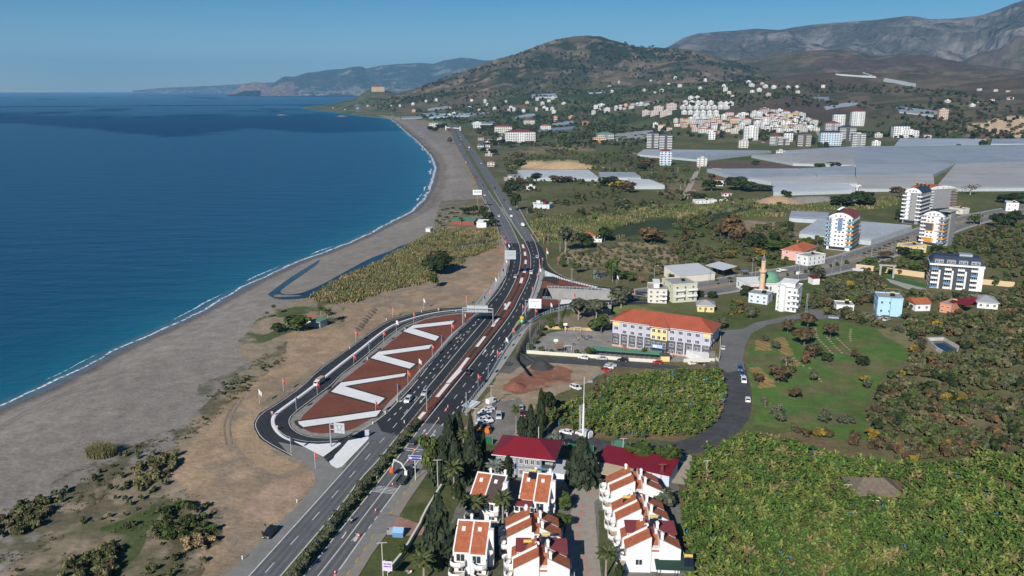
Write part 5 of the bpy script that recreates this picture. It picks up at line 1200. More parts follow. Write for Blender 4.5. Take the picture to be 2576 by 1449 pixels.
place(car('sedan','black'),2161,665,2172,663,"black car parked at the end of the sand coloured wall"); place(car('sedan','silver'),2195,651,2206,647,"silver car on the boulevard's near side by the palms"); place(car('hatch','black'),2436,563,2447,565,"dark car parked under trees at the far bend of the boulevard")
FARC = [("1197 446 1199 452",'T',"red lorry coming down the far straight"),("1193 439 1195 446",'dark grey',"dark car just ahead of the red lorry"),("1214 467 1217 474",'dark grey',"dark car below the red lorry"),("1172 389 1174 395",'black',"black car high on the far straight, left side"),("1164 382 1166 388",'dark grey',"dark grey car at the left barrier of the far straight"),("1172 409 1174 415",'white',"white car on the shoulder of the far straight"),("1178 378 1176 372",'silver',"silver car on the inner lane of the far straight"),("1188 386 1186 380",'dark grey',"dark car on the inland carriageway of the far straight"),("1158 344 1160 350",'white',"white car near the footbridge, first"),("1159 352 1161 358",'white',"white car near the footbridge, second"),("1157 364 1159 370",'silver',"silver car on the left carriageway near the footbridge"),("1210 412 1208 405",'white',"white car at the kerb near the red sheds"),("1245 474 1241 467",'black',"black car on the inland carriageway below the sheds"),("1144 342 1146 348",'black',"tiny black car below the footbridge"),("1219 493 1223 500",'white',"white car on the left carriageway below the palm garden"),("1268 505 1264 498",'dark grey',"dark car beside the crop field verge")]
for s,c_,lb in FARC:
    v = [float(k) for k in s.split()]
    if c_ == 'T': place(truck('red',mat("red load bed",(.5,.05,.03),.6),'flat'),*v,lb)
    else: place(car('sedan' if rnd.random() < .5 else 'hatch',c_),*v,lb,"traffic on the far straight")
place(truck('orange',redf,'box'),1178,364,1176,358,"small red lorry far up the inland carriageway",sc=.8); place(truck('white',tankw,'box'),1180,373,1178,366,"white box lorry far up the inland carriageway",sc=.9)
def moto():
    a = at(886,1314); b = at(880,1326); t = thing("motorcycle","black motorcycle with a rider on the old right carriageway","motorcycle",a+Vector((0,0,.07)),math.atan2(b.y-a.y,b.x-a.x))
    for x in (-.72,.72): MB().tube([(x,-.07,.32),(x,.07,.32)],.32,12).build("wheel",tyre_m,t)
    MB().xprism([(-.75,.5),(-.8,.85),(-.2,.8),(.3,1.0),(.6,.95),(.5,.5),(0,.35)],-.16,.16).build("body",paintm('black'),t)
    MB().tube([(.55,-.38,1.05),(.5,0,1.1),(.55,.38,1.05)],.03,5).build("handlebar",metal,t); MB().box(.62,.75,-.12,.12,.78,.95).build("headlight",lamp_m,t)
    r = MB(); r.tube([(-.15,0,.8),(-.08,0,1.1),(.05,0,1.4),(.12,0,1.5)],[.18,.2,.18,.07],8)
    for s in (-1,1): r.tube([(-.1,s*.12,.85),(.3,s*.26,.75),(.05,s*.24,.35)],[.1,.08,.06],6); r.tube([(.05,s*.2,1.38),(.22,s*.33,1.15),(.5,s*.33,1.08)],[.07,.06,.045],6)
    r.lathe([(.02,1.48),(.14,1.55),(.15,1.68),(.08,1.8),(.01,1.82)],8,1,.14,0)
    o = r.build("person",[mat("dark jacket",(.03,.03,.035),.9),darkm],None,smooth=True); o.location = t.location; o.rotation_euler = t.rotation_euler; tag(o,"person in dark clothes and helmet riding the black motorcycle","person")
moto()
# ---------------------------------------------------------------- people
dk = (.03,.03,.035); rd = (.4,.03,.04); wt = (.55,.55,.55); nv = (.04,.05,.1); yl = (.5,.4,.1)
person(667.5,1331,(.03,.025,.025),(.3,.22,.15),"person in a dark jacket and tan trousers beside the black estate car",None,.4)
for px,py,tp,lg,lb in [(1463,848,rd,dk,"person in red top left of the group on the playground"),(1465,851,dk,dk,"person in dark clothes left of the group on the playground"),(1471,855,nv,dk,"person in navy at the front of the playground group"),(1476,856,wt,dk,"person in white top in the playground group"),(1480,851,dk,nv,"person in dark top in the middle of the playground group"),(1483,851,rd,dk,"person in red at the back of the playground group"),(1487,852,nv,nv,"person in navy at the right of the playground group"),(1454,857,yl,dk,"person in yellow top standing apart on the playground"),(1443.5,871,dk,dk,"person in black near the lower goal"),(1529,862,rd,rd,"person in red walking towards the school's left end"),
        (1377,884,rd,dk,"person in red beside the pavilion bench"),(1380,890,dk,dk,"person in dark clothes left of the pavilion"),(1369,885,nv,dk,"person in navy by the round shrub at the fence"),(1427,888,dk,dk,"person in dark clothes right of the pavilion"),(1464,888,rd,dk,"person in red by the fence near the clipped shrub"),(1610,889,wt,dk,"person in white top in front of the school"),(1642.5,892,rd,dk,"person in red top walking before the entrance"),(1701,894,rd,rd,"person in red near the right end of the school front"),(1694,900,rd,dk,"person in red and dark trousers by the gate wall"),
        (1653,1164,dk,dk,"person in dark clothes in the walled pump yard"),(1778,1120,yl,dk,"person in a yellow vest on the new lane bend"),(2174,694,dk,dk,"person in dark clothes beside the brick cabin"),(963.5,570.5,dk,dk,"person in dark clothes standing at the water's edge"),(955,628,dk,nv,"lone person on the open beach")]:
    person(px,py,tp,lg,lb,"people around the school" if 1360 < px < 1720 and py < 910 else None,rnd.uniform(0,6.28),rnd.choice((.05,.12,.2)))
# two people sitting on the lawn
def sitter(px,py,tm,label,rz):
    a = at(px,py); r = MB(); r.tube([(0,0,.12),(0,.02,.4),(0,0,.62),(0,0,.7)],[.2,.18,.2,.07],8,0)
    for s in (-1,1): r.tube([(s*.1,.05,.14),(s*.2,.5,.28),(s*.12,.85,.08)],[.1,.08,.05],6,1); r.tube([(s*.2,0,.6),(s*.28,.2,.38),(s*.18,.42,.3)],[.06,.05,.04],6,0)
    r.lathe([(.03,.68),(.1,.76),(.11,.86),(.05,.95)],8,2)
    tag(r.build("person",[tm,mat("trousers sitting",(.4,.4,.42),.9),hair_m],loc=a+Vector((0,0,.05)),rz=rz,smooth=True),label,"person")
sitter(1028,1441,mat("red top",(.45,.05,.08),.9),"person in red sitting on the lawn left of the white-clad one",1); sitter(1035,1442,whitef,"person in white sitting on the lawn beside the red-clad one",2)

# ---------------------------------------------------------------- school
def school():
    a,rz,W_ = site((1539.5,870),(1786,885)); Z1 = hpx(1539.5,870,806); Dp = 15.0
    t = thing("school","long four-storey lilac and grey school with a red hip roof","school",a,rz)
    fl = Z1/4; mb = MB(); bx0,bx1 = W_*.413,W_*.578
    for x0,x1,y0 in ((0,bx0,0),(bx1,W_,0),(bx0,bx1,-1.2)):
        mb.box(x0,x1,y0,Dp,-.5,.9,3).box(x0,x1,y0,Dp,.9,Z1*.52,1).box(x0,x1,y0,Dp,Z1*.52,Z1,2 if y0 < 0 else 0)
    mb.build("wall",[lilac_w,dgrey_w,yel_w,mat("pinkish plinth",(.5,.33,.25),.9,nz=(.8,.3))],t)
    for x0,x1 in ((0,W_*.075),(W_*.925,W_)): MB().box(x0+.1,x1-.1,-.12,-.01,Z1*.84,Z1-.05).build("wall_panel",yel_w,t)
    for i in range(8):
        x = (W_*.085,W_*.17,W_*.255,W_*.335,W_*.665,W_*.745,W_*.83,W_*.915)[i]; MB().box(x-.3,x+.3,-.22,-.01,.3,Z1-.05).build("pilaster",lilac_w,t)
    zs = [fl*(k+.45) for k in range(4)]; xs = [W_*k for k in (.13,.213,.296,.377,.62,.704,.79,.872)]
    facade(t,W_,Dp,zs,front=xs,w=1.9,h=1.55,n=3,right=[3,7,11],left=[4,10])
    for z in (fl*.9,fl*1.9,fl*2.9): win(t,W_*.04,-.02,z,1.9,1.6,0,3); win(t,W_*.962,-.02,z,1.9,1.6,0,3)
    for x in lin(bx0,bx1,3):
        for z in zs[1:]: win(t,x,-1.22,z,1.4,1.55,0,2)
    MB().box(bx0+1,bx1-1,-1.3,-1.21,.1,2.5).build("entrance",glass,t)
    MB().box(bx0-.2,bx1+.2,-2.6,-1.21,2.75,3.0).build("canopy",grey_w,t)
    s = MB().box(bx0+1.2,bx1-1.2,-2.75,-2.61,2.9,4.4,0).box(bx0+1.6,bx1-1.6,-2.8,-2.751,3.1,4.2,1).build("name_sign",[mat("sign blue edge",(.1,.3,.55),.6),wsign],t)
    k = MB(); k.box(bx0+3.2,bx0+5.2,-2.83,-2.805,3.72,3.9).box(bx0+5.5,bx0+6.1,-2.83,-2.805,3.72,3.9).box(bx0+6.4,bx0+7.6,-2.83,-2.805,3.72,3.9).box(bx0+3.2,bx0+5.6,-2.83,-2.805,3.35,3.5).build("lettering",MATS["blue sign ink"],s)
    MB().box(bx0,bx1,-4.2,-1.3,0,.35).box(bx0+.6,bx1-.6,-5,-4.21,0,.18).build("entrance_steps",conc,t)
    rb = hiproof(0,W_,0,Dp,Z1+.25,Z1+4.2,.9,7.5,ms=1)
    xm = (bx0+bx1)/2; rb.face([(bx0-1,-2.2,Z1+.27),(bx1+1,-2.2,Z1+.27),(xm,4.5,Z1+2.9)],0).face([(bx1+1,-2.2,Z1+.27),(bx1+1,-.5,Z1+.3),(xm,6.5,Z1+3.2),(xm,4.5,Z1+2.9)],0).face([(bx0-1,-.5,Z1+.3),(bx0-1,-2.2,Z1+.27),(xm,4.5,Z1+2.9),(xm,6.5,Z1+3.2)],0).box(bx0-1,bx1+1,-2.2,-1,Z1+.05,Z1+.25,1)
    rb.build("roof",[tile2,white],t)
    c = at(*q(4,3,"30 1095")[0]); a2,r2,w2 = site(q(4,3,"28 1030")[0],q(4,3,"495 1085")[0])
    tag(MB().box(0,w2,0,7,-1,3.0,0).box(-.1,w2+.1,-.1,7.1,3.0,3.15,0).build("school_annex",white,None,loc=a2,rz=r2),"low flat white annex at the right foot of the school","annex")
school()
wallrun("garden_wall",q(3,3,"220 985 600 1015 1000 1040 1160 1052 1700 1100 2240 1135"),1.5,"long pale wall between the playground and the asphalt lane",offw)
wallrun("garden_wall",q(4,3,"10 1115 480 1108 500 1085 540 1120 555 1070 570 690"),1.4,"pale wall around the school's right corner",offw)
wallrun("playground_wall",q(3,3,"490 605 780 625 1030 635 1240 645"),1.3,"orange and green painted wall at the back of the playground",mat("orange green paint",(.42,.3,.15),.9,nz=(.12,.5)))
def shed(name,pa,pb,dp,h0,h1,label,roofm,wallm,cat="shed",openf=False,posts=0,o=.3):
    a,rz,W_ = site(pa,pb); t = thing(name,label,cat,a,rz)
    if openf:
        for x in [W_*i/max(1,posts) for i in range(posts+1)]:
            for y in (.1,dp-.1): MB().box(x-.08,x+.08,y-.08,y+.08,0,h0).build("post",darkm,t)
    else: MB().hexa([(0,0,-.3),(W_,0,-.3),(W_,dp,-.3),(0,dp,-.3),(0,0,h0),(W_,0,h0),(W_,dp,h1),(0,dp,h1)]).build("wall",wallm,t)
    MB().hexa([(-o,-o,h0),(W_+o,-o,h0),(W_+o,dp+o,h1),(-o,dp+o,h1),(-o,-o,h0+.18),(W_+o,-o,h0+.18),(W_+o,dp+o,h1+.18),(-o,dp+o,h1+.18)]).build("roof",roofm,t)
    return t,W_
green_roof = mat("green sheet roof",(.09,.21,.14),.6,nz=(.4,.1))
shed("bike_shed",q(3,3,"1200 1012")[0],q(3,3,"2240 1090")[0],3.4,2.3,2.7,"long green-roofed bike shed along the school yard wall",green_roof,darkm,openf=True,posts=14)
shed("gate_lodge",q(3,3,"2245 1110")[0],q(3,3,"2375 1112")[0],3,2.4,2.6,"small painted gate lodge with dark roof at the end of the bike shed",darkm,yel_w)
shed("pavilion",q(3,3,"640 985")[0],q(3,3,"750 988")[0],3,2.2,3.0,"small brown-roofed pavilion beside the playground fence",woodb,darkm,openf=True,posts=1)
for s,lb in (("800 655","basketball hoop at the back of the playground"),("657 905","basketball hoop at the front of the playground")):
    a = at(*q(3,3,s)[0]); t = thing("basketball_hoop","white "+lb,"basketball hoop",a)
    MB().tube([(0,0,0),(0,0,3.6)],.12,6).build("post",tankw,t); MB().box(-.9,.9,-.55,-.47,3.0,4.2).build("backboard",tankw,t); MB().tube([(0,-.5,3.1),(0,0,3.1)],.06,4).build("arm",tankw,t)
for s,lb in (("935 655 1028 660","goal frame at the back of the playground"),("795 935 895 942","goal frame at the front of the playground")):
    p = q(3,3,s); a,rz,w_ = site(*p); k = MB()
    for x in (0,w_): k.tube([(x,0,0),(x,0,2.2)],.07,5).tube([(x,0,2.2),(x,1,0)],.05,4)
    k.tube([(0,0,2.2),(w_,0,2.2)],.07,5); tag(k.build("goal_frame",tankw,loc=a,rz=rz),"white "+lb,"goal")
def fence(pts,h_,label,m,post=3.0,solid=True,name="fence"):
    P = walk([at(*p) for p in pts],post); o = P[0]; t = thing(name,label,"fence",o); k = MB()
    for a_,b_ in zip(P,P[1:]):
        A = a_-o; B = b_-o
        if solid: k.hexa([(A.x,A.y-.02,A.z+.1),(B.x,B.y-.02,B.z+.1),(B.x,B.y+.02,B.z+.1),(A.x,A.y+.02,A.z+.1),(A.x,A.y-.02,A.z+h_),(B.x,B.y-.02,B.z+h_),(B.x,B.y+.02,B.z+h_),(A.x,A.y+.02,A.z+h_)])
        else:
            for z in (h_,h_*.5,.15): k.tube([A+Vector((0,0,z)),B+Vector((0,0,z))],.035,3)
    k.build("screen" if solid else "wire",m,t); me = MB().box(-.05,.05,-.05,.05,0,h_+.1).mesh("fence_post",metal)
    for p in P[:95]: link("fence_post",me,t,p-o)
    return t
fence(q(3,3,"225 985 385 1000 885 1030 1070 1045"),4.5,"tall wire fence on the lane side of the playground",metal,4,False)
fence(q(3,3,"215 980 300 860 360 720 430 600 490 580"),3.5,"tall wire fence on the left side of the playground",metal,4,False)
fence(h4(1,2,"930 437 1040 447 1130 455 1160 470"),2.4,"green screen fence behind the conifers left of the station",greenf); fence(h4(1,2,"680 690 765 715"),2.4,"green screen fence beside the concrete pole",greenf); fence(h4(1,2,"1690 800 1765 815"),2.4,"short green screen fence at the courtyard corner",greenf)
fence(h4(1,2,"2045 535 2080 570 2150 600 2260 620 2400 655 2480 680 2520 600 2560 550"),2.2,"curved green screen fence around the pump yard",greenf); fence(h4(1,2,"1710 500 1790 515 1860 500 1940 545"),2.4,"green screen fence between the station and the lane",greenf)
fence(h4(1,2,"2040 480 2130 500 2180 490"),2.0,"short green screen fence beside the kiosk",greenf)
shed("kiosk",h4(1,2,"2050 540")[0],h4(1,2,"2125 552")[0],4,2.6,3.0,"small kiosk with a green roof and wooden front by the lane",green_roof,woodb)
# ---------------------------------------------------------------- police station with red hip roof
def station():
    ze = 6.7; A = at(1236,1143,ze); B = at(1397,1159.5,ze); C = at(1421.5,1109,ze); Dd = at(1272,1093,ze)
    rz = math.atan2(B.y-A.y,B.x-A.x); W_ = (B-A).length; Dp = ((C-B).length+(Dd-A).length)/2; A.z = 0
    t = thing("police_station","two-storey stone station with a dark red hip roof","station",A+Vector((0,0,gz(A.x,A.y))),rz)
    x0,x1,y0,y1 = 1.2,W_-1.2,1.2,Dp-1.2
    MB().box(x0,x1-3,y0,y1,-.5,ze-.2,0).box(x1-3,x1,y0+2.5,y1,-.5,ze-.2,0).build("wall",stone_w,t)
    MB().box(x0-.05,x1+.05,y0-.08,y1+.05,3.1,3.45).box(x0-.1,x1+.1,y0-.1,y1+.1,ze-.7,ze-.25).build("trim",bl_trim,t)
    for x in (x0,x0+5.8,x1-3): MB().box(x-.2,x+.2,y0-.12,y0+.3,0,ze-.7).build("corner_post",bl_trim,t)
    for x in lin(x0+6.2,x1-3,4):
        for z in (1.7,5.0): win(t,x,y0-.02,z,1.1,1.5)
    for x in (x0+2,x0+4): win(t,x,y0-.02,1.7,1.1,1.5)
    balcony(t,x0,x0+5.5,y0,3.4,1.2,bl_trim,darkm); balcony(t,x1-2.9,x1+.2,y0+2.4,3.4,2.2,bl_trim,darkm)
    hiproof(0,W_,0,Dp,ze,ze+3.0,0,6.0).build("roof",[tin_red,white],t)
    MB().tube([(W_*.63,Dp*.75,ze+1),(W_*.63,Dp*.75,ze+5)],.08,6).build("flagpole",tankw,t)
station()
shed("canopy_shed",h4(1,2,"1440 712")[0],h4(1,2,"1540 730")[0],5,3.0,3.6,"green canopy in front of the stone station",mat("green tarpaulin",(.02,.13,.08),.8),greenf,openf=True,posts=2)
shed("tin_shed",h4(1,2,"1550 722")[0],h4(1,2,"1680 745")[0],6,2.6,3.4,"pale ribbed tin shed right of the green canopy",mat("pale tin roof",(.42,.43,.46),.5,bands=(1.5,.12,'X')),white)
shed("long_shed",h4(1,2,"1925 655")[0],h4(1,2,"2470 775")[0],9,3.2,4.0,"long low shed with a dark red sheet roof behind the villas",tin_red,mat("pale blue wall",(.5,.56,.65),.8))
shed("carport",h4(1,2,"1835 712")[0],h4(1,2,"2140 790")[0],6.5,2.7,3.0,"beige carport roof in front of the long red shed",mat("beige sheet roof",(.45,.36,.24),.8,nz=(.5,.1)),offw,openf=True,posts=3)
shed("gate_shelter",h4(1,2,"705 650")[0],h4(1,2,"800 668")[0],4,2.6,3.0,"small red roof behind the concrete pole at the station gate",tin_red,offw)
# ---------------------------------------------------------------- villas
def oct_bal(t,x0,x1,y,z,dp=1.9,side=None):
    c = (x1-x0)*.28; mb = MB(); P = [(x0,y-.02),(x0,y-dp*.6),(x0+c,y-dp),(x1-c,y-dp),(x1,y-dp*.6),(x1,y-.02)]
    mb.prism(P,z-.2,z,1)
    for a,b in zip(P,P[1:]):
        v = Vector((b[0]-a[0],b[1]-a[1],0)).normalized(); n = Vector((-v.y,v.x,0))*.12
        mb.hexa([(a[0],a[1],z-.25),(b[0],b[1],z-.25),(b[0]+n.x,b[1]+n.y,z-.25),(a[0]+n.x,a[1]+n.y,z-.25),(a[0],a[1],z+.95),(b[0],b[1],z+.95),(b[0]+n.x,b[1]+n.y,z+.95),(a[0]+n.x,a[1]+n.y,z+.95)],0)
    o = mb.build("balcony",[white,mat("balcony floor",(.42,.33,.24),.9)],t)
    if side: o.rotation_euler = (0,0,side[0]); o.location = side[1]
    return o
def villaA(pa,pb,label,roofs,sun=False,conserv=False):
    a,rz,W_ = site(pa,pb); t = thing("villa",label,"villa",a,rz,"white villas at the bottom of the photo"); ze,zr,dr,Dp = 5.6,9.0,6.8,9.2; h_ = W_/2
    mb = MB()
    for i in (0,1):
        x0,x1 = i*h_,(i+1)*h_; y0 = .0 if i == 0 else -.5
        mb.yprism([(y0,-.5),(Dp,-.5),(Dp,6.6),(dr+.1,6.6),(dr+.1,zr-.05),(y0,ze-.05)],x0+.1,x1-.1,0)
    for x,y0 in ((0,0),(h_,-.25),(W_,-.5)): mb.yprism([(y0-.15,ze-1.2),(dr+.3,ze-1.2),(dr+.3,zr+.45),(y0-.15,ze+.35)],x-.16,x+.16,0)
    mb.box(0,W_,dr+.1,dr+.4,6.6,zr+.4).box(0,W_,Dp-.3,Dp,6.4,7.2)
    mb.build("wall",white,t)
    for i,m in enumerate(roofs):
        x0,x1 = i*h_+.17,(i+1)*h_-.17; y0 = (0 if i == 0 else -.5)-.25
        r = MB().hexa([(x0,y0,ze-.1),(x1,y0,ze-.1),(x1,dr,zr-.02),(x0,dr,zr-.02),(x0,y0,ze+.1),(x1,y0,ze+.1),(x1,dr,zr+.18),(x0,dr,zr+.18)]).build("roof",m,t)
        yy = dr*.72; zz_ = ze+(zr-ze)*.74; MB().hexa([(x0+1,yy-.4,zz_-.1),(x0+1.8,yy-.4,zz_-.1),(x0+1.8,yy+.4,zz_+.3),(x0+1,yy+.4,zz_+.3),(x0+1,yy-.4,zz_+.2),(x0+1.8,yy-.4,zz_+.2),(x0+1.8,yy+.4,zz_+.6),(x0+1,yy+.4,zz_+.6)]).build("skylight",frame_m,r)
        chimney(t,x1-.6,dr+1.4,6.3,9.9)
        oct_bal(t,x0-.2+(.9 if i else -.6),x1-.5+(.9 if i else -.3),y0+.2,2.9); oct_bal(t,x0-.4+(1.2 if i else -.8),x1-.5+(1.2 if i else -.4),y0+.2,.5,2.5)
        win(t,(x0+x1)/2-.3,y0+.22,4.1,2.0,1.9,0,2); win(t,(x0+x1)/2,y0+.22,1.5,1.8,1.8,0,2)
        if sun and i == 0: solar(t,x0+1.2,dr-1.7,zr-.6)
    MB().box(W_+.01,W_+1.2,3.2,4.4,-.4,9.2).build("stair_tower",white,t)
    if conserv:
        c = MB().prism([(-.9,-2.5),(h_-.3,-2.5),(h_-.3,-.3),(-.9,-.3)],3.0,5.0,0).build("conservatory",frame_m,t)
        MB().prism([(-1.2,-2.1),(-.6,-2.9),(h_-.6,-2.9),(h_-.2,-2.1),(h_-.2,.1),(-1.2,.1)],5.0,5.25).build("conservatory_roof",tin_mar,t)
        for k in range(4): win(c,-.2+k*1.3,-2.52,4.1,1.15,1.3,0,1)
    dish(t,W_+.8,1,4.2,.3,.6)
villaA((1182,1303),(1256,1314),"white double villa with one orange and one dark brown sloping roof",(tile,tile_dk)); villaA((1306,1304),(1380,1311),"white double villa with a glazed conservatory under two red sloping roofs",(tile,tile),True,True); villaA((1142,1442),(1224,1447),"white double villa with two large orange roofs beside the big conifer",(tile,tile))
def villaB(pa,pb,label,n=2,cover=None,sun=False):
    a,rz,W_ = site(pa,pb); t = thing("villa",label,"villa",a,rz,"white villas at the bottom of the photo"); du = 4.6; k = W_/13.6
    L = [(0,-.6),(0,5.2),(6.2*k,8.3),(6.2*k,5.9),(8.2*k,5.9),(8.2*k,7.9),(W_,5.4),(W_,-.6)]; mb = MB()
    for i in range(n):
        y0 = i*du; s = -.5*k*i; zz_ = .0
        mb.xprism([(x+s,z) for x,z in L],y0+.35,y0+du-.01,0)
        mb.xprism([(x+s,z+(.45 if z > 0 else 0)) for x,z in L[:3]]+[(6.2*k+s,-.6)],y0,y0+.34,0); mb.xprism([(8.2*k+s,-.6)]+[(x+s,z+(.45 if z > 0 else 0)) for x,z in L[5:]],y0,y0+.34,0)
    mb.build("wall",white,t)
    for i in range(n):
        y0 = i*du+.36; y1 = (i+1)*du-.02; s = -.5*k*i
        for (xa,za),(xb,zb) in (((-.2,5.1),(6.1*k,8.25)),((8.3*k,7.8),(W_+.2,5.3))):
            MB().hexa([(xa+s,y0,za+.03),(xb+s,y0,zb+.03),(xb+s,y1,zb+.03),(xa+s,y1,za+.03),(xa+s,y0,za+.22),(xb+s,y0,zb+.22),(xb+s,y1,zb+.22),(xa+s,y1,za+.22)]).build("roof",tile,t)
        MB().hexa([(6.25*k+s,y0-.3,5.2),(8.15*k+s,y0-.3,5.2),(8.15*k+s,y1,6.7),(6.25*k+s,y1,6.7),(6.25*k+s,y0-.3,5.4),(8.15*k+s,y0-.3,5.4),(8.15*k+s,y1,6.95),(6.25*k+s,y1,6.95)]).build("stair_roof",tile,t)
        chimney(t,8.9*k+s,y0+.6,6.5,9.2); chimney(t,5.2*k+s,y1-.6,7,9.0) if i else None
        for z in (2.7,.3): oct_bal(t,.2,du-.4,0,z,1.9,(-math.pi/2,(s,y0+du-.3,0)))
        MB().box(W_+s,W_+1.2+s,y0+.6,y1-.6,2.4,2.6).box(W_+1.1+s,W_+1.2+s,y0+.6,y1-.6,2.6,3.5).build("balcony",white,t)
        dish(t,-.9+s,y0+1,2.8,.4,.6)
    win(t,3.2*k,-.02,2.6,1.6,1.5,0,2); win(t,10.6*k,-.02,2.6,1.0,1.2)
    if sun: solar(t,2.2*k,du*1.0+1.2,6.2)
    if cover:
        MB().hexa([(.3,du+.3,6.9),(W_-.2,du-.2,6.9),(W_-.2,2*du+.4,7.3),(.3,2*du+.4,7.3),(.3,du+.3,7.1),(W_-.2,du-.2,7.1),(W_-.2,2*du+.4,7.5),(.3,2*du+.4,7.5)]).build("sheet_roof",cover,t); solar(t,W_*.5,du+2.2,7.4); dish(t,W_*.42,du+1.6,7.3)
        for x in lin(.6,5*k,3): win(t,x,du+.32,6.2,1.2,1.0)
villaB((1536,1289),(1666,1291),"white twin villa at the top of the right-hand row"); villaB((1551,1364),(1681,1366),"white twin villa in the middle of the right-hand row with a solar panel",sun=True); villaB((1574,1439),(1710,1442),"white twin villa with a flat maroon sheet roof in the right-hand row",cover=tin_mar)
villaB((1276,1409),(1410,1411),"white twin villa in the middle column beside the shaded courtyard"); villaB((1292,1492),(1432,1494),"villa with a broad maroon sheet roof cut by the bottom edge",cover=tin_mar,sun=True)
t,_ = shed("garden_pergola",(1652,1462),(1742,1466),6,3,3.2,"dark green pergola roof at the bottom edge beside the last villa",mat("dark green felt",(.02,.05,.035),.9),greenf,openf=True,posts=2); solar(t,6,1,3.2)
wallrun("garden_wall",q(2,5,"720 1395 890 1190 1010 1010 1090 870 1190 700 1210 640 1290 480 1400 300 1510 120"),1.2,"low pale garden wall between the pavement lawn and the villas",offw,.5)
def bin_hut():
    a = at(*q(2,5,"865 835")[0]); t = thing("pump_house","small blue box hut with a pitched roof by the villa entrance","hut",a,-.1)
    MB().box(-1.3,1.3,-1,1,0,1.3).build("wall",mat("blue steel",(.1,.24,.42),.6),t); MB().yprism([(-1.15,1.3),(1.15,1.3),(0,2.3)],-1.35,1.35).build("roof",mat("pale blue steel",(.2,.36,.5),.6),t)
    a = at(*q(2,5,"735 805")[0]); t = thing("waste_container","grey open waste container beside the blue hut","container",a); k = MB()
    for b in ((-.7,.7,-.6,-.52),(-.7,.7,.52,.6),(-.7,-.62,-.52,.52),(.62,.7,-.52,.52)): k.box(*b,0,1.3)
    k.box(-.62,.62,-.52,.52,0,.5); k.build("container",metal,t)
bin_hut()
# ---------------------------------------------------------------- mid-distance houses and flats
def house(pa,pb,dp,h_,label,m=white,roof='flat',rm=tile,fl=2,cols=3,side=2,cat="house",name="house",bal=(),extra=None,top=None,w=1.2,group=None,trim=None):
    if top: h_ = hpx(pa[0],pa[1],top)
    a,rz,W_ = site(pa,pb); t = thing(name,label,cat,a,rz,group); fh = h_/fl; mb = MB().box(0,W_,0,dp,-1,h_)
    if roof == 'flat': mb.box(-.15,W_+.15,-.15,.1,h_,h_+.5).box(-.15,W_+.15,dp-.1,dp+.15,h_,h_+.5).box(-.15,.1,.1,dp-.1,h_,h_+.5).box(W_-.1,W_+.15,.1,dp-.1,h_,h_+.5)
    mb.build("wall",m,t)
    facade(t,W_,dp,[fh*(k+.5) for k in range(fl)],lin(0,W_,cols),lin(0,dp,side),lin(0,dp,side),w=min(w,W_/cols*.6),h=min(1.4,fh*.5))
    for x0,x1 in bal:
        for k in range(1,fl): balcony(t,W_*x0,W_*x1,0,fh*k,1.3,trim or white)
    if roof == 'hip': hiproof(0,W_,0,dp,h_,h_+min(W_,dp)*.25,.7).build("roof",[rm,white],t)
    elif roof == 'gable': MB().yprism([(-.6,h_-.1),(dp+.6,h_-.1),(dp/2,h_+dp*.22)],-.5,W_+.5).build("roof",rm,t)
    elif roof == 'flat':
        MB().box(.12,W_-.12,.12,dp-.12,h_,h_+.08).build("roof",mat("grey roof screed",(.3,.29,.27),.9,nz=(.4,.2)),t)
        solar(t,W_*.55,dp*.4,h_+.1)
    if extra: extra(t,W_,dp,h_)
    return t
pent = lambda x0,x1,hh,m=white: (lambda t,W_,dp,h_: MB().box(W_*x0,W_*x1,dp*.3,dp-.3,h_+.08,h_+hh).box(W_*x0-.4,W_*x1+.4,dp*.3-.5,dp-.1,h_+hh,h_+hh+.2).build("penthouse",m,t))
house(q(3,3,"2045 225")[0],q(3,3,"2330 235")[0],14,9.5,"cream three-storey block of flats with bare left wall behind the eucalyptus",offw,fl=3,cols=3,bal=((.6,1.0),),name="apartment_house",cat="flats",top=q(3,3,"0 25")[0][1],extra=pent(.3,.6,2.3))
house((1692,762),(1752,758),14,10,"greenish cream flats with rounded balconies in front of the warehouse",mat("greenish cream",(.52,.52,.4),.9),fl=3,cols=3,bal=((.1,.45),(.6,.98)),name="apartment_house",cat="flats",top=717)
house((1754,784),(1796,786),8,5,"small yellow house with a grey roof and a brown door",yel_w,roof='hip',rm=mat("grey cement roof",(.3,.3,.31),.9),fl=1,cols=3,top=767,extra=lambda t,W_,dp,h_: MB().box(W_*.42,W_*.52,-.08,-.01,0,2.1).build("door",woodb,t))
shed("warehouse",(1712,712),(1798,704),18,4.0,6.0,"white low warehouse with a pale sloping roof by the boulevard",mat("white sheet roof",(.5,.52,.54),.5,bands=(.6,.06,'X')),offw,cat="warehouse")
shed("canopy",q(4,2,"340 1235")[0],q(4,2,"600 1310")[0],10,5,6.2,"white lean-to canopy right of the warehouse",MATS["white sheet roof"],darkm,openf=True,posts=3)
house(q(4,3,"1395 330")[0],q(4,3,"1700 370")[0],13,13,"bright white four-storey house with a round stair tower and side balconies",white,fl=4,cols=4,bal=((.72,1.12),),top=q(4,3,"0 -5")[0][1],extra=lambda t,W_,dp,h_: (MB().lathe([(1.7,-.5),(1.7,h_+1.6),(.1,h_+1.65)],14,cx=W_*.28,cy=-.2).build("stair_tower",white,t),pent(.1,.8,2.2)(t,W_,dp,h_)),name="apartment_house",cat="flats")
house(q(4,3,"985 215")[0],q(4,3,"1270 255")[0],10,6,"pale blue two-storey house left of the bright white flats",mat("very pale blue",(.56,.63,.68),.88),fl=2,cols=3,top=q(4,3,"0 85")[0][1])
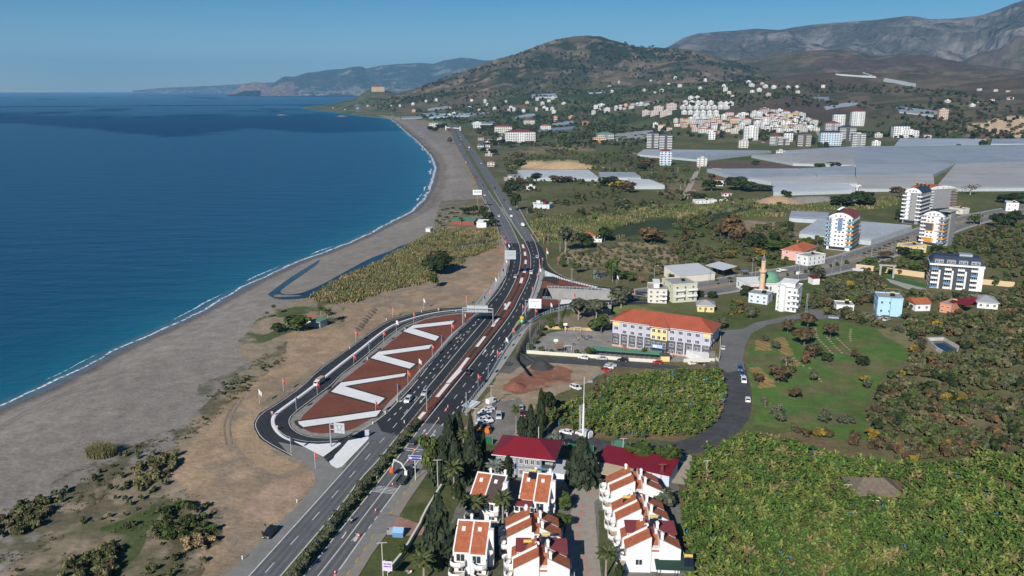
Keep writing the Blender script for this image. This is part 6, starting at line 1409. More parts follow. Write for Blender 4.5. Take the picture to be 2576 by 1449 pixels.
house(q(4,3,"2310 370")[0],q(4,3,"2570 385")[0],8,3.4,"white flat-roofed cottage with a tiled rear wing by the earth road",white,fl=1,cols=2,top=q(4,3,"0 262")[0][1])
house(q(5,3,"345 400")[0],q(5,3,"720 425")[0],11,8,"bright light blue flat-roofed house with a rooftop frame",blue_w,fl=2,cols=3,top=q(5,3,"0 150")[0][1],extra=lambda t,W_,dp,h_: (MB().box(W_*.5,W_*.85,-1.6,-.01,-.5,h_+.5).build("front_bay",blue_w,t),MB().tube([(W_*.4,dp,h_),(W_*.4,dp,h_+2.4),(W_,dp,h_+2.2),(W_,dp,h_)],.08,4).tube([(W_*.4,dp*.4,h_+2.2),(W_*.4,dp,h_+2.4)],.07,4).build("roof_frame",mat("ochre pipe",(.5,.33,.1),.7),t)))
house(q(5,3,"925 350")[0],q(5,3,"1150 345")[0],9,5,"small white house with a red tile roof right of the blue house",white,roof='gable',fl=1,cols=2,top=q(5,3,"0 240")[0][1])
house(q(5,3,"1290 360")[0],q(5,3,"1460 395")[0],12,7,"salmon orange two-storey house with a white roof terrace",mat("salmon render",(.6,.25,.14),.9),fl=2,cols=2,top=q(5,3,"0 235")[0][1],extra=lambda t,W_,dp,h_: MB().hexa([(2,5,h_+.5),(W_+6,5,h_+.5),(W_+6,dp,h_+1.4),(2,dp,h_+1.4),(2,5,h_+.7),(W_+6,5,h_+.7),(W_+6,dp,h_+1.6),(2,dp,h_+1.6)]).build("lean_to_roof",tin_red,t))
house(q(5,3,"1860 300")[0],q(5,3,"2170 325")[0],14,6,"white house with a broad grey hip roof and blue solar sheets at the far right",white,roof='hip',rm=MATS["grey cement roof"],fl=1,cols=3,top=q(5,3,"0 205")[0][1],extra=lambda t,W_,dp,h_: MB().hexa([(-5,1,h_-.6),(1,1,h_-.4),(1,6,h_+.6),(-5,6,h_+.4),(-5,1,h_-.4),(1,1,h_-.2),(1,6,h_+.8),(-5,6,h_+.6)]).build("lean_to_roof",tin_red,t))
house(q(4,2,"1790 1050")[0],q(4,2,"2005 955")[0],13,8,"pink two-storey house with a red hip roof beside the boulevard",pink_w,roof='hip',fl=2,cols=3,top=q(4,2,"0 905")[0][1],bal=((.0,.35),),extra=lambda t,W_,dp,h_: solar(t,W_*.5,dp*.5,h_+2.6))
house(q(4,2,"1880 1120")[0],q(4,2,"2140 1075")[0],9,5,"white house with a curved garden front below the pink house",white,fl=2,cols=4,top=q(4,2,"0 985")[0][1])
shed("garden_hut",q(4,2,"1960 1400")[0],q(4,2,"2060 1395")[0],5,3.5,3.9,"small white hut with a red roof under the wide tree",tin_red,white)
shed("site_cabin",q(5,2,"-20 1262")[0],q(5,2,"128 1275")[0],4,3.2,3.4,"brown brick cabin with a white flat roof by the sand wall",white,mat("brown brick",(.3,.13,.08),.9))
shed("bus_shelter",q(4,2,"912 1268")[0],q(4,2,"988 1262")[0],2.4,2.6,2.8,"blue roofed bus shelter on the far side of the boulevard",bl_trim,darkm,cat="bus shelter",openf=True,posts=2)
wallrun("boundary_wall",q(5,2,"30 1165 400 1205 980 1285 1130 1300"),3.2,"long sand coloured wall left of the white hotel",mat("sand plaster",(.55,.42,.26),.9)); wallrun("boundary_wall",q(5,2,"1930 1395 2120 1410 2420 1440"),3.0,"sand coloured wall right of the white hotel",MATS["sand plaster"])
k = MB()
for x in (0,7): k.box(x-.5,x+.5,-.5,.5,0,7)
k.box(-1,8,-.6,.6,7,7.8); tag(k.build("entrance_gate",conc,loc=at(*q(5,2,"390 1290")[0]),rz=-.3),"tall concrete gate frame in front of the hotel driveway","gate")
dsheet("driveway","2228 700 2330 727 2335 742 2310 738 2240 712",conc,.1); dsheet("lawn","2220 692 2330 715 2330 724 2232 700",mat("bright lawn",(.03,.13,.03),1),.12)
def mosque():
    p = q(4,3,"985 30")[0]; a,rz,W_ = site((1886,740),(1968,736)); t = thing("mosque","small mosque with a green dome behind the white flats","mosque",a,rz); h_ = hpx(1886,740,717)
    MB().box(0,W_,0,16,-1,h_).box(-.3,W_+.3,-.3,16.3,h_,h_+.4).build("wall",white,t); facade(t,W_,16,[h_*.5],lin(0,W_,4),lin(0,16,3),w=1.2,h=2.4)
    c = at(1946,740); rr = W_*.27
    MB().lathe([(rr*1.1,h_+.4),(rr*1.1,h_+1.6)]+[(rr*math.cos(i*math.pi/16),h_+1.6+rr*.78*math.sin(i*math.pi/16)) for i in range(8)]+[(.1,h_+1.6+rr*.8)],24,cx=W_*.74,cy=6).build("dome",mat("green dome paint",(.12,.27,.16),.7,nz=(.3,.08)),t,smooth=True)
    MB().box(-1.5,W_*.5,-2,4,h_*.72,h_*.8).build("porch_roof",tin_mar,t)
    px,py = (1915,742); b = at(px,py); h0 = hpx(px,py,q(4,2,"0 925")[0][1]); m = thing("minaret","tall beige stone minaret with a single balcony","minaret",b)
    sm_ = mat("beige minaret stone",(.6,.42,.27),.9,nz=(.6,.12)); s = h0
    MB().lathe([(2.2,0),(2.2,s*.1),(1.5,s*.14),(1.35,s*.5),(1.35,s*.52)],12).build("shaft",sm_,m); MB().lathe([(1.4,s*.52),(2.1,s*.57),(2.1,s*.62),(1.9,s*.62),(1.9,s*.575),(1.1,s*.575)],12).build("balcony",sm_,m)
    MB().lathe([(1.1,s*.575),(1.1,s*.79),(1.25,s*.8),(1.25,s*.815),(1.0,s*.82)],12).build("upper_shaft",sm_,m)
    k = MB()
    for i in range(6): k.tube([(1.05*math.cos(i*1.047),1.05*math.sin(i*1.047),s*.815),(0,0,s*.97)],.09,4)
    k.tube([(0,0,s*.95),(0,0,s)],.1,5).build("spire_frame",metal,m)
mosque()
def hotel():
    a,rz,W_ = site((2334,722),(2466,733)); h_ = hpx(2334,722,665); dp = 15; fl = 5; t = thing("hotel","white five-storey hotel with blue details and a navy mansard roof","hotel",a,rz); fh = h_/fl
    MB().box(0,W_,0,dp,-1,h_).build("wall",mat("charcoal render",(.06,.065,.075),.9),t)
    MB().box(-.6,W_+.6,-1.2,dp+.6,h_,h_+1).box(W_-2.4,W_+.1,-1.2,0,0,h_).box(W_,W_+.3,-1,dp,-1,h_).build("white_frame",white,t)
    MB().hexa([(-.4,-.8,h_+1),(W_+.4,-.8,h_+1),(W_+.4,dp+.4,h_+1),(-.4,dp+.4,h_+1),(1.6,3.4,h_+4.6),(W_-1.6,3.4,h_+4.6),(W_-1.6,dp-3,h_+4.6),(1.6,dp-3,h_+4.6)]).build("roof",navyroof,t)
    for x in lin(1,W_-1,4):
        d = MB().box(x-2.2,x+2.2,-.4,2.6,h_+1.2,h_+3.1).build("dormer",grey_w,t); win(d,x-1,-.42,h_+2.1,1.5,1.3); win(d,x+1,-.42,h_+2.1,1.5,1.3)
    n = 4; bl = mat("hotel blue panel",(.07,.22,.4),.6)
    for i in range(n):
        x0 = W_*(i/n)+.6; x1 = W_*((i+1)/n)-2.4
        MB().box(x1+.2,x1+1.1,-1.3,-.01,0,h_-fh).build("fin",white,t)
        for k in range(fl):
            balcony(t,x0,x1,0,fh*k+.3,1.5,white,bl if (i+k*3) % 4 == 0 else white,1.0); win(t,(x0+x1)/2,-.02,fh*k+1.6,2.2,1.9,0,2)
    facade(t,W_,dp,[fh*(k+.5) for k in range(fl)],(),lin(0,dp,4),())
    MB().box(W_*.55,W_*.8,dp*.4,dp*.8,h_+4.6,h_+5.6).build("roof_plant",metal,t)
hotel()
def tower(pa,pb,dp,top,fl,label,m,roofm,acc,style,name="apartment_tower",group=None,gw=1.4):
    a,rz,W_ = site(pa,pb); H_ = hpx(pa[0],pa[1],top); fh = H_/(fl+.9); h_ = fh*fl; t = thing(name,label,"tower block",a,rz,group)
    MB().box(0,W_,0,dp,-1,h_).build("wall",m,t)
    n = 10; arc = [(W_*i/n,h_+math.sin(math.pi*i/n)**.8*fh*1.25+.05) for i in range(n+1)]
    MB().xprism([(-.6,h_)]+[(x*(1+1.2/W_)-.6,z) for x,z in arc]+[(W_+.6,h_)],-.5,.9).build("gable_arch",white,t)
    win(t,W_*.3,-.52,h_+fh*.45,1.1,1.2); win(t,W_*.5,-.52,h_+fh*.5,1.1,1.4); win(t,W_*.7,-.52,h_+fh*.45,1.1,1.2)
    MB().xprism([(-.4,h_)]+[(x*(1+.8/W_)-.4,z-.15) for x,z in arc]+[(W_+.4,h_)],.92,dp+.4).build("roof",roofm,t)
    for k in range(fl):
        z = fh*k; b0 = 1 if style != 'unfinished' else 0
        if k == 0: MB().box(W_*.1,W_*.8,-.1,-.01,.3,fh-.5).build("shop_front",glass,t); continue
        for x in (.34,.5,.66) if style == 'A' else (.25,.45): win(t,W_*x,-.02,z+fh*.5,gw,fh*.45)
        for side_,y0 in (('L',0),('R',0)):
            am = acc[(k*2+(side_ == 'R')) % len(acc)]; mb = MB()
            if side_ == 'L': mb.box(-1.4,W_*.16,-1.2,-.01,z,z+.2).box(-1.4,-.01,0,dp*.35,z,z+.2).box(-1.4,W_*.16,-1.25,-1.15,z+.2,z+1.1,1).box(-1.45,-1.35,-1.14,dp*.35,z+.2,z+1.1,1)
            else: mb.box(W_*.8,W_+1.4,-1.2,-.01,z,z+.2).box(W_+.01,W_+1.4,0,dp-1,z,z+.2).box(W_*.8,W_+1.4,-1.25,-1.15,z+.2,z+1.1,1).box(W_+1.35,W_+1.45,-1.14,dp-1,z+.2,z+1.1,1)
            mb.build("balcony",[white,am],t)
        win(t,W_*.9,-.02,z+fh*.55,1.6,fh*.6); win(t,W_*.07,-.02,z+fh*.55,1.4,fh*.6)
        for y in lin(1,dp-1,5): win(t,W_+.02,y,z+fh*.5,1.5,fh*.55,math.pi/2)
        for y in lin(dp*.4,dp-1,2): win(t,-.02,y,z+fh*.5,1.2,fh*.45,-math.pi/2)
    if style == 'A':
        MB().box(W_*.4,W_*.6,-.14,-.01,h_*.6,h_-.3).build("wall_panel",bl_trim,t)
        for k in range(4):
            solar(t,W_*.2,dp*.25+k*dp*.17,h_+fh*1.0,0,tankw)
    if style == 'C':
        for k in range(1,fl): MB().tube([(W_*.25,-.16,fh*(k+.5)),(W_*.25,-.03,fh*(k+.5))],1.5,14).build("round_frame",white,t)
    if style == 'B':
        MB().box(W_*.99,W_+1.9,dp*.35,dp*.75,-1,h_+3).build("lift_shaft",grey_w,t); MB().box(W_*.6,W_+2.5,dp*.2,dp*.9,h_+3,h_+3.5).build("roof_slab",conc,t)
        for k0,k1,x0,x1 in ((4,6,0,.52),(1,2,0,.55),(4,6,.62,1.0)):
            mb = MB(); z0,z1 = fh*k0,fh*k1; mb.box(W_*x0,W_*x1,-.3,-.02,z0-.25,z0+.25).box(W_*x0,W_*x1,-.3,-.02,z1-.25,z1+.25).box(W_*x1-.3,W_*x1+.3,-.32,-.02,z0+.25,z1-.25); mb.build("accent_frame",orange_w,t)
        MB().box(W_*.02,W_*.5,-.12,-.01,fh*4+.3,fh*6-.3).build("wall_panel",dgrey_w,t); MB().box(W_*.02,W_*.5,-.12,-.01,fh+.3,fh*2-.3).build("wall_panel",orange_w,t)
    if style == 'D':
        for k in range(4): solar(t,W_*.1,dp*.2+k*dp*.2,h_+fh*1.1)
    return t
tq = bl_trim; aq = mat("aqua glass",(.12,.3,.34),.4)
tower((2078,626),(2136,632),26,537,8,"white tower block with orange balconies and rooftop solar tanks",white,tin_mar,[aq,orange_w,tq,aq],'A')
tower(q(5,2,"1010 790")[0],q(5,2,"1310 830")[0],20,q(5,2,"0 295")[0][1],8,"unfinished tower block with white, charcoal and orange framed front",white,navyroof,[white,orange_w,white,tq],'B')
tower(q(5,2,"725 465")[0],q(5,2,"960 490")[0],26,q(5,1,"0 1400")[0][1],8,"grey tower block with round window surrounds and curved white balconies",grey_w,navyroof,[white],'C')
tower(q(5,2,"1100 290")[0],q(5,2,"1500 260")[0],20,q(5,1,"0 1380")[0][1],8,"grey tower block with a red roof and rows of yellow water tanks",grey_w,tile,[white,woodb],'D')
house(q(5,2,"815 935")[0],q(5,2,"1090 915")[0],10,7,"yellow two-storey house with white balconies below the unfinished tower",yel_w,fl=2,cols=3,top=q(5,2,"0 825")[0][1],bal=((0,.3),(.55,.8)))
house(q(5,2,"2290 285")[0],q(5,2,"2480 295")[0],12,7,"white modern house with wide eaves at the right end of the boulevard",white,fl=2,cols=2,top=q(5,2,"0 165")[0][1])
house(q(5,2,"1640 340")[0],q(5,2,"1740 325")[0],12,6,"low beige building beside the boulevard right of the towers",offw,fl=1,cols=2,top=q(5,2,"0 265")[0][1])
house(h4(2,1,"100 90")[0],h4(2,1,"255 85")[0],8,3,"long low white shed beside the pale track",white,fl=1,cols=5,top=h4(2,1,"0 68")[0][1]); house(h4(2,1,"275 82")[0],h4(2,1,"338 84")[0],7,3,"small white open shed right of the long white one",white,fl=1,cols=2,top=h4(2,1,"0 66")[0][1])
house(q(3,2,"322 245")[0],q(3,2,"560 255")[0],14,6,"pale grey house with flared eaves near the coast road",mat("pale grey blue",(.55,.6,.64),.9),fl=2,cols=3,top=q(3,2,"0 190")[0][1],extra=lambda t,W_,dp,h_: MB().box(W_*.55,W_*.75,2,dp-2,h_,h_+2.5).build("stair_head",tin_red,t))
house(q(3,2,"1215 755")[0],q(3,2,"1350 760")[0],7,3,"small white house half hidden among the trees on the mound",white,fl=1,cols=2,top=q(3,2,"0 715")[0][1]); house(q(3,2,"1060 740")[0],q(3,2,"1250 745")[0],9,6,"old white house with reddish roof wrapped in trees on the mound",offw,roof='hip',fl=2,cols=3,top=q(3,2,"0 660")[0][1])
shed("site_container",q(3,2,"1268 1300")[0],q(3,2,"1410 1275")[0],3,2.6,2.7,"dark blue cabin on the lawn by the upper slip road",woodb,mat("dark blue cabin",(.05,.08,.13),.8)); house(q(3,2,"1835 290")[0],q(3,2,"1930 285")[0],6,3,"small white hut at the edge of the dry reeds",white,fl=1,cols=2,top=q(3,2,"0 260")[0][1])
# beach garden, hut, farm shed
shed("beach_bar",q(2,2,"1660 490")[0],q(2,2,"2000 500")[0],12,3,4,"long low beach bar with a green roof among palms",green_roof,mat("brick red wall",(.27,.07,.05),.9)); shed("beach_house",q(2,2,"2040 535")[0],q(2,2,"2185 540")[0],9,4,5,"white tent-roofed house beside the beach bar",white,white)
shed("beach_kiosk",q(2,2,"1270 600")[0],q(2,2,"1340 605")[0],5,2.5,2.7,"pale tarpaulin-covered boat shed on the open beach",mat("pale tarpaulin",(.45,.48,.52),.7),offw); shed("beach_shelter",q(2,2,"1890 355")[0],q(2,2,"1990 350")[0],7,3,3.6,"brown roofed shelter in the palm garden",woodb,darkm,openf=True,posts=2)
shed("beach_hut",D("768 812")[0],D("790 818")[0],4,2.6,3.0,"small hut with an orange red roof in the beach garden",mat("orange tin",(.4,.13,.06),.7),offw); shed("beach_hut",D("782 822")[0],D("806 826")[0],5,3,3.4,"hut with a green glass roof in the beach garden",green_roof,mat("glazed front",(.25,.33,.35),.4))
board("beach_sign",*q(2,2,"2052 240")[0],8,4.5,12,"tall white roadside sign beside the palm garden",wsign,0,lines=2)
def farmshed():
    a,rz,W_ = site((2150,1262),(2268,1266)); t = thing("farm_shed","thatched farm shed in the middle of the banana plantation","shed",a,rz); th = mat("grey thatch",(.15,.12,.09),1,nz=(1,.3),nz2=(4,.3,(8,1,1)))
    MB().box(.8,W_-.8,.8,8,0,2.2).build("wall",offw,t); hiproof(0,W_,0,9,2.2,4.8,.6,4).build("roof",[th,woodb],t)
farmshed()
# walled pond and site clutter
def pond():
    P = [at(*p,0.0) for p in D("2328 857 2372 856 2412 880 2408 896 2382 898 2355 883")]; c = sum(P,Vector())/len(P); mb = MB(); n = len(P)
    for i in range(n):
        a,b = P[i]-c,P[(i+1) % n]-c; mb.hexa([(a.x,a.y,-.3),(a.x*.86,a.y*.86,-.3),(b.x*.86,b.y*.86,-.3),(b.x,b.y,-.3),(a.x,a.y,1.6),(a.x*.9,a.y*.9,1.6),(b.x*.9,b.y*.9,1.6),(b.x,b.y,1.6)])
    t = mb.build("irrigation_pond",mat("weathered pond concrete",(.4,.38,.35),.9,nz=(.4,.25)),loc=(c.x,c.y,gz(c.x,c.y))); tag(t,"pale concrete irrigation pond in the scrub at the right","pond")
    MB().face([((p-c).x*.87,(p-c).y*.87,.35) for p in P][::-1]).build("pond_water",mat("dark pond water",(.015,.02,.022),.08,spec=.6),t)
pond()
def heap(px,py,r_,h_,label,m,sx=1.0,name="gravel_heap",cat="heap"):
    a = at(px,py); k = 22; mb = MB(); pr = []
    for j,(f,g) in enumerate(((1,0),(.86,.12),(.62,.42),(.36,.74),(.14,.95),(.02,1))):
        for i in range(k):
            t = 2*math.pi*i/k; n = 1+.22*(float(vnoise(np.array(3*math.cos(t)+px),np.array(3*math.sin(t)+j*.7),4))-.5)
            mb.v.append((r_*f*n*sx*math.cos(t),r_*f*n*math.sin(t),h_*g*(.92+.16*(n-.9))-.1))
    for j in range(5):
        for i in range(k): mb.f.append((j*k+i,j*k+(i+1) % k,(j+1)*k+(i+1) % k,(j+1)*k+i)); mb.m.append(0)
    mb.f.append(tuple(5*k+i for i in range(k))); mb.m.append(0); return tag(mb.build(name,m,smooth=True,loc=a),label,cat)
heap(*q(3,3,"450 1195")[0],5.2,3.2,"dark grey gravel heap in front of the playground",mat("dark gravel",(.05,.048,.046),1,nz=(1.5,.3)))
heap(*q(3,4,"40 45")[0],4.6,2.0,"reddish earth heap on the site",mat("red earth",(.22,.09,.06),1,nz=(1,.25)))
heap(*q(4,2,"1430 190")[0],22,9,"big bare earth mound by the reed field",mat("tan earth",(.36,.25,.16),1,nz=(.2,.2)),1.4,"earth_mound"); heap(*q(4,2,"2020 150")[0],24,6,"grey gravel bank behind the reeds",gravel,2.6,"gravel_bank"); heap(*q(3,1,"800 1080")[0],26,9,"sandy spoil heap right of the boat yard",mat("yellow sand",(.42,.3,.17),1,nz=(.15,.15)),2.2,"sand_heap"); heap(*q(3,1,"370 1060")[0],22,7,"sandy spoil heap left part beside the boat yard",MATS["yellow sand"],1.8,"sand_heap")
st = [(893,832),(899,826),(904,820),(909,813),(914,807),(919,801),(925,794),(931,788),(937,781)]
for i,(px,py) in enumerate(st): o = heap(px,py,2.6+.3*(i % 2),2.0,"pile of dark boulders in the straight stone row beside the loop",mat("boulders",(.17,.13,.1),1,nz=(1.2,.5)),1.1,"boulder_pile","stones"); o['group'] = "boulder piles in the stone row"
for px,py,lb in ((1447,1016,"left"),(1456,1016,"middle"),(1466,1016,"right")): tag(MB().lathe([(.7,0),(.85,.5),(.7,1.1),(.3,1.25)],8).build("bulk_bag",whitef,loc=at(px,py-.5),smooth=True),lb+" one of three white bulk bags by the brush","bag","white bulk bags")
k = MB()
for i in range(8): k.box(-3.5,3.5,i*1.1,i*1.1+.3,.1+.05*i,.4+.05*i)
for x in (-2.5,0,2.5): k.box(x,x+.2,-.5,9,.6,.8)
o = tag(k.build("barrier_stack",palerail,loc=at(*q(2,4,"1900 350")[0]),rz=-.5),"stack of pale crash barriers laid out beside the footway","barrier stack"); o.scale = (.65,.65,.65)
k = MB()
for i in range(6): k.box(i*.5,i*.5+.35,0,9,0,.5+.1*(i % 2))
tag(k.build("rail_stack",mat("blue steel rail",(.05,.16,.4),.5),loc=at(*q(2,4,"2035 490")[0]),rz=-.45),"stack of blue steel rails left of the compound cars","rail stack")
a = at(*q(3,3,"1175 1420")[0]); tag(MB().tube([(0,0,.4),(5,9,.5)],.3,8).box(-.9,.9,-.6,.6,0,.8).build("fallen_post",metal,loc=a),"grey steel column lying on the dirt lot","post")

# ---------------------------------------------------------------- plants
def leafmat(n,c,isl=.45): return mat("leaf "+n,c,.9,island=isl,nz=(.12,.22),spec=.12)
LM = dict(dark=(.028,.042,.016),conifer=(.034,.046,.026),olive=(.075,.082,.05),citrus=(.05,.075,.018),green=(.062,.092,.024),autumn=(.12,.075,.038),brown=(.085,.062,.033),yellow=(.2,.14,.024),grey=(.13,.11,.09),willow=(.075,.1,.025),silver=(.14,.165,.13),palm=(.07,.085,.03),tan=(.26,.19,.1),reed=(.17,.155,.07),reedg=(.105,.125,.045),pinkish=(.3,.14,.1),scrub=(.082,.09,.038),scrub2=(.13,.115,.06))
LM = {k: leafmat(k,v) for k,v in LM.items()}
bark = mat("bark",(.13,.1,.075),.95,nz=(3,.3)); palebark = mat("pale bark",(.28,.24,.2),.95,nz=(3,.2))
def quads(c,nrm,size,rg,asp=1.0):
    n = len(c); a = np.cross(nrm,rg.normal(size=(n,3))); a /= np.linalg.norm(a,axis=1)[:,None]+1e-9; b = np.cross(nrm,a)
    s = (size*(.65+.7*rg.random(n)))[:,None] if np.ndim(size) == 0 else size[:,None]
    v = np.stack([c-a*s-b*s*asp,c+a*s-b*s*asp*.7,c+a*s*.8+b*s*asp,c-a*s*.7+b*s*asp],1).reshape(-1,3); return v
def blob(seed,n,R_=1.,H_=2.,size=.2,lumps=9,base=.15,kind='round'):
    rg = np.random.default_rng(seed)
    if kind == 'cone':
        t = rg.random(n)**1.25; z = base*H_+(1-base)*H_*t; a = rg.random(n)*6.283; bz = np.floor(a*1.6+z*1.3).astype(int) % 7
        r = R_*1.15*(1.03-t)**.62*(.55+.5*rg.random(n))*(.75+.09*bz)*np.clip(t*5+.35,0,1)
        c = np.stack([r*np.cos(a),r*np.sin(a),z-.25*r],1); nr = np.stack([np.cos(a),np.sin(a),.6+0*a],1)+rg.normal(size=(n,3))*.6
    elif kind == 'column':
        t = rg.random(n); a = rg.random(n)*6.283; r = R_*np.sin(np.pi*np.clip(t*.93+.05,0,1))**.6*(.75+.3*rg.random(n)); c = np.stack([r*np.cos(a),r*np.sin(a),H_*(.04+.96*t)],1); nr = np.stack([np.cos(a),np.sin(a),.3+0*a],1)+rg.normal(size=(n,3))*.5
    else:
        k = np.repeat(np.arange(lumps),n//lumps+1)[:n]; la = rg.random(lumps)*6.283; lr = R_*.62*np.sqrt(rg.random(lumps)); lz = H_*(base+.28+(.62-base)*rg.random(lumps)); rad = R_*(.34+.26*rg.random(lumps))
        lr[0] = 0; lz[0] = H_*.72
        d = rg.normal(size=(n,3)); d /= np.linalg.norm(d,axis=1)[:,None]; d[:,2] = np.where(d[:,2] < -.35,-d[:,2],d[:,2])
        c = np.stack([lr*np.cos(la),lr*np.sin(la),lz],1)[k]+d*rad[k][:,None]*(.72+.36*rg.random(n))[:,None]*np.array([1,1,.8*H_/(2*R_)+.2]); c[:,2] = np.clip(c[:,2],.04*H_,H_*1.02); nr = d+rg.normal(size=(n,3))*.45
    nr /= np.linalg.norm(nr,axis=1)[:,None]; return quads(c,nr,size,rg)
def qmesh(name,v,m): return meshnp(name,v,4,np.arange(len(v)),m)
def palmv(seed,n=20,L=1.0,droop=.8):
    rg = np.random.default_rng(seed); V_ = []
    for i in range(n):
        a = i*2.4+rg.random()*.3; el = .95-1.5*(i/n)+.2*rg.random(); p = np.zeros(3); d = np.array([math.cos(a)*math.cos(el),math.sin(a)*math.cos(el),math.sin(el)]); s = np.array([-math.sin(a),math.cos(a),0])
        for k in range(5):
            q_ = p+d*L/5; w0 = L*.24*(1-abs(k/5-.35)); w1 = L*.24*(1-abs((k+1)/5-.35)) if k < 4 else .01; dz = np.array([0,0,-.5])
            for sg in (-1,1): V_ += [p,q_,q_+s*sg*w1+dz*w1,p+s*sg*w0+dz*w0]
            p = q_; d = d+np.array([0,0,-droop*.28]); d /= np.linalg.norm(d)
    return np.array(V_)
KIND = dict(dark=('round',420,.13,'dark'),green=('round',420,.12,'green'),citrus=('round',420,.11,'citrus'),olive=('round',380,.11,'olive'),autumn=('round',420,.1,'autumn'),brown=('round',420,.1,'brown'),yellow=('round',260,.12,'yellow'),grey=('round',150,.06,'grey'),pinkish=('round',200,.1,'pinkish'),willow=('round',700,.085,'willow'),eucal=('round',650,.09,'olive'),conifer=('cone',900,.09,'conifer'),silver=('cone',420,.1,'silver'),cypress=('column',600,.1,'dark'),palm=('palm',0,0,'palm'),spalm=('palm',0,0,'silver'),tan=('reed',0,0,'tan'),reed=('reed',0,0,'reed'))
def reedv(seed,n=90,R_=1.,H_=1.,w=.05):
    rg = np.random.default_rng(seed); a = rg.random(n)*6.283; r = R_*np.sqrt(rg.random(n)); p = np.stack([r*np.cos(a),r*np.sin(a),0*r],1); h_ = H_*(.6+.45*rg.random(n))*(1-.35*(r/R_)**2); l = rg.normal(size=(n,2))*.22
    t = rg.random(n)*6.283; s = np.stack([np.cos(t),np.sin(t),0*t],1)*w; m = p+np.stack([l[:,0]*h_*.4,l[:,1]*h_*.4,h_*.62],1); e = p+np.stack([l[:,0]*h_*1.3,l[:,1]*h_*1.3,h_],1)
    return np.concatenate([np.stack([p-s,p+s,m+s,m-s],1).reshape(-1,3),np.stack([m-s,m+s,e+s*.25,e-s*.25],1).reshape(-1,3)])
_tp = {}
NAMES = dict(dark=("broadleaf_tree","dark green leafy tree"),green=("broadleaf_tree","mid green leafy tree"),citrus=("citrus_tree","rounded glossy green tree"),olive=("olive_tree","grey green olive tree"),autumn=("autumn_tree","red brown autumn tree"),brown=("walnut_tree","brownish leafy tree"),yellow=("yellow_tree","yellow autumn tree"),grey=("bare_tree","bare grey tree"),pinkish=("small_tree","small pinkish tree"),willow=("willow_tree","light green drooping tree"),eucal=("eucalyptus_tree","tall olive green eucalyptus"),conifer=("conifer_tree","dark shaggy conifer"),silver=("silver_conifer","silvery conifer"),cypress=("cypress_tree","narrow dark cypress"),palm=("palm_tree","fan palm"),spalm=("palm_tree","blue grey palm"),tan=("reed_clump","straw coloured reed clump"),reed=("reed_clump","olive green reed clump"))
def treeproto(kind,var,fat):
    key = (kind,var,fat)
    if key in _tp: return _tp[key]
    sh,n,sz,lm = KIND[kind]; nm = NAMES[kind][0]; t = thing(nm,"x","tree" if sh != 'reed' else "reeds"); sd = sum(map(ord,kind))+var*17
    if sh == 'palm':
        v = palmv(sd,26,.3,.8); v[:,2] += .84; link("crown",qmesh("crown",v,LM[lm]),t)
        MB().tube([(0,0,0),(.01,0,.4),(0,0,.85)],[.03,.022,.026],6).build("trunk",palebark,t)
    elif sh == 'reed': link("blades",qmesh("blades",reedv(sd,1300,1.,1.0,.014),LM[lm]),t)
    else:
        link("crown",qmesh("crown",blob(sd,n,.5*fat,1.,sz*(fat**.5 if sh == 'round' else 1)*(.62 if sh != 'round' else .6),11,.12 if sh == 'round' else .05,sh),LM[lm]),t)
        k = MB().tube([(0,0,-.02),(.01,0,.3),(0,.01,.6)],[.035*fat**.5,.025,.012],6)
        for i in range(4): a = i*1.6+var; k.tube([(0,0,.25+.06*i),(.2*fat*math.cos(a),.2*fat*math.sin(a),.55+.06*i)],[.018,.006],4)
        k.build("trunk",palebark if kind in ('grey','eucal') else bark,t)
    t['used'] = 0; _tp[key] = t; return t
LAND = [(1480,1000,"the parked white off-roader"),(1620,1150,"the pump yard"),(1330,1120,"the stone station"),(1130,1160,"the station gate"),(1080,1340,"the villas' garden wall"),(1240,1290,"the left villas"),(1390,1300,"the middle villas"),(1660,1300,"the right-hand villas"),(1480,790,"the school's left end"),(1400,860,"the playground"),(1600,885,"the bike shed"),(1830,790,"the yellow house"),(2030,860,"the terraced meadow"),(1950,950,"the lane's right edge"),(2090,1050,"the lower meadow"),(1440,610,"the old house on the mound"),(1560,690,"the lawn by the slip road"),(1560,520,"the dry reeds"),(1840,590,"the overgrown plot"),(2050,690,"the red-roofed hut"),(2120,500,"the greenhouse behind the boulevard"),(2230,630,"the boulevard"),(2480,550,"the boulevard's far bend"),(2220,780,"the blue house"),(2380,790,"the salmon house"),(740,810,"the beach garden"),(1090,690,"the lagoon reeds"),(300,1250,"the lower left beach"),(1160,540,"the beach bar"),(1900,740,"the mosque"),(1780,560,"the river reeds"),(1330,450,"the long greenhouse by the highway"),(880,1300,"the highway median"),(2350,650,"the hotel"),(1700,480,"the farm track")]
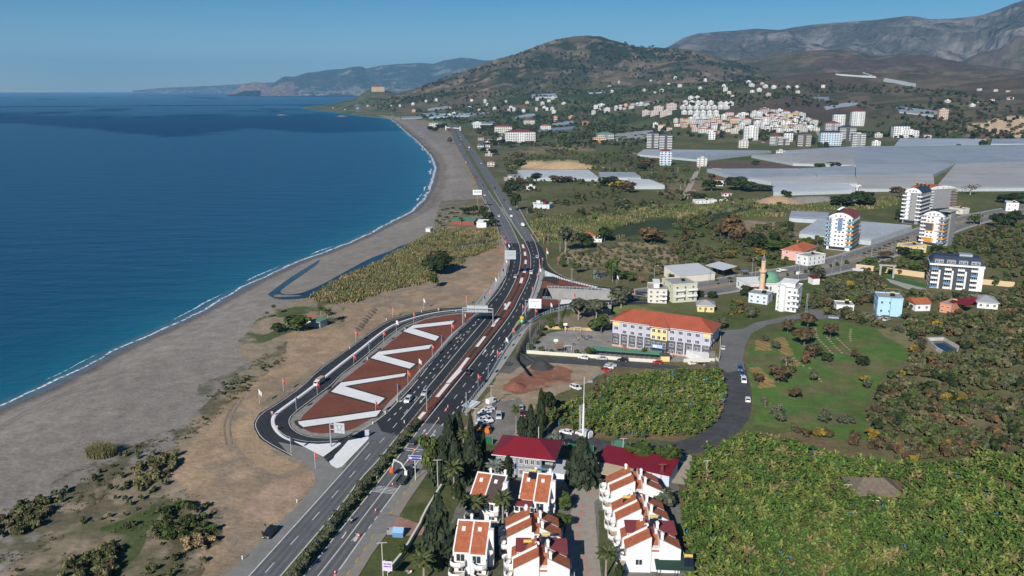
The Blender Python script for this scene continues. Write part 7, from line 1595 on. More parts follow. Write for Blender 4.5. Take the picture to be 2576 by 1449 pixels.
TL = """willow 1080 1206 1106 45|conifer 1130 1135 1046 36|conifer 1153 1118 1037 40|conifer 1184 1112 1040 20|cypress 1217 1164 1086 13|palm 1166 1150 1080 30|conifer 1112 1208 1098 52|conifer 1145 1212 1108 48|conifer 1187 1205 1092 68|cypress 1147 1205 1130 20|palm 1142 1253 1160 50|spalm 1245 1208 1160 46|cypress 1277 1205 1147 20|cypress 1361 1104 983 22|dark 1374 1045 988 36|conifer 1335 1100 1020 32|cypress 1312 1100 1049 24|conifer 1460 1214 1103 78|silver 1398 1108 1082 38|palm 1298 1093 1016 18|conifer 1105 1405 1247 80|conifer 1092 1412 1312 72|dark 1155 1278 1217 32|palm 1191 1322 1252 52|palm 1206 1312 1248 44|palm 1264 1326 1238 50|palm 1066 1462 1393 58|citrus 1013 1400 1374 24|grey 1259 1339 1322 14|citrus 1425 1287 1243 38|citrus 1345 1332 1298 38|citrus 1298 1327 1298 32|citrus 1417 1334 1300 38|citrus 1387 1333 1312 24|palm 1524 1452 1376 50|olive 1672 1286 1234 48|citrus 1692 1354 1316 24|cypress 1556 1466 1418 22|citrus 1603 1162 1120 66|citrus 1690 1180 1126 52|citrus 1663 1152 1128 38|dark 1255 1300 1262 30|citrus 1480 1400 1420 1
eucal 1455 804 753 56|eucal 1500 802 755 52|eucal 1562 777 726 56|citrus 1512 838 797 50|citrus 1389 828 806 19|citrus 1412 829 811 17|citrus 1363 834 820 15|citrus 1357 848 834 16|citrus 1346 866 852 15|citrus 1338 880 866 16|citrus 1361 887 873 16|citrus 1388 891 879 12|citrus 1449 895 880 17|citrus 1483 896 876 23|pinkish 1570 894 868 11|citrus 1621 899 876 13|pinkish 1525 888 876 10|brown 2031 828 789 42|brown 1981 839 806 27|brown 2022 872 823 58|brown 2088 853 812 40|olive 1952 880 860 20|brown 2045 902 868 42|autumn 2028 917 888 24|grey 1977 921 891 38|brown 1906 963 940 26|brown 1958 963 921 48|olive 1925 859 845 16|dark 2080 910 889 24|citrus 1994 941 921 15|olive 2044 963 930 18|olive 1889 803 773 24|olive 1811 829 803 32|grey 1925 1022 995 24|grey 1950 1052 1015 34|olive 1963 1064 1036 26|olive 2073 1067 1033 26|olive 2118 1067 1046 24|olive 2136 1067 1046 24|brown 1998 1006 976 32|brown 2152 905 880 18|dark 2170 920 898 30|yellow 2172 962 945 22|olive 2180 980 955 22
eucal 1422 634 572 48|dark 1468 622 588 46|dark 1520 608 575 32|olive 1566 529 500 40|dark 1298 530 489 22|citrus 1541 706 654 36|citrus 1413 673 655 17|citrus 1450 689 663 25|citrus 1570 705 684 38|silver 1497 700 674 22|citrus 1590 709 690 20|citrus 1640 707 692 15|palm 1687 717 689 20|pinkish 1612 714 696 13|autumn 1637 614 576 68|autumn 1833 604 543 66|brown 1812 594 560 44|brown 1850 616 585 36|dark 1900 630 589 48|dark 1946 610 587 26|dark 1920 628 605 30|citrus 1960 632 607 78|olive 1875 630 613 28|yellow 1843 647 631 22|yellow 1828 645 630 20|olive 2055 704 670 38|dark 1977 500 480 22|dark 2115 524 492 46|dark 2165 522 485 52|dark 2258 555 528 16|dark 2352 638 619 30|dark 2268 642 622 36|brown 2226 652 632 36|green 2186 674 650 40|dark 2280 657 641 20|green 2306 654 631 42|green 2450 564 541 32|dark 2510 572 539 38|dark 2553 572 534 44|dark 2550 512 488 62|brown 2254 486 470 30|brown 2268 498 474 22|grey 2440 490 466 40
palm 2173 648 635 11|palm 2186 642 630 10|palm 2200 639 627 11|palm 2212 635 623 10|palm 2225 629 616 11|palm 2236 624 611 11|palm 2248 621 608 10|palm 2259 616 604 10|palm 2271 612 600 11|palm 2282 608 596 10|citrus 1948 700 690 8|citrus 1980 695 686 7|citrus 2000 690 682 7|citrus 2026 687 679 9|citrus 2090 673 665 9|citrus 2106 669 660 10|citrus 2130 664 655 12|palm 1802 718 702 12|palm 1835 713 697 14|citrus 1882 708 699 10|dark 1876 746 720 26|dark 1792 750 735 24|dark 1760 746 733 22|olive 2090 748 720 30
citrus 752 834 796 66|palm 826 814 776 26|palm 808 800 770 22|palm 690 792 766 14|palm 672 800 784 12|citrus 725 815 800 20|dark 700 835 815 30|dark 1094 692 650 48|dark 1116 688 640 58|brown 1100 670 632 40|citrus 1091 724 690 24|dark 1080 660 640 20|reed 255 1146 1100 72
palm 1114 541 525 12|palm 1125 540 522 14|palm 1139 538 520 14|palm 1106 556 540 13|palm 1124 560 543 14|palm 1099 566 552 12|palm 1106 570 556 12|palm 1159 540 522 13|palm 1159 566 546 14|palm 1191 552 536 13|palm 1204 553 538 12|palm 1136 548 532 12|dark 1171 541 522 18|dark 1191 540 519 20|dark 1216 540 519 20|dark 1224 562 535 30|dark 1233 572 553 28|dark 1200 566 555 15|olive 1222 600 585 12
citrus 1050 1070 1052 13|olive 1037 1084 1063 18|olive 1029 1092 1072 20|olive 1012 1115 1092 24|olive 1000 1127 1106 20|olive 985 1148 1124 24|olive 968 1168 1146 24|olive 953 1187 1166 22|olive 942 1198 1180 22|olive 926 1217 1196 20|olive 908 1243 1214 28|olive 893 1262 1238 24|olive 880 1276 1256 22|olive 866 1294 1270 24|olive 848 1316 1290 26|olive 832 1338 1310 26|olive 814 1362 1335 26|olive 796 1385 1358 28|olive 776 1410 1382 28|olive 758 1436 1408 28|olive 742 1456 1430 26
dark 1215 330 322 16|dark 1225 372 358 14|dark 1240 365 352 20|dark 1262 366 352 22|dark 1285 370 356 26|dark 1240 390 375 20|dark 1216 384 372 14|dark 1110 326 312 24|dark 1080 330 318 18|dark 1096 332 320 14|olive 1131 362 346 12|dark 1310 420 402 22|brown 1300 405 385 26|dark 1290 480 455 30|dark 1275 495 470 20|brown 1312 470 450 26|brown 1400 460 443 34|brown 1426 458 444 30|dark 1348 455 436 24|dark 1534 470 445 44|yellow 1560 478 455 40|brown 1580 485 460 34|brown 1630 420 400 40|dark 1615 430 414 22|dark 1790 480 455 40|dark 1850 478 448 54|dark 1880 482 460 44|brown 1790 455 438 20|dark 1920 480 466 40|brown 1740 495 480 30|dark 1760 505 488 30|grey 1645 440 425 30|olive 1690 440 420 12|dark 1900 415 404 16|dark 2060 424 412 26|dark 2095 418 409 40|dark 2410 372 363 12|dark 2522 452 444 14|dark 2475 372 354 20|dark 2430 448 442 10|brown 2325 445 437 12|dark 2148 452 444 14|dark 2180 450 444 8"""
def trees():
    E = []
    for ln_ in TL.replace("\n","|").split("|"):
        k,x,y,tp,w = ln_.split(); x,y,tp,w = float(x),float(y),float(tp),float(w)
        if w < 2: continue
        lm = min(LAND,key=lambda l: math.hypot(l[0]-x,1.6*(l[1]-y)))[2]; E.append((k,x,y,tp,w,lm))
    cnt = {}
    for e in E: cnt.setdefault((NAMES[e[0]][1],e[5]),[]).append(e)
    ordn = ["leftmost","second","third","fourth","fifth","sixth","seventh","eighth","ninth","tenth","eleventh","twelfth","thirteenth","fourteenth","fifteenth","sixteenth","seventeenth","eighteenth","nineteenth","twentieth","twenty-first","twenty-second","twenty-third"]
    for (d_,lm),L_ in cnt.items():
        L_.sort(key=lambda e: e[1])
        for i,(k,x,y,tp,w,_) in enumerate(L_):
            a = at(x,y); h_ = max(1.0,hpx(x,y,tp)); wm = w/F*math.hypot(a.y,H)*1.0
            if KIND[k][0] == 'palm': sx = h_; fat = 1; s = (max(wm/.5,h_*.6),)*2+(h_,)
            elif KIND[k][0] == 'reed': s = (wm/2,wm/2*.7,max(1.6,h_*.8)); fat = 1
            else: k_ = 1.12 if k == 'conifer' else 1.2 if KIND[k][0] == 'round' else .95; s = (wm*k_,wm*k_,h_); fat = 1
            pr = treeproto(k,int(x) % 3,fat)
            lb = f"{d_} by {lm}" + ("" if len(L_) == 1 else f", {ordn[min(i, 22)]} from left" if i else ", leftmost")
            if pr['used']: o = dup(pr,a,rnd.uniform(0,6.28),lb,None,s)
            else: o = pr; o.location = a; o.scale = s; o['label'] = lb; o['used'] = 1
            if len(L_) > 1: o['group'] = f"{d_}s by {lm}".replace("treess","trees")
trees()
# ---- scattered plants
def repl(name,V_,n_per,P,S_,Rz,m,kind='stuff'):
    """joined copies of template quads V_ (k,3) at P with scale S_ and turn Rz"""
    c,s = np.cos(Rz)[:,None],np.sin(Rz)[:,None]; out = []
    for j in range(len(V_)):
        sel = n_per == j
        if not sel.any(): continue
        v = V_[j][None]; cc,ss = c[sel],s[sel]; sc = S_[sel][:,None]
        out.append(np.stack([(v[...,0]*cc-v[...,1]*ss)*sc+P[sel][:,0:1],(v[...,0]*ss+v[...,1]*cc)*sc+P[sel][:,1:2],v[...,2]*sc+P[sel][:,2:3]],-1).reshape(-1,3))
    return tag(link(name,qmesh(name,np.concatenate(out),m)),kind=kind)
def scatter(s,dens,seed,zone=None,jit=None,clear=(),gridded=None):
    poly = D(s) if isinstance(s,str) else s
    W_ = [at(*p,0.) if p[1] > 262 else at(*p) for p in poly]; rg = np.random.default_rng(seed)
    x0,x1,y0,y1 = min(p.x for p in W_),max(p.x for p in W_),min(p.y for p in W_),max(p.y for p in W_)
    n = int((x1-x0)*(y1-y0)*dens); x = rg.uniform(x0,x1,n); y = rg.uniform(y0,y1,n)
    if gridded:
        k = math.sqrt(1/dens); gx,gy = np.meshgrid(np.arange(x0,x1,k),np.arange(y0,y1,k)); x = (gx+rg.uniform(-.3,.3,gx.shape)*k).ravel(); y = (gy+rg.uniform(-.3,.3,gx.shape)*k).ravel()
    z = hgt(x,y); px,py = project(x,y,z); ok = inpoly(px,py,poly)
    for c in clear: ok &= ~inpoly(px,py,D(c))
    if jit: ok &= fbm(x/jit[0],y/jit[0],seed+5,3) > jit[1]
    return np.stack([x,y,z-.05],1)[ok],rg
ROADCLEAR = ("1600 752 1640 725 1760 700 1960 670 2150 625 2330 570 2450 530 2600 500 2600 560 2470 575 2340 620 2190 668 2000 708 1840 735 1640 765",)
BCLEAR = ("2330 735 2470 742 2480 640 2330 645","2070 640 2180 640 2180 600 2070 600","2195 800 2265 800 2265 750 2195 750","1880 775 2020 790 2020 740 1880 740","2090 790 2155 790 2155 765 2090 765","1985 665 2085 672 2085 640 1985 640","2220 742 2335 742 2335 695 2220 690","1690 715 1815 715 1815 685 1690 685","2300 790 2520 790 2520 770 2300 770","1995 615 2310 560 2290 540 1995 545","2265 590 2400 640 2400 560 2265 560","2320 900 2420 900 2420 850 2320 850")
def plants(name,P,rg,protos,mats_,size,label,group,nthing,cat,stuffname,base_s=1.0):
    """nearest nthing plants become things, the rest one stuff object per colour"""
    r = np.hypot(P[:,0],P[:,1]); o = np.argsort(r); P = P[o]; n = len(P); S_ = rg.uniform(size[0],size[1],n); rz = rg.uniform(0,6.28,n); var = rg.integers(0,len(protos),n); mi = rg.choice(len(mats_),n,p=np.array([m[1] for m in mats_])/sum(m[1] for m in mats_))
    me = {}
    for i in range(min(nthing,n)):
        k = (int(var[i]),int(mi[i]))
        if k not in me: me[k] = qmesh(name,protos[k[0]],mats_[k[1]][0])
        ob = link(name,me[k],None,tuple(P[i]),float(rz[i])); ob.scale = (S_[i],)*3; tag(ob,label,cat,group)
    for j,(m,_) in enumerate(mats_):
        sel = np.arange(n) >= nthing; sel &= mi == j
        if sel.any(): repl(stuffname,protos,var[sel],P[sel],S_[sel],rz[sel],m)
lo = [blob(200+i,34,.55,.8,.17,5,.05) for i in range(4)]; md = [blob(220+i,90,.55,.85,.11,6,.03) for i in range(4)]
mm = lambda *a: [(LM[a[i]],a[i+1]) for i in range(0,len(a),2)]
P,rg = scatter("2110 700 2180 690 2330 745 2520 745 2620 690 2620 1160 2460 1140 2300 1165 2180 1120 2200 1000 2290 900 2290 846 2150 812 2100 800 2060 790 2030 760",.135,5,clear=BCLEAR+ROADCLEAR,jit=(22,.36))
plants("scrub_bush",P,rg,md,mm('scrub',5,'brown',1.6,'scrub2',2,'olive',2,'dark',2.5,'green',1.5,'yellow',.15,'autumn',.5),(1.8,4.6),"scrub bush in the dense thicket right of the terraced meadow","scrub bushes in the thicket right of the meadow",240,"bush","scrub_thicket")
P,rg = scatter("2130 1100 2300 1110 2460 1120 2450 1150 2300 1172 2100 1115 1960 1090 1980 1078",.12,6); plants("hedge_bush",P,rg,md,mm('brown',3,'yellow',1,'autumn',1.2,'scrub',2),(2.2,4),"brown and yellow hedge bush between the banana field and the meadow","hedge bushes above the banana field",60,"bush","hedge_thicket")
P,rg = scatter("1800 590 1980 560 2080 600 2060 680 1900 690 1780 690 1690 650 1700 560 1790 540",.05,7,clear=BCLEAR+ROADCLEAR,jit=(20,.38)); plants("scrub_bush",P,rg,md,mm('scrub',4,'brown',2,'autumn',.6,'dark',2,'yellow',.2,'green',2),(2,5),"bush in the overgrown plot behind the mosque","bushes in the overgrown plot behind the mosque",60,"bush","overgrown_scrub")
P,rg = scatter("1420 640 1600 600 1700 620 1760 690 1640 700 1480 685 1400 660",.035,8,clear=ROADCLEAR); plants("scrub_bush",P,rg,md,mm('scrub',3,'olive',3,'scrub2',2),(1.5,3.2),"low bush on the scrubby mound","bushes on the scrubby mound",0,"bush","mound_scrub")
P,rg = scatter("1870 760 1960 735 2110 700 2060 790 1990 790 1900 800 1840 800 1820 770",.05,9,clear=BCLEAR+ROADCLEAR+("1880 870 1905 850 1960 830 2050 800 2150 812 2060 790 1960 800 1890 830",),jit=(15,.4)); plants("scrub_bush",P,rg,md,mm('scrub',3,'green',3,'brown',2,'yellow',.5),(1.8,4),"bush in the wild garden around the mosque","bushes in the wild garden",40,"bush","garden_scrub")
P,rg = scatter("2100 700 2330 640 2440 580 2620 560 2620 700 2490 730 2470 650 2330 650 2320 720 2200 690",.05,10,clear=BCLEAR+ROADCLEAR,jit=(20,.34)); plants("scrub_bush",P,rg,md,mm('scrub',4,'brown',1.5,'dark',2.5,'autumn',.3,'green',2),(2,4.8),"bush in the thicket around the hotel","bushes in the thicket around the hotel",0,"bush","hotel_thicket")
P,rg = scatter("1330 540 1300 480 1260 400 1300 380 1620 372 1640 420 1760 430 1780 500 1980 500 1980 560 1700 545 1400 560",.014,11,jit=(45,.47),clear=("1296 452 1510 455 1510 428 1296 428","1600 490 1690 480 1640 455 1570 458","1300 405 1450 402 1480 430 1310 430")); plants("field_bush",P,rg,lo,mm('scrub',5,'brown',1.5,'dark',2.5,'olive',2,'green',1.5),(1.6,5.5),"x","x",0,"bush","field_scrub")
P,rg = scatter("1340 560 1400 545 1660 520 1940 505 2000 520 2250 500 2250 520 2000 545 1800 545 1640 570 1560 600 1400 610 1350 600",.22,12,jit=(30,.36),clear=("1560 568 1720 548 1900 520 1925 527 1760 562 1620 592 1500 603",)); n = len(P); k = rg.integers(0,3,n); RV = [reedv(300+i,9,.8,1.,.12) for i in range(3)]
for j,(m,w_) in enumerate(mm('reed',5,'reedg',5,'tan',1.2)):
    q_ = (fbm(P[:,0]/25,P[:,1]/25,77,3)*1.6-.3+rg.normal(size=n)*.15); sel = (q_ < .3) if j == 0 else ((q_ >= .3) & (q_ < .88)) if j == 1 else (q_ >= .88)
    if sel.any(): repl("river_reeds",RV,k[sel],P[sel],rg.uniform(2.6,4.6,sel.sum()),rg.uniform(0,6.28,sel.sum()),m)
P,rg = scatter("1062 598 1110 576 1190 580 1252 572 1258 605 1240 625 1180 650 1130 680 1105 700 1060 715 960 735 900 760 830 765 780 752 800 735 860 700 960 655 1010 628",.5,13,jit=(9,.3),clear=("1150 612 1250 604 1250 612 1150 622","1090 690 1180 655 1180 675 1110 705")); n = len(P); k = rg.integers(0,3,n)
for j,(m,w_) in enumerate(mm('reed',5,'reedg',5,'tan',1.2)):
    q_ = (fbm(P[:,0]/16,P[:,1]/16,78,3)*1.7-.35+rg.normal(size=n)*.18); sel = (q_ < .55) if j == 0 else ((q_ >= .55) & (q_ < .8)) if j == 1 else (q_ >= .8)
    if sel.any(): repl("lagoon_reeds",RV,k[sel],P[sel],rg.uniform(1.2,2.6,sel.sum()),rg.uniform(0,6.28,sel.sum()),m)
P,rg = scatter("0 1290 180 1190 330 1120 470 1060 600 930 720 860 720 900 600 1000 520 1070 440 1130 430 1200 560 1290 560 1380 470 1470 -60 1480",.35,14,jit=(8,.5)); n = len(P); repl("beach_tufts",[reedv(310+i,10,.7,.5,.07) for i in range(3)],rg.integers(0,3,n),P,rg.uniform(.5,1.5,n),rg.uniform(0,6.28,n),LM['scrub'])
P,rg = scatter("1200 1260 1160 1190 1250 1180 1430 1230 1440 1300 1420 1340 1440 1449 1090 1460 1080 1400 1160 1310",.02,15,clear=("1170 1320 1270 1330 1270 1200 1170 1190","1290 1320 1400 1320 1400 1190 1290 1190","1130 1460 1240 1460 1240 1330 1130 1330","1260 1460 1440 1460 1440 1310 1260 1310")); plants("garden_shrub",P,rg,md,mm('citrus',3,'dark',2,'green',1),(1.2,2.6),"low garden shrub between the villas","garden shrubs between the villas",60,"bush","garden_shrubs")
P,rg = scatter("0 1310 180 1200 330 1130 470 1070 600 955 620 1000 540 1090 450 1140 440 1200 560 1290 560 1370 470 1460 -60 1480",.09,58,jit=(10,.53)); n = len(P); repl("scrub_patches",lo,rg.integers(0,4,n),P,rg.uniform(.6,2.0,n),rg.uniform(0,6.28,n),LM["scrub"])
for i,(s,ms,lb) in enumerate((("340 1205 350 1170 400 1150 445 1143 458 1165 420 1195 380 1222 345 1230",mm('scrub',3,'reed',3,'brown',1),"olive bush in the thicket left of the bare earth"),("375 1345 420 1295 440 1270 480 1278 520 1305 545 1330 520 1350 470 1362 400 1360",mm('green',4,'dark',3,'scrub',2),"green bush in the thicket above the black car's shoulder"),("470 1365 520 1345 550 1335 545 1365 500 1395 450 1400",mm('tan',4,'scrub2',2),"straw coloured bush at the thicket's lower edge"),("140 1480 175 1405 240 1375 300 1364 310 1384 290 1435 270 1480",mm('scrub',4,'reed',2,'brown',2),"olive brown bush in the thicket at the bottom edge"),("-60 1360 0 1315 60 1275 150 1243 165 1258 120 1295 100 1325 40 1355",mm('reed',3,'scrub',4,'scrub2',1),"olive bush in the thicket at the left edge"))):
    P,rg = scatter(s,.38,50+i); plants("thicket_bush",P,rg,md,ms,(1.3,2.7),lb,lb.replace("bush","bushes",1),45,"bush","thicket")
P,rg = scatter("585 945 700 890 715 908 600 1005 500 1012",.12,57,jit=(7,.45)); n = len(P); repl("bank_scrub",md,rg.integers(0,4,n),P,rg.uniform(.7,1.8,n),rg.uniform(0,6.28,n),LM['scrub'])
# lagoon water, stream
wm = mat("still water",(.014,.024,.03),.25,spec=.25,bump=(.8,.02))
for s in ("673 741 690 728 735 695 790 662 806 652 800 664 760 692 716 722 702 735 716 742 752 740 802 721 862 687 932 649 990 629 1002 620 1048 606 1064 610 1050 620 1020 632 1000 643 950 668 890 703 850 723 800 745 742 754 692 753","1155 616 1200 610 1252 604 1250 611 1190 621","1050 606 1100 592 1150 596 1160 603 1090 612 1062 614"): dsheet("lagoon_water"," ".join(f"{k.x} {k.y}" for k in smooth([(a,b,0) for a,b in D(s)+D(s)[:1]],2)[:-1]),wm,.12)
dsheet("stream_water","1700 560 1735 553 1760 552 1730 562",wm,.15)
# ---- banana fields
def banana(seed,dead=.2):
    rg = np.random.default_rng(seed); V_ = []
    for st in range(3):
        ox,oy = rg.normal(size=2)*.45; hs = 1.3+rg.random()*1.1
        for i in range(4):
            a = i*math.pi/2; b = a+math.pi/2; w = .13; V_ += [(ox+w*math.cos(a),oy+w*math.sin(a),0),(ox+w*math.cos(b),oy+w*math.sin(b),0),(ox+.6*w*math.cos(b),oy+.6*w*math.sin(b),hs),(ox+.6*w*math.cos(a),oy+.6*w*math.sin(a),hs)]
        for i in range(5):
            a = i*1.26+st*.7+rg.random()*.6; el = .55+.8*rg.random(); L_ = 1.5+rg.random()*.9; p = np.array([ox,oy,hs-.1]); d = np.array([math.cos(a)*math.cos(el),math.sin(a)*math.cos(el),math.sin(el)]); s = np.array([-math.sin(a),math.cos(a),0]); W0 = .3+.08*rg.random()
            for k in range(4):
                q_ = p+d*L_/4; w0 = W0*(.35,.9,1,.75)[k]; w1 = W0*(.9,1,.75,.05)[k]
                for sg in (-1,1): V_ += [p,q_,q_+s*sg*w1+np.array([0,0,-.3*w1]),p+s*sg*w0+np.array([0,0,-.3*w0])]
                p = q_; d = d+np.array([0,0,-.42]); d /= np.linalg.norm(d)
    return np.array(V_)
BV_ = [banana(400+i) for i in range(4)]; bm = [(leafmat("banana green",(.072,.122,.026),.55),5),(leafmat("banana yellow green",(.14,.17,.04),.55),3),(leafmat("banana straw",(.2,.17,.07),.4),.7)]
bagm = mat("blue plastic bag",(.03,.17,.5),.5); bagme = MB().lathe([(.05,1.75),(.2,1.6),(.26,1.1),(.22,.75),(.1,.7)],7).mesh("fruit_bag",bagm)
def bananas(s,seed,dens,lab,grp,nth,bagp,clear=(),size=(.7,1.08)):
    P,rg = scatter(s,dens,seed,clear=clear,gridded=True); r = np.hypot(P[:,0],P[:,1]); P = P[np.argsort(r)]; n = len(P); var = rg.integers(0,4,n); mi = rg.choice(3,n,p=[.55,.4,.05]); S_ = rg.uniform(*size,n); rz = rg.uniform(0,6.28,n); me = {}; bg = []
    for i in range(n):
        bag = rg.random() < bagp
        if i < nth:
            k = (int(var[i]),int(mi[i]))
            if k not in me: me[k] = qmesh("banana_plant",BV_[k[0]],bm[k[1]][0])
            o = link("banana_plant",me[k],None,tuple(P[i]),float(rz[i])); o.scale = (S_[i],)*3; tag(o,lab+(", bearing a blue fruit bag" if bag else ""),"banana plant",grp)
            if bag: link("fruit_bag",bagme,o,(.65,0,0))
        elif bag: bg.append((P[i][0]+.6*math.cos(rz[i]),P[i][1]+.6*math.sin(rz[i]),P[i][2]))
    for j in range(3):
        sel = (np.arange(n) >= nth) & (mi == j); repl("banana_plants",BV_,var[sel],P[sel],S_[sel],rz[sel],bm[j][0])
    if bg:
        k = MB()
        for x,y,z in bg: k.lathe([(.05,z+1.9),(.2,z+1.7),(.26,z+1.1),(.1,z+.75)],6,cx=x,cy=y)
        tag(k.build("fruit_bags",bagm),kind='stuff')
bananas("1712 1470 1716 1250 1722 1215 1750 1160 1850 1108 1900 1104 2000 1122 2140 1166 2300 1186 2440 1168 2480 1150 2620 1180 2620 1500",20,.22,"banana plant in the large plantation at the lower right","banana plants in the large plantation",230,.1,("1700 1212 1790 1212 1990 1225 2140 1238 2140 1250 1990 1236 1790 1224 1700 1224","2146 1256 2275 1260 2280 1218 2140 1214","2310 1212 2340 1228 2330 1238 2300 1222","2470 1190 2560 1235 2540 1250 2460 1200"))
bananas("1372 1062 1420 1020 1500 1000 1530 960 1560 945 1800 935 1826 965 1818 1040 1780 1085 1740 1104 1560 1106 1450 1088",21,.21,"banana plant in the smaller field inside the lane bend","banana plants in the smaller field",60,.12,(),(.55,.9))
P,rg = scatter("1480 1000 1400 1020 1370 1045 1400 1050 1500 1020 1530 985 1560 950 1530 945 1500 965",.2,22); n = len(P); repl("dry_brush",md,rg.integers(0,4,n),P,rg.uniform(1.2,2.4,n),rg.uniform(0,6.28,n),LM['brown'])
# ---- far vegetation
def farveg(name,s,dens,seed,mats_,size,jit=None,clear=()):
    P,rg = scatter(s,dens,seed,jit=jit,clear=clear); n = len(P); mi = rg.choice(len(mats_),n,p=np.array([m[1] for m in mats_])/sum(m[1] for m in mats_)); v = rg.integers(0,4,n); fl = [blob(230+i,16,.6,.8,.28,4,.02) for i in range(4)]
    for j,(m,_) in enumerate(mats_):
        sel = mi == j
        if sel.any(): repl(name,fl,v[sel],P[sel],rg.uniform(*size,sel.sum()),rg.uniform(0,6.28,sel.sum()),m)
farveg("orchard_trees","1180 330 1420 300 1640 330 1700 350 1640 372 1480 372 1330 372 1240 350",.006,31,mm('dark',5,'scrub',3,'olive',2),(4,8),(60,.45))
farveg("hillside_woods","1020 290 900 262 1050 235 1300 230 1600 200 1800 190 2000 200 2300 220 2600 260 2620 350 2200 345 2060 370 1650 340 1400 330 1200 325",.0017,32,mm('dark',6,'scrub',3,'brown',1.6),(5,10),(130,.46))
farveg("hill_forest","1060 220 1200 168 1300 137 1400 100 1440 94 1550 106 1700 124 1830 152 1960 190 1900 215 1600 200 1300 228 1060 235",.0008,33,mm('dark',7,'conifer',3),(7,13),(160,.45))
farveg("valley_trees","2060 375 2200 350 2600 360 2600 335 2300 320 2060 340",.004,34,mm('dark',5,'brown',3),(5,10),(70,.45))

# ---------------------------------------------------------------- greenhouses
film = mat("greenhouse film",(.225,.25,.285),.35,nz=(.02,.12),nz2=(.35,.2,(.03,1,1)),spec=.4); film2 = mat("pale greenhouse film",(.32,.345,.375),.35,nz=(.03,.1),nz2=(.4,.18,(.03,1,1)),spec=.4); film3 = mat("dusty greenhouse film",(.25,.255,.26),.6,nz=(.015,.14),nz2=(.3,.2,(.03,1,1))); gwall = mat("greenhouse side film",(.4,.45,.47),.5,nz=(.3,.12))
def greenhouse(s,n,m,where,h_=4.2):
    A,B,C,E = [at(*p) for p in D(s)]; n = n*2 if n > 5 else n+1; t = thing("greenhouse","film-covered greenhouse "+where,"greenhouse",A); o = A; mb = MB(); k = 5
    pr = [(i/n+j/(n*k),h_*.72+h_*.42*math.sin(math.pi*(j+.02)/k)) for i in range(n) for j in range(k)]+[(1,h_*.72)]
    L = [A.lerp(E,u)-o+Vector((0,0,z)) for u,z in pr]; Rr = [B.lerp(C,u)-o+Vector((0,0,z)) for u,z in pr]
    for i in range(len(pr)-1): mb.quad(L[i],Rr[i],Rr[i+1],L[i+1])
    mb.build("roof",m,t); w = MB()
    for S_,(a,b) in ((L,(A,E)),(Rr,(B,C))):
        for i in range(len(pr)-1): g0 = a.lerp(b,pr[i][0])-o; g1 = a.lerp(b,pr[i+1][0])-o; w.quad(g0-Vector((0,0,2)),g1-Vector((0,0,2)),S_[i+1],S_[i])
    for a,b in ((A,B),(E,C)): z = Vector((0,0,h_*.72)); y = Vector((0,0,2)); w.quad(a-o-y,b-o-y,b-o+z,a-o+z)
    w.build("side_wall",gwall,t); return t
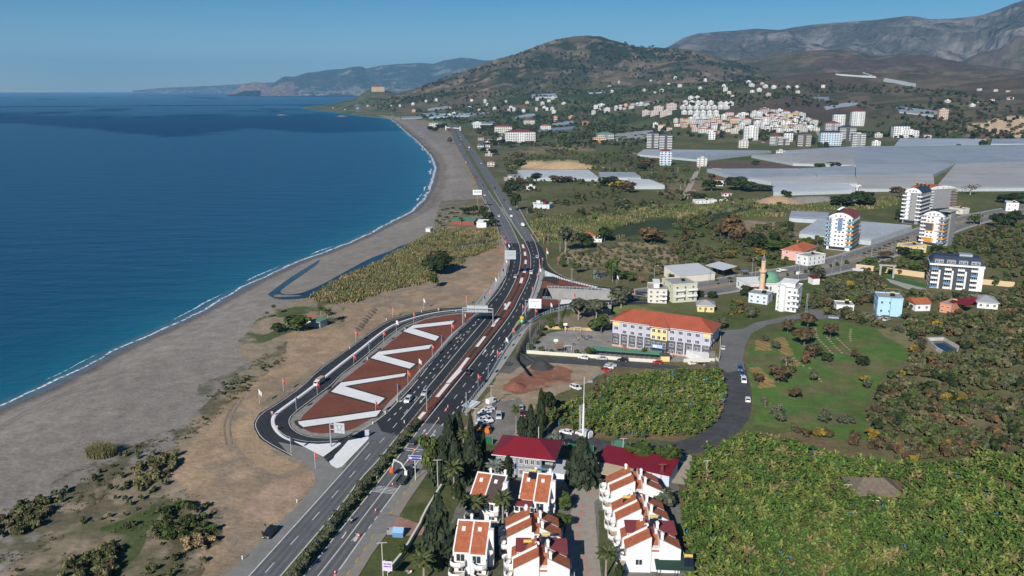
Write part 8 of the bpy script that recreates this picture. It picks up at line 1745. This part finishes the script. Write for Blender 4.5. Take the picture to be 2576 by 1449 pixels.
for s,n,m,wh in [("1318 455 1506 456 1480 435 1302 437",7,film2,"long ribbed one beside the highway fields"),("1512 453 1612 454 1596 442 1506 441",5,film,"low glassy one right of the long ribbed one"),("1592 476 1672 476 1634 461 1580 458",6,film2,"small bluish one below the low glassy one"),
    ("1604 393 1760 407 1940 385 1620 382",8,film,"behind the white and blue tower block"),("1995 417 2150 421 2150 385 1890 397",10,film3,"with a tan tint in the middle of the plain"),("1968 391 2150 386 2150 374 1970 385",6,film,"at the foot of the hillside flats"),("1860 457 2052 450 2008 432 1778 433",8,film,"left one in front of the dark orchard strip"),("2056 450 2150 449 2150 424 2012 432",7,film,"right of the dark orchard strip"),("1945 493 2150 487 2130 469 1940 467",6,film2,"whitest one nearest the boulevard"),("1938 466 2158 469 2150 451 1885 458",6,film3,"grey one just above the whitest one"),
    ("2150 421 2400 420 2250 373 2150 374",16,film,"bluish giant left of the field centre"),("2402 420 2660 410 2620 369 2252 373",16,film,"bluish giant at the right edge, upper one"),("2152 449 2345 448 2400 421 2152 422",9,film,"bluish one with a row of bushes along its right side"),("2160 483 2350 481 2347 450 2152 450",9,film3,"dusty grey one behind the twin tower blocks"),("2352 482 2700 480 2660 412 2402 421",16,film3,"dusty grey giant at the right edge, lower one"),("2250 371 2480 368 2480 353 2265 352",3,film2,"scalloped row at the back of the plain, left part"),("2492 366 2650 366 2650 352 2496 354",3,film,"scalloped row at the back of the plain, right part"),
    ("2010 598 2190 617 2293 581 2062 562",11,film,"sloping down to the boulevard behind the white tower"),("1985 558 2080 563 2085 546 1990 542",3,film,"small one left of the orange-trimmed tower"),
    ("1338 247 1402 246 1400 237 1337 239",3,film2,"flat one on the lower slope of the main hill"),("1078 279 1130 272 1124 269 1076 276",2,film2,"narrow tilted one on the slope above the coast road"),("1080 298 1180 293 1232 285 1100 288",5,film2,"large one above the far end of the highway"),("1012 300 1062 298 1056 294 1010 296",2,film,"flat one near the far beach"),("1066 293 1098 290 1094 285 1064 287",2,film,"small bluish one near the far beach"),("1296 298 1346 291 1342 288 1300 295",2,film2,"thin tilted one beside the smoke column"),("1386 322 1446 312 1440 306 1390 314",3,film2,"terraced one right of the smoke column"),("1352 334 1450 326 1446 321 1356 328",3,film,"terraced one below its larger neighbour"),("1545 356 1660 352 1640 331 1548 341",8,film3,"broad grey one behind the green-roofed block"),("1482 236 1522 234 1518 229 1480 231",2,film2,"flat one high on the slope left of the villas"),("1602 267 1660 260 1656 255 1600 261",2,film,"flat one above the pinkish flats"),("2102 188 2204 196 2170 184 2100 182",3,film2,"large one high on the brown ridge"),("2222 204 2304 219 2304 213 2226 199",2,film2,"thin strip high on the brown ridge"),("2078 277 2158 263 2154 257 2072 272",2,film2,"tilted strip above the tower cluster"),("2262 284 2362 296 2362 284 2250 270",5,film,"bluish wedge left of the orange and white tower"),("2048 253 2086 253 2084 247 2046 247",2,film,"small one above the town"),("1187 314 1245 314 1243 308 1186 309",2,film,"flat one beside the footbridge")]:
    greenhouse(s,n,m,wh)
# ---------------------------------------------------------------- far flats and houses
FM = dict(white=white,cream=offw,grey=grey_w,charcoal=dgrey_w,yellow=yel_w,orange=mat("soft orange render",(.62,.33,.16),.9),pink=mat("dusty pink render",(.55,.38,.36),.9),blue=mat("icy blue render",(.45,.58,.7),.9),brown=mat("dark brown render",(.1,.075,.06),.9),tan=mat("tan render",(.5,.38,.2),.9))
RF = dict(red=tile,maroon=tin_mar,grey=mat("roof slab",(.45,.44,.42),.9),navy=navyroof,green=green_roof)
def fblock(x0,x1,yb,yt,fl,col,roof,label,dep=.7,name="apartment_house",cat="flats",group=None,tilt=None,det=True,dims=None):
    a = at((x0+x1)/2,yb); dist = math.hypot(a.y,H-a.z); W_ = (x1-x0)/F*dist*.92; h_ = max(2.6,hpx((x0+x1)/2,yb,yt))
    if dims: W_,h_ = dims
    fh = h_/fl; dp = max(7,min(W_*dep,22)); rz = tilt if tilt is not None else rnd.uniform(-.25,.25); t = thing(name,label,cat,a,rz,group); x = W_/2
    mb = MB().box(-x,x,0,dp,-6,h_,0)
    for k in range(fl):
        z = fh*k; n = max(2,int(W_/4.5))
        for c in lin(-x,x,n): mb.quad((c-.9,-.03,z+fh*.3),(c+.9,-.03,z+fh*.3),(c+.9,-.03,z+fh*.78),(c-.9,-.03,z+fh*.78),1)
        for y in lin(0,dp,2):
            for s in (-1,1): mb.quad((s*(x+.03),y-s*.8,z+fh*.3),(s*(x+.03),y+s*.8,z+fh*.3),(s*(x+.03),y+s*.8,z+fh*.78),(s*(x+.03),y-s*.8,z+fh*.78),1)
    mb.build("wall",[FM[col],glass],t); bm_ = white if col != 'white' else offw if det is None else white
    if det:
        for k in range(1,fl):
            z = fh*k; w0,w1 = (-x-1,-x*.2),(x*.25,x+1)
            for a0,a1 in (w0,w1): MB().box(a0,a1,-1.5,-.05,z-.15,z+.9 if fh > 2.4 else z+.4).build("balcony",bm_,t)
    else:
        b = MB()
        for k in range(1,fl): b.box(-x-.6,x+.6,-1.3,-.05,fh*k-.2,fh*k+.75)
        if fl > 1: b.build("balcony",bm_,t)
    if roof in ('grey',): MB().box(-x-.4,x+.4,-.5,dp+.4,h_,h_+.45).box(-x*.3,x*.4,dp*.3,dp*.8,h_+.45,h_+2.4).build("roof",RF[roof] if col != 'white' else white,t)
    else: hiproof(-x,x,0,dp,h_+.2,h_+.2+min(4,W_*.16),.7).build("roof",[RF[roof],white],t)
    return t
FB = """1270 1349 358 333 6 white maroon|long white hotel with yellow balconies near the highway;1244 1289 340 319 4 cream maroon|cream flats with red roof behind the long white hotel;1190 1211 322 308 4 white grey|white block beside the far highway;1079 1102 322 310 2 cream green|pale gabled house left of the far highway;1318 1346 316 303 4 cream maroon|cream hotel below the smoke column;1360 1386 330 317 4 white red|white flats with a red roof beside the terraced greenhouse;1493 1524 360 347 3 orange grey|orange and cream flats in front of the green-roofed block;1503 1545 357 337 5 grey green|grey block with a green roof and arched dormers;1627 1655 375 336 10 charcoal navy|left one of two dark and white round-topped towers;1658 1689 382 340 10 charcoal navy|right one of two dark and white round-topped towers;1659 1688 416 381 6 blue maroon|icy blue and white tower in front of the dark pair;1494 1504 274 264 2 white red|narrow white villa high behind the orchards;1505 1522 269 262 2 white grey|modern white box house high behind the orchards;1520 1535 283 273 2 white grey|white cube house below the modern box;1615 1634 291 278 4 pink grey|pinkish terraced flats, lower left;1636 1657 291 279 4 pink grey|pinkish terraced flats, lower middle;1660 1690 292 279 4 pink grey|pinkish terraced flats, lower right;1644 1669 281 268 4 pink grey|pinkish terraced flats, upper left;1676 1702 279 261 5 pink grey|pinkish terraced flats, upper right;1393 1402 306 292 3 orange red|narrow orange house among the orchards;1431 1445 299 292 2 orange grey|low orange house among the orchards;1464 1482 314 307 2 orange red|orange and white house by the terraced greenhouse;1753 1778 418 398 4 cream grey|cream four-storey block alone among the greenhouses;1858 1882 372 354 4 cream grey|pale yellow block below the tall striped tower;1871 1906 353 319 9 white grey|tall white tower with a yellow centre stripe;1782 1799 351 333 4 white grey|white narrow flats left of the striped tower;1936 1968 366 343 6 grey maroon|grey blue flats above the earth bank;1958 1985 368 349 5 charcoal grey|open concrete frame beside the grey blue flats;1972 1994 356 335 5 white navy|white flats behind the concrete frame;2006 2038 372 338 7 brown navy|dark brown block with white balconies;2063 2116 366 334 7 blue navy|broad light blue block with a navy roof;2110 2150 357 321 9 charcoal navy|dark grey block behind the light blue one;2076 2113 331 310 6 grey maroon|grey block with a maroon roof;2096 2124 318 288 8 white navy|white and navy tower behind the maroon roof;2141 2173 317 281 9 white maroon|tallest white tower of the far cluster;2143 2174 373 337 8 grey grey|bare grey concrete tower shell;2247 2286 346 318 6 white navy|white block with arched roof right of the cluster;2270 2310 346 329 4 white grey|long white flats right of the arched block;2361 2383 302 275 7 orange grey|orange and white tower alone on the right slope;2194 2214 370 356 3 white grey|white villa at the greenhouse corner;2201 2219 346 336 3 cream grey|cream villa behind the bare concrete tower;2322 2342 349 340 2 white maroon|white cottage with a dark red roof right of the long flats;1836 1861 311 298 4 orange red|brick coloured flats in the town;1868 1889 313 300 4 cream red|arcaded cream and red flats in the town;1857 1883 295 285 3 white grey|wide white flats in the upper town;1912 1934 285 273 4 cream grey|cream flats at the top of the town;1838 1861 336 324 4 yellow grey|ochre yellow flats in the lower town;1825 1846 292 283 3 pink maroon|pinkish flats in the upper town;934 968 231 219 5 tan red|long tan hotel on top of the cape"""
for e in FB.split(";"):
    v,lb = e.split("|"); v = v.split(); fblock(*[float(k) for k in v[:4]],int(v[4]),v[5],v[6],lb,name="apartment_tower" if int(v[4]) > 5 else "apartment_house",tilt=-.15 if float(v[0]) > 1600 else .1,det=float(v[1])-float(v[0]) > 26)
rn = random.Random(5); HS = []
ORD = "first second third fourth fifth sixth seventh eighth ninth tenth eleventh twelfth thirteenth fourteenth fifteenth".split()
def houses(L_,where,grp,tiers):
    L_.sort(key=lambda e: e[1]); n = max(1,math.ceil(len(L_)/tiers))
    for ti in range(tiers):
        row = sorted(L_[ti*n:(ti+1)*n])
        for i,(x,y,w,fl,col,roof) in enumerate(row):
            a = at(x,y)
            if shore(np.array([a.x]),np.array([a.y]))[0] < 60: continue
            lb = f"{col} {('low','two-storey','three-storey','four-storey')[fl-1]} house {where}, tier {ti+1}, {ORD[min(i, 14)]} from left"
            fblock(x-w/2,x+w/2,y,y-fl*3,fl,col,roof,lb,.8,"house","house",grp,det=False,dims=(w,fl*3.1))
T = [(1738,251),(1754,251)]+[(1724+16*i,263) for i in range(5)]+[(1815+12*i,266) for i in range(3)]+[(1720+15.5*i,275) for i in range(8)]+[(1721+16*i,288) for i in range(6)]+[(1750+18*i,298) for i in range(4)]+[(1738+17*i,306) for i in range(4)]
houses([(x,y,13.5,3,'white','grey') for x,y in T],"of the terraced estate","white terraced estate houses",6)
def rand(poly,n,wr,cols,roofs,sep):
    P_ = D(poly); o = []; bx = [p[0] for p in P_]; by = [p[1] for p in P_]; tr = 0
    while len(o) < n and tr < n*60:
        tr += 1; x,y = rn.uniform(min(bx),max(bx)),rn.uniform(min(by),max(by))
        if inpoly(np.array([x]),np.array([y]),P_)[0] and all(abs(x-e[0]) > sep or abs(y-e[1]) > sep*.45 for e in o): o.append((x,y,rn.uniform(*wr),rn.choice((2,3,3,4)) if wr[1] > 13 else rn.choice((1,2,2)),rn.choice(cols),rn.choice(roofs)))
    return o
cw_ = ['white']*6+['cream']*3+['yellow','pink','orange','blue']
houses(rand("1892 288 1935 285 2005 292 2052 312 2056 332 2000 336 1930 332 1900 320",70,(11,17),cw_,['grey']*5+['red','maroon'],11),"in the dense right part of the town","houses of the dense town",6)
houses(rand("1720 312 1800 300 1868 300 1868 330 1800 338 1725 332",30,(11,15),cw_,['red']*4+['grey']*3+['maroon'],13),"in the lower left part of the town","houses of the lower town",4)
houses(rand("1640 318 1720 305 1720 330 1640 330",8,(10,14),['white','cream','pink'],['red','grey'],13),"left of the town","houses left of the town",2)
houses(rand("1500 292 1600 275 1640 270 1620 262 1560 268 1480 282",14,(9,14),cw_,['red','red','grey'],10),"above the orchards","houses above the orchards",2)
houses(rand("1120 300 1040 285 940 278 960 262 1080 250 1250 248 1450 240 1480 260 1440 290 1300 282",32,(9,14),['white']*4+['cream','orange'],['grey','grey','red'],12),"on the slope above the coast road","houses on the coastal slope",5)
houses(rand("1480 235 1560 200 1700 190 1900 200 2080 205 2090 225 1950 250 1700 245 1600 240",30,(10,15),['white']*5+['cream','pink'],['grey','grey','red'],15),"high on the hillside","houses high on the hillside",5)
houses(rand("1200 348 1290 345 1240 375 1230 420 1290 440 1300 470 1260 440 1210 385",15,(8,13),['white','cream','pink','grey'],['red','maroon','grey','navy'],13),"beside the far straight of the highway","sheds and houses beside the far straight",4)
houses(rand("2350 235 2576 215 2576 270 2400 275",8,(9,13),['white','cream'],['red','grey'],20),"on the far right slope","houses on the far right slope",2)
houses([(900,274,10,1,'white','grey'),(868,276,10,1,'white','red'),(838,272,9,1,'white','red'),(925,268,10,2,'cream','grey'),(1355,521,9,1,'white','grey'),(1335,478,9,1,'white','grey'),(1806,468,11,2,'white','maroon'),(1802,430,10,1,'pink','maroon'),(1964,389,14,2,'cream','grey'),(2428,373,12,1,'white','red'),(1093,388,8,1,'cream','grey'),(1830,494,8,1,'white','maroon'),(2165,479,10,1,'white','grey')],"standing alone","scattered small houses",6)
# footbridge over the far highway
a,rz,W_ = site((1122,327),(1158,329)); t = thing("footbridge","white and red footbridge over the far end of the highway","footbridge",a,rz)
for x in (0,W_): MB().box(x-1.2,x+1.2,-1.2,1.2,0,11).build("tower",white,t)
MB().box(-1,W_+1,-1.4,1.4,5.6,7.2,0).build("deck",white,t); MB().box(W_*.3,W_*.55,-1.5,-1.41,5.7,7.1).build("banner",redf,t)
# electricity poles in the fields
for i,(px,py) in enumerate(D("1481 434 1533 434 1575 437 1639 436 1705 433 1425 427 1712 478 1723 470 1736 462 1744 452 1753 441 1760 432 1343 384 1399 356 1479 368 1492 370")): pole("field_pole",px,py,py-13,"thin pale power pole standing in the fields","utility pole",'post',MATS["concrete pole"],"thin power poles in the fields")
# rocks off the headland
for px,py,r_ in ((708,290,14),(860,293,12)):
    o = heap(px,py,r_,5,f"low rock {'nearest the open sea' if px < 800 else 'close to the headland shore'} off the cape",mat("sea rock",(.22,.17,.13),1,nz=(.2,.4)),2.2,"sea_rock","rock"); p = plane(px,py,SEA); o.location = tuple(p)
# thin smoke
b = MB(); b.lathe([(2,0),(4,10),(9,26),(16,40),(3,46)],10); sm_ = bpy.data.materials.new("smoke"); sm_.use_nodes = True; n_ = sm_.node_tree.nodes; n_.clear(); pv = n_.new("ShaderNodeVolumePrincipled"); pv.inputs['Color'].default_value = (.75,.82,.9,1); pv.inputs['Density'].default_value = .012; on = n_.new("ShaderNodeOutputMaterial"); sm_.node_tree.links.new(pv.outputs[0],on.inputs['Volume'])
tag(b.build("smoke_plume",sm_,loc=at(1328,327)),kind='stuff')

# ---------------------------------------------------------------- air
def haze():
    b = MB().box(-22000,22000,-300,43000,-16,1500)
    m = bpy.data.materials.new("haze"); m.use_nodes = True; n = m.node_tree.nodes; n.clear()
    pv = n.new("ShaderNodeVolumePrincipled"); pv.inputs['Color'].default_value = (.27,.62,1,1); pv.inputs['Density'].default_value = 4.2e-5
    pv.inputs['Anisotropy'].default_value = 0
    o = n.new("ShaderNodeOutputMaterial"); m.node_tree.links.new(pv.outputs[0],o.inputs['Volume'])
    tag(b.build("haze",m),kind='stuff')
haze()
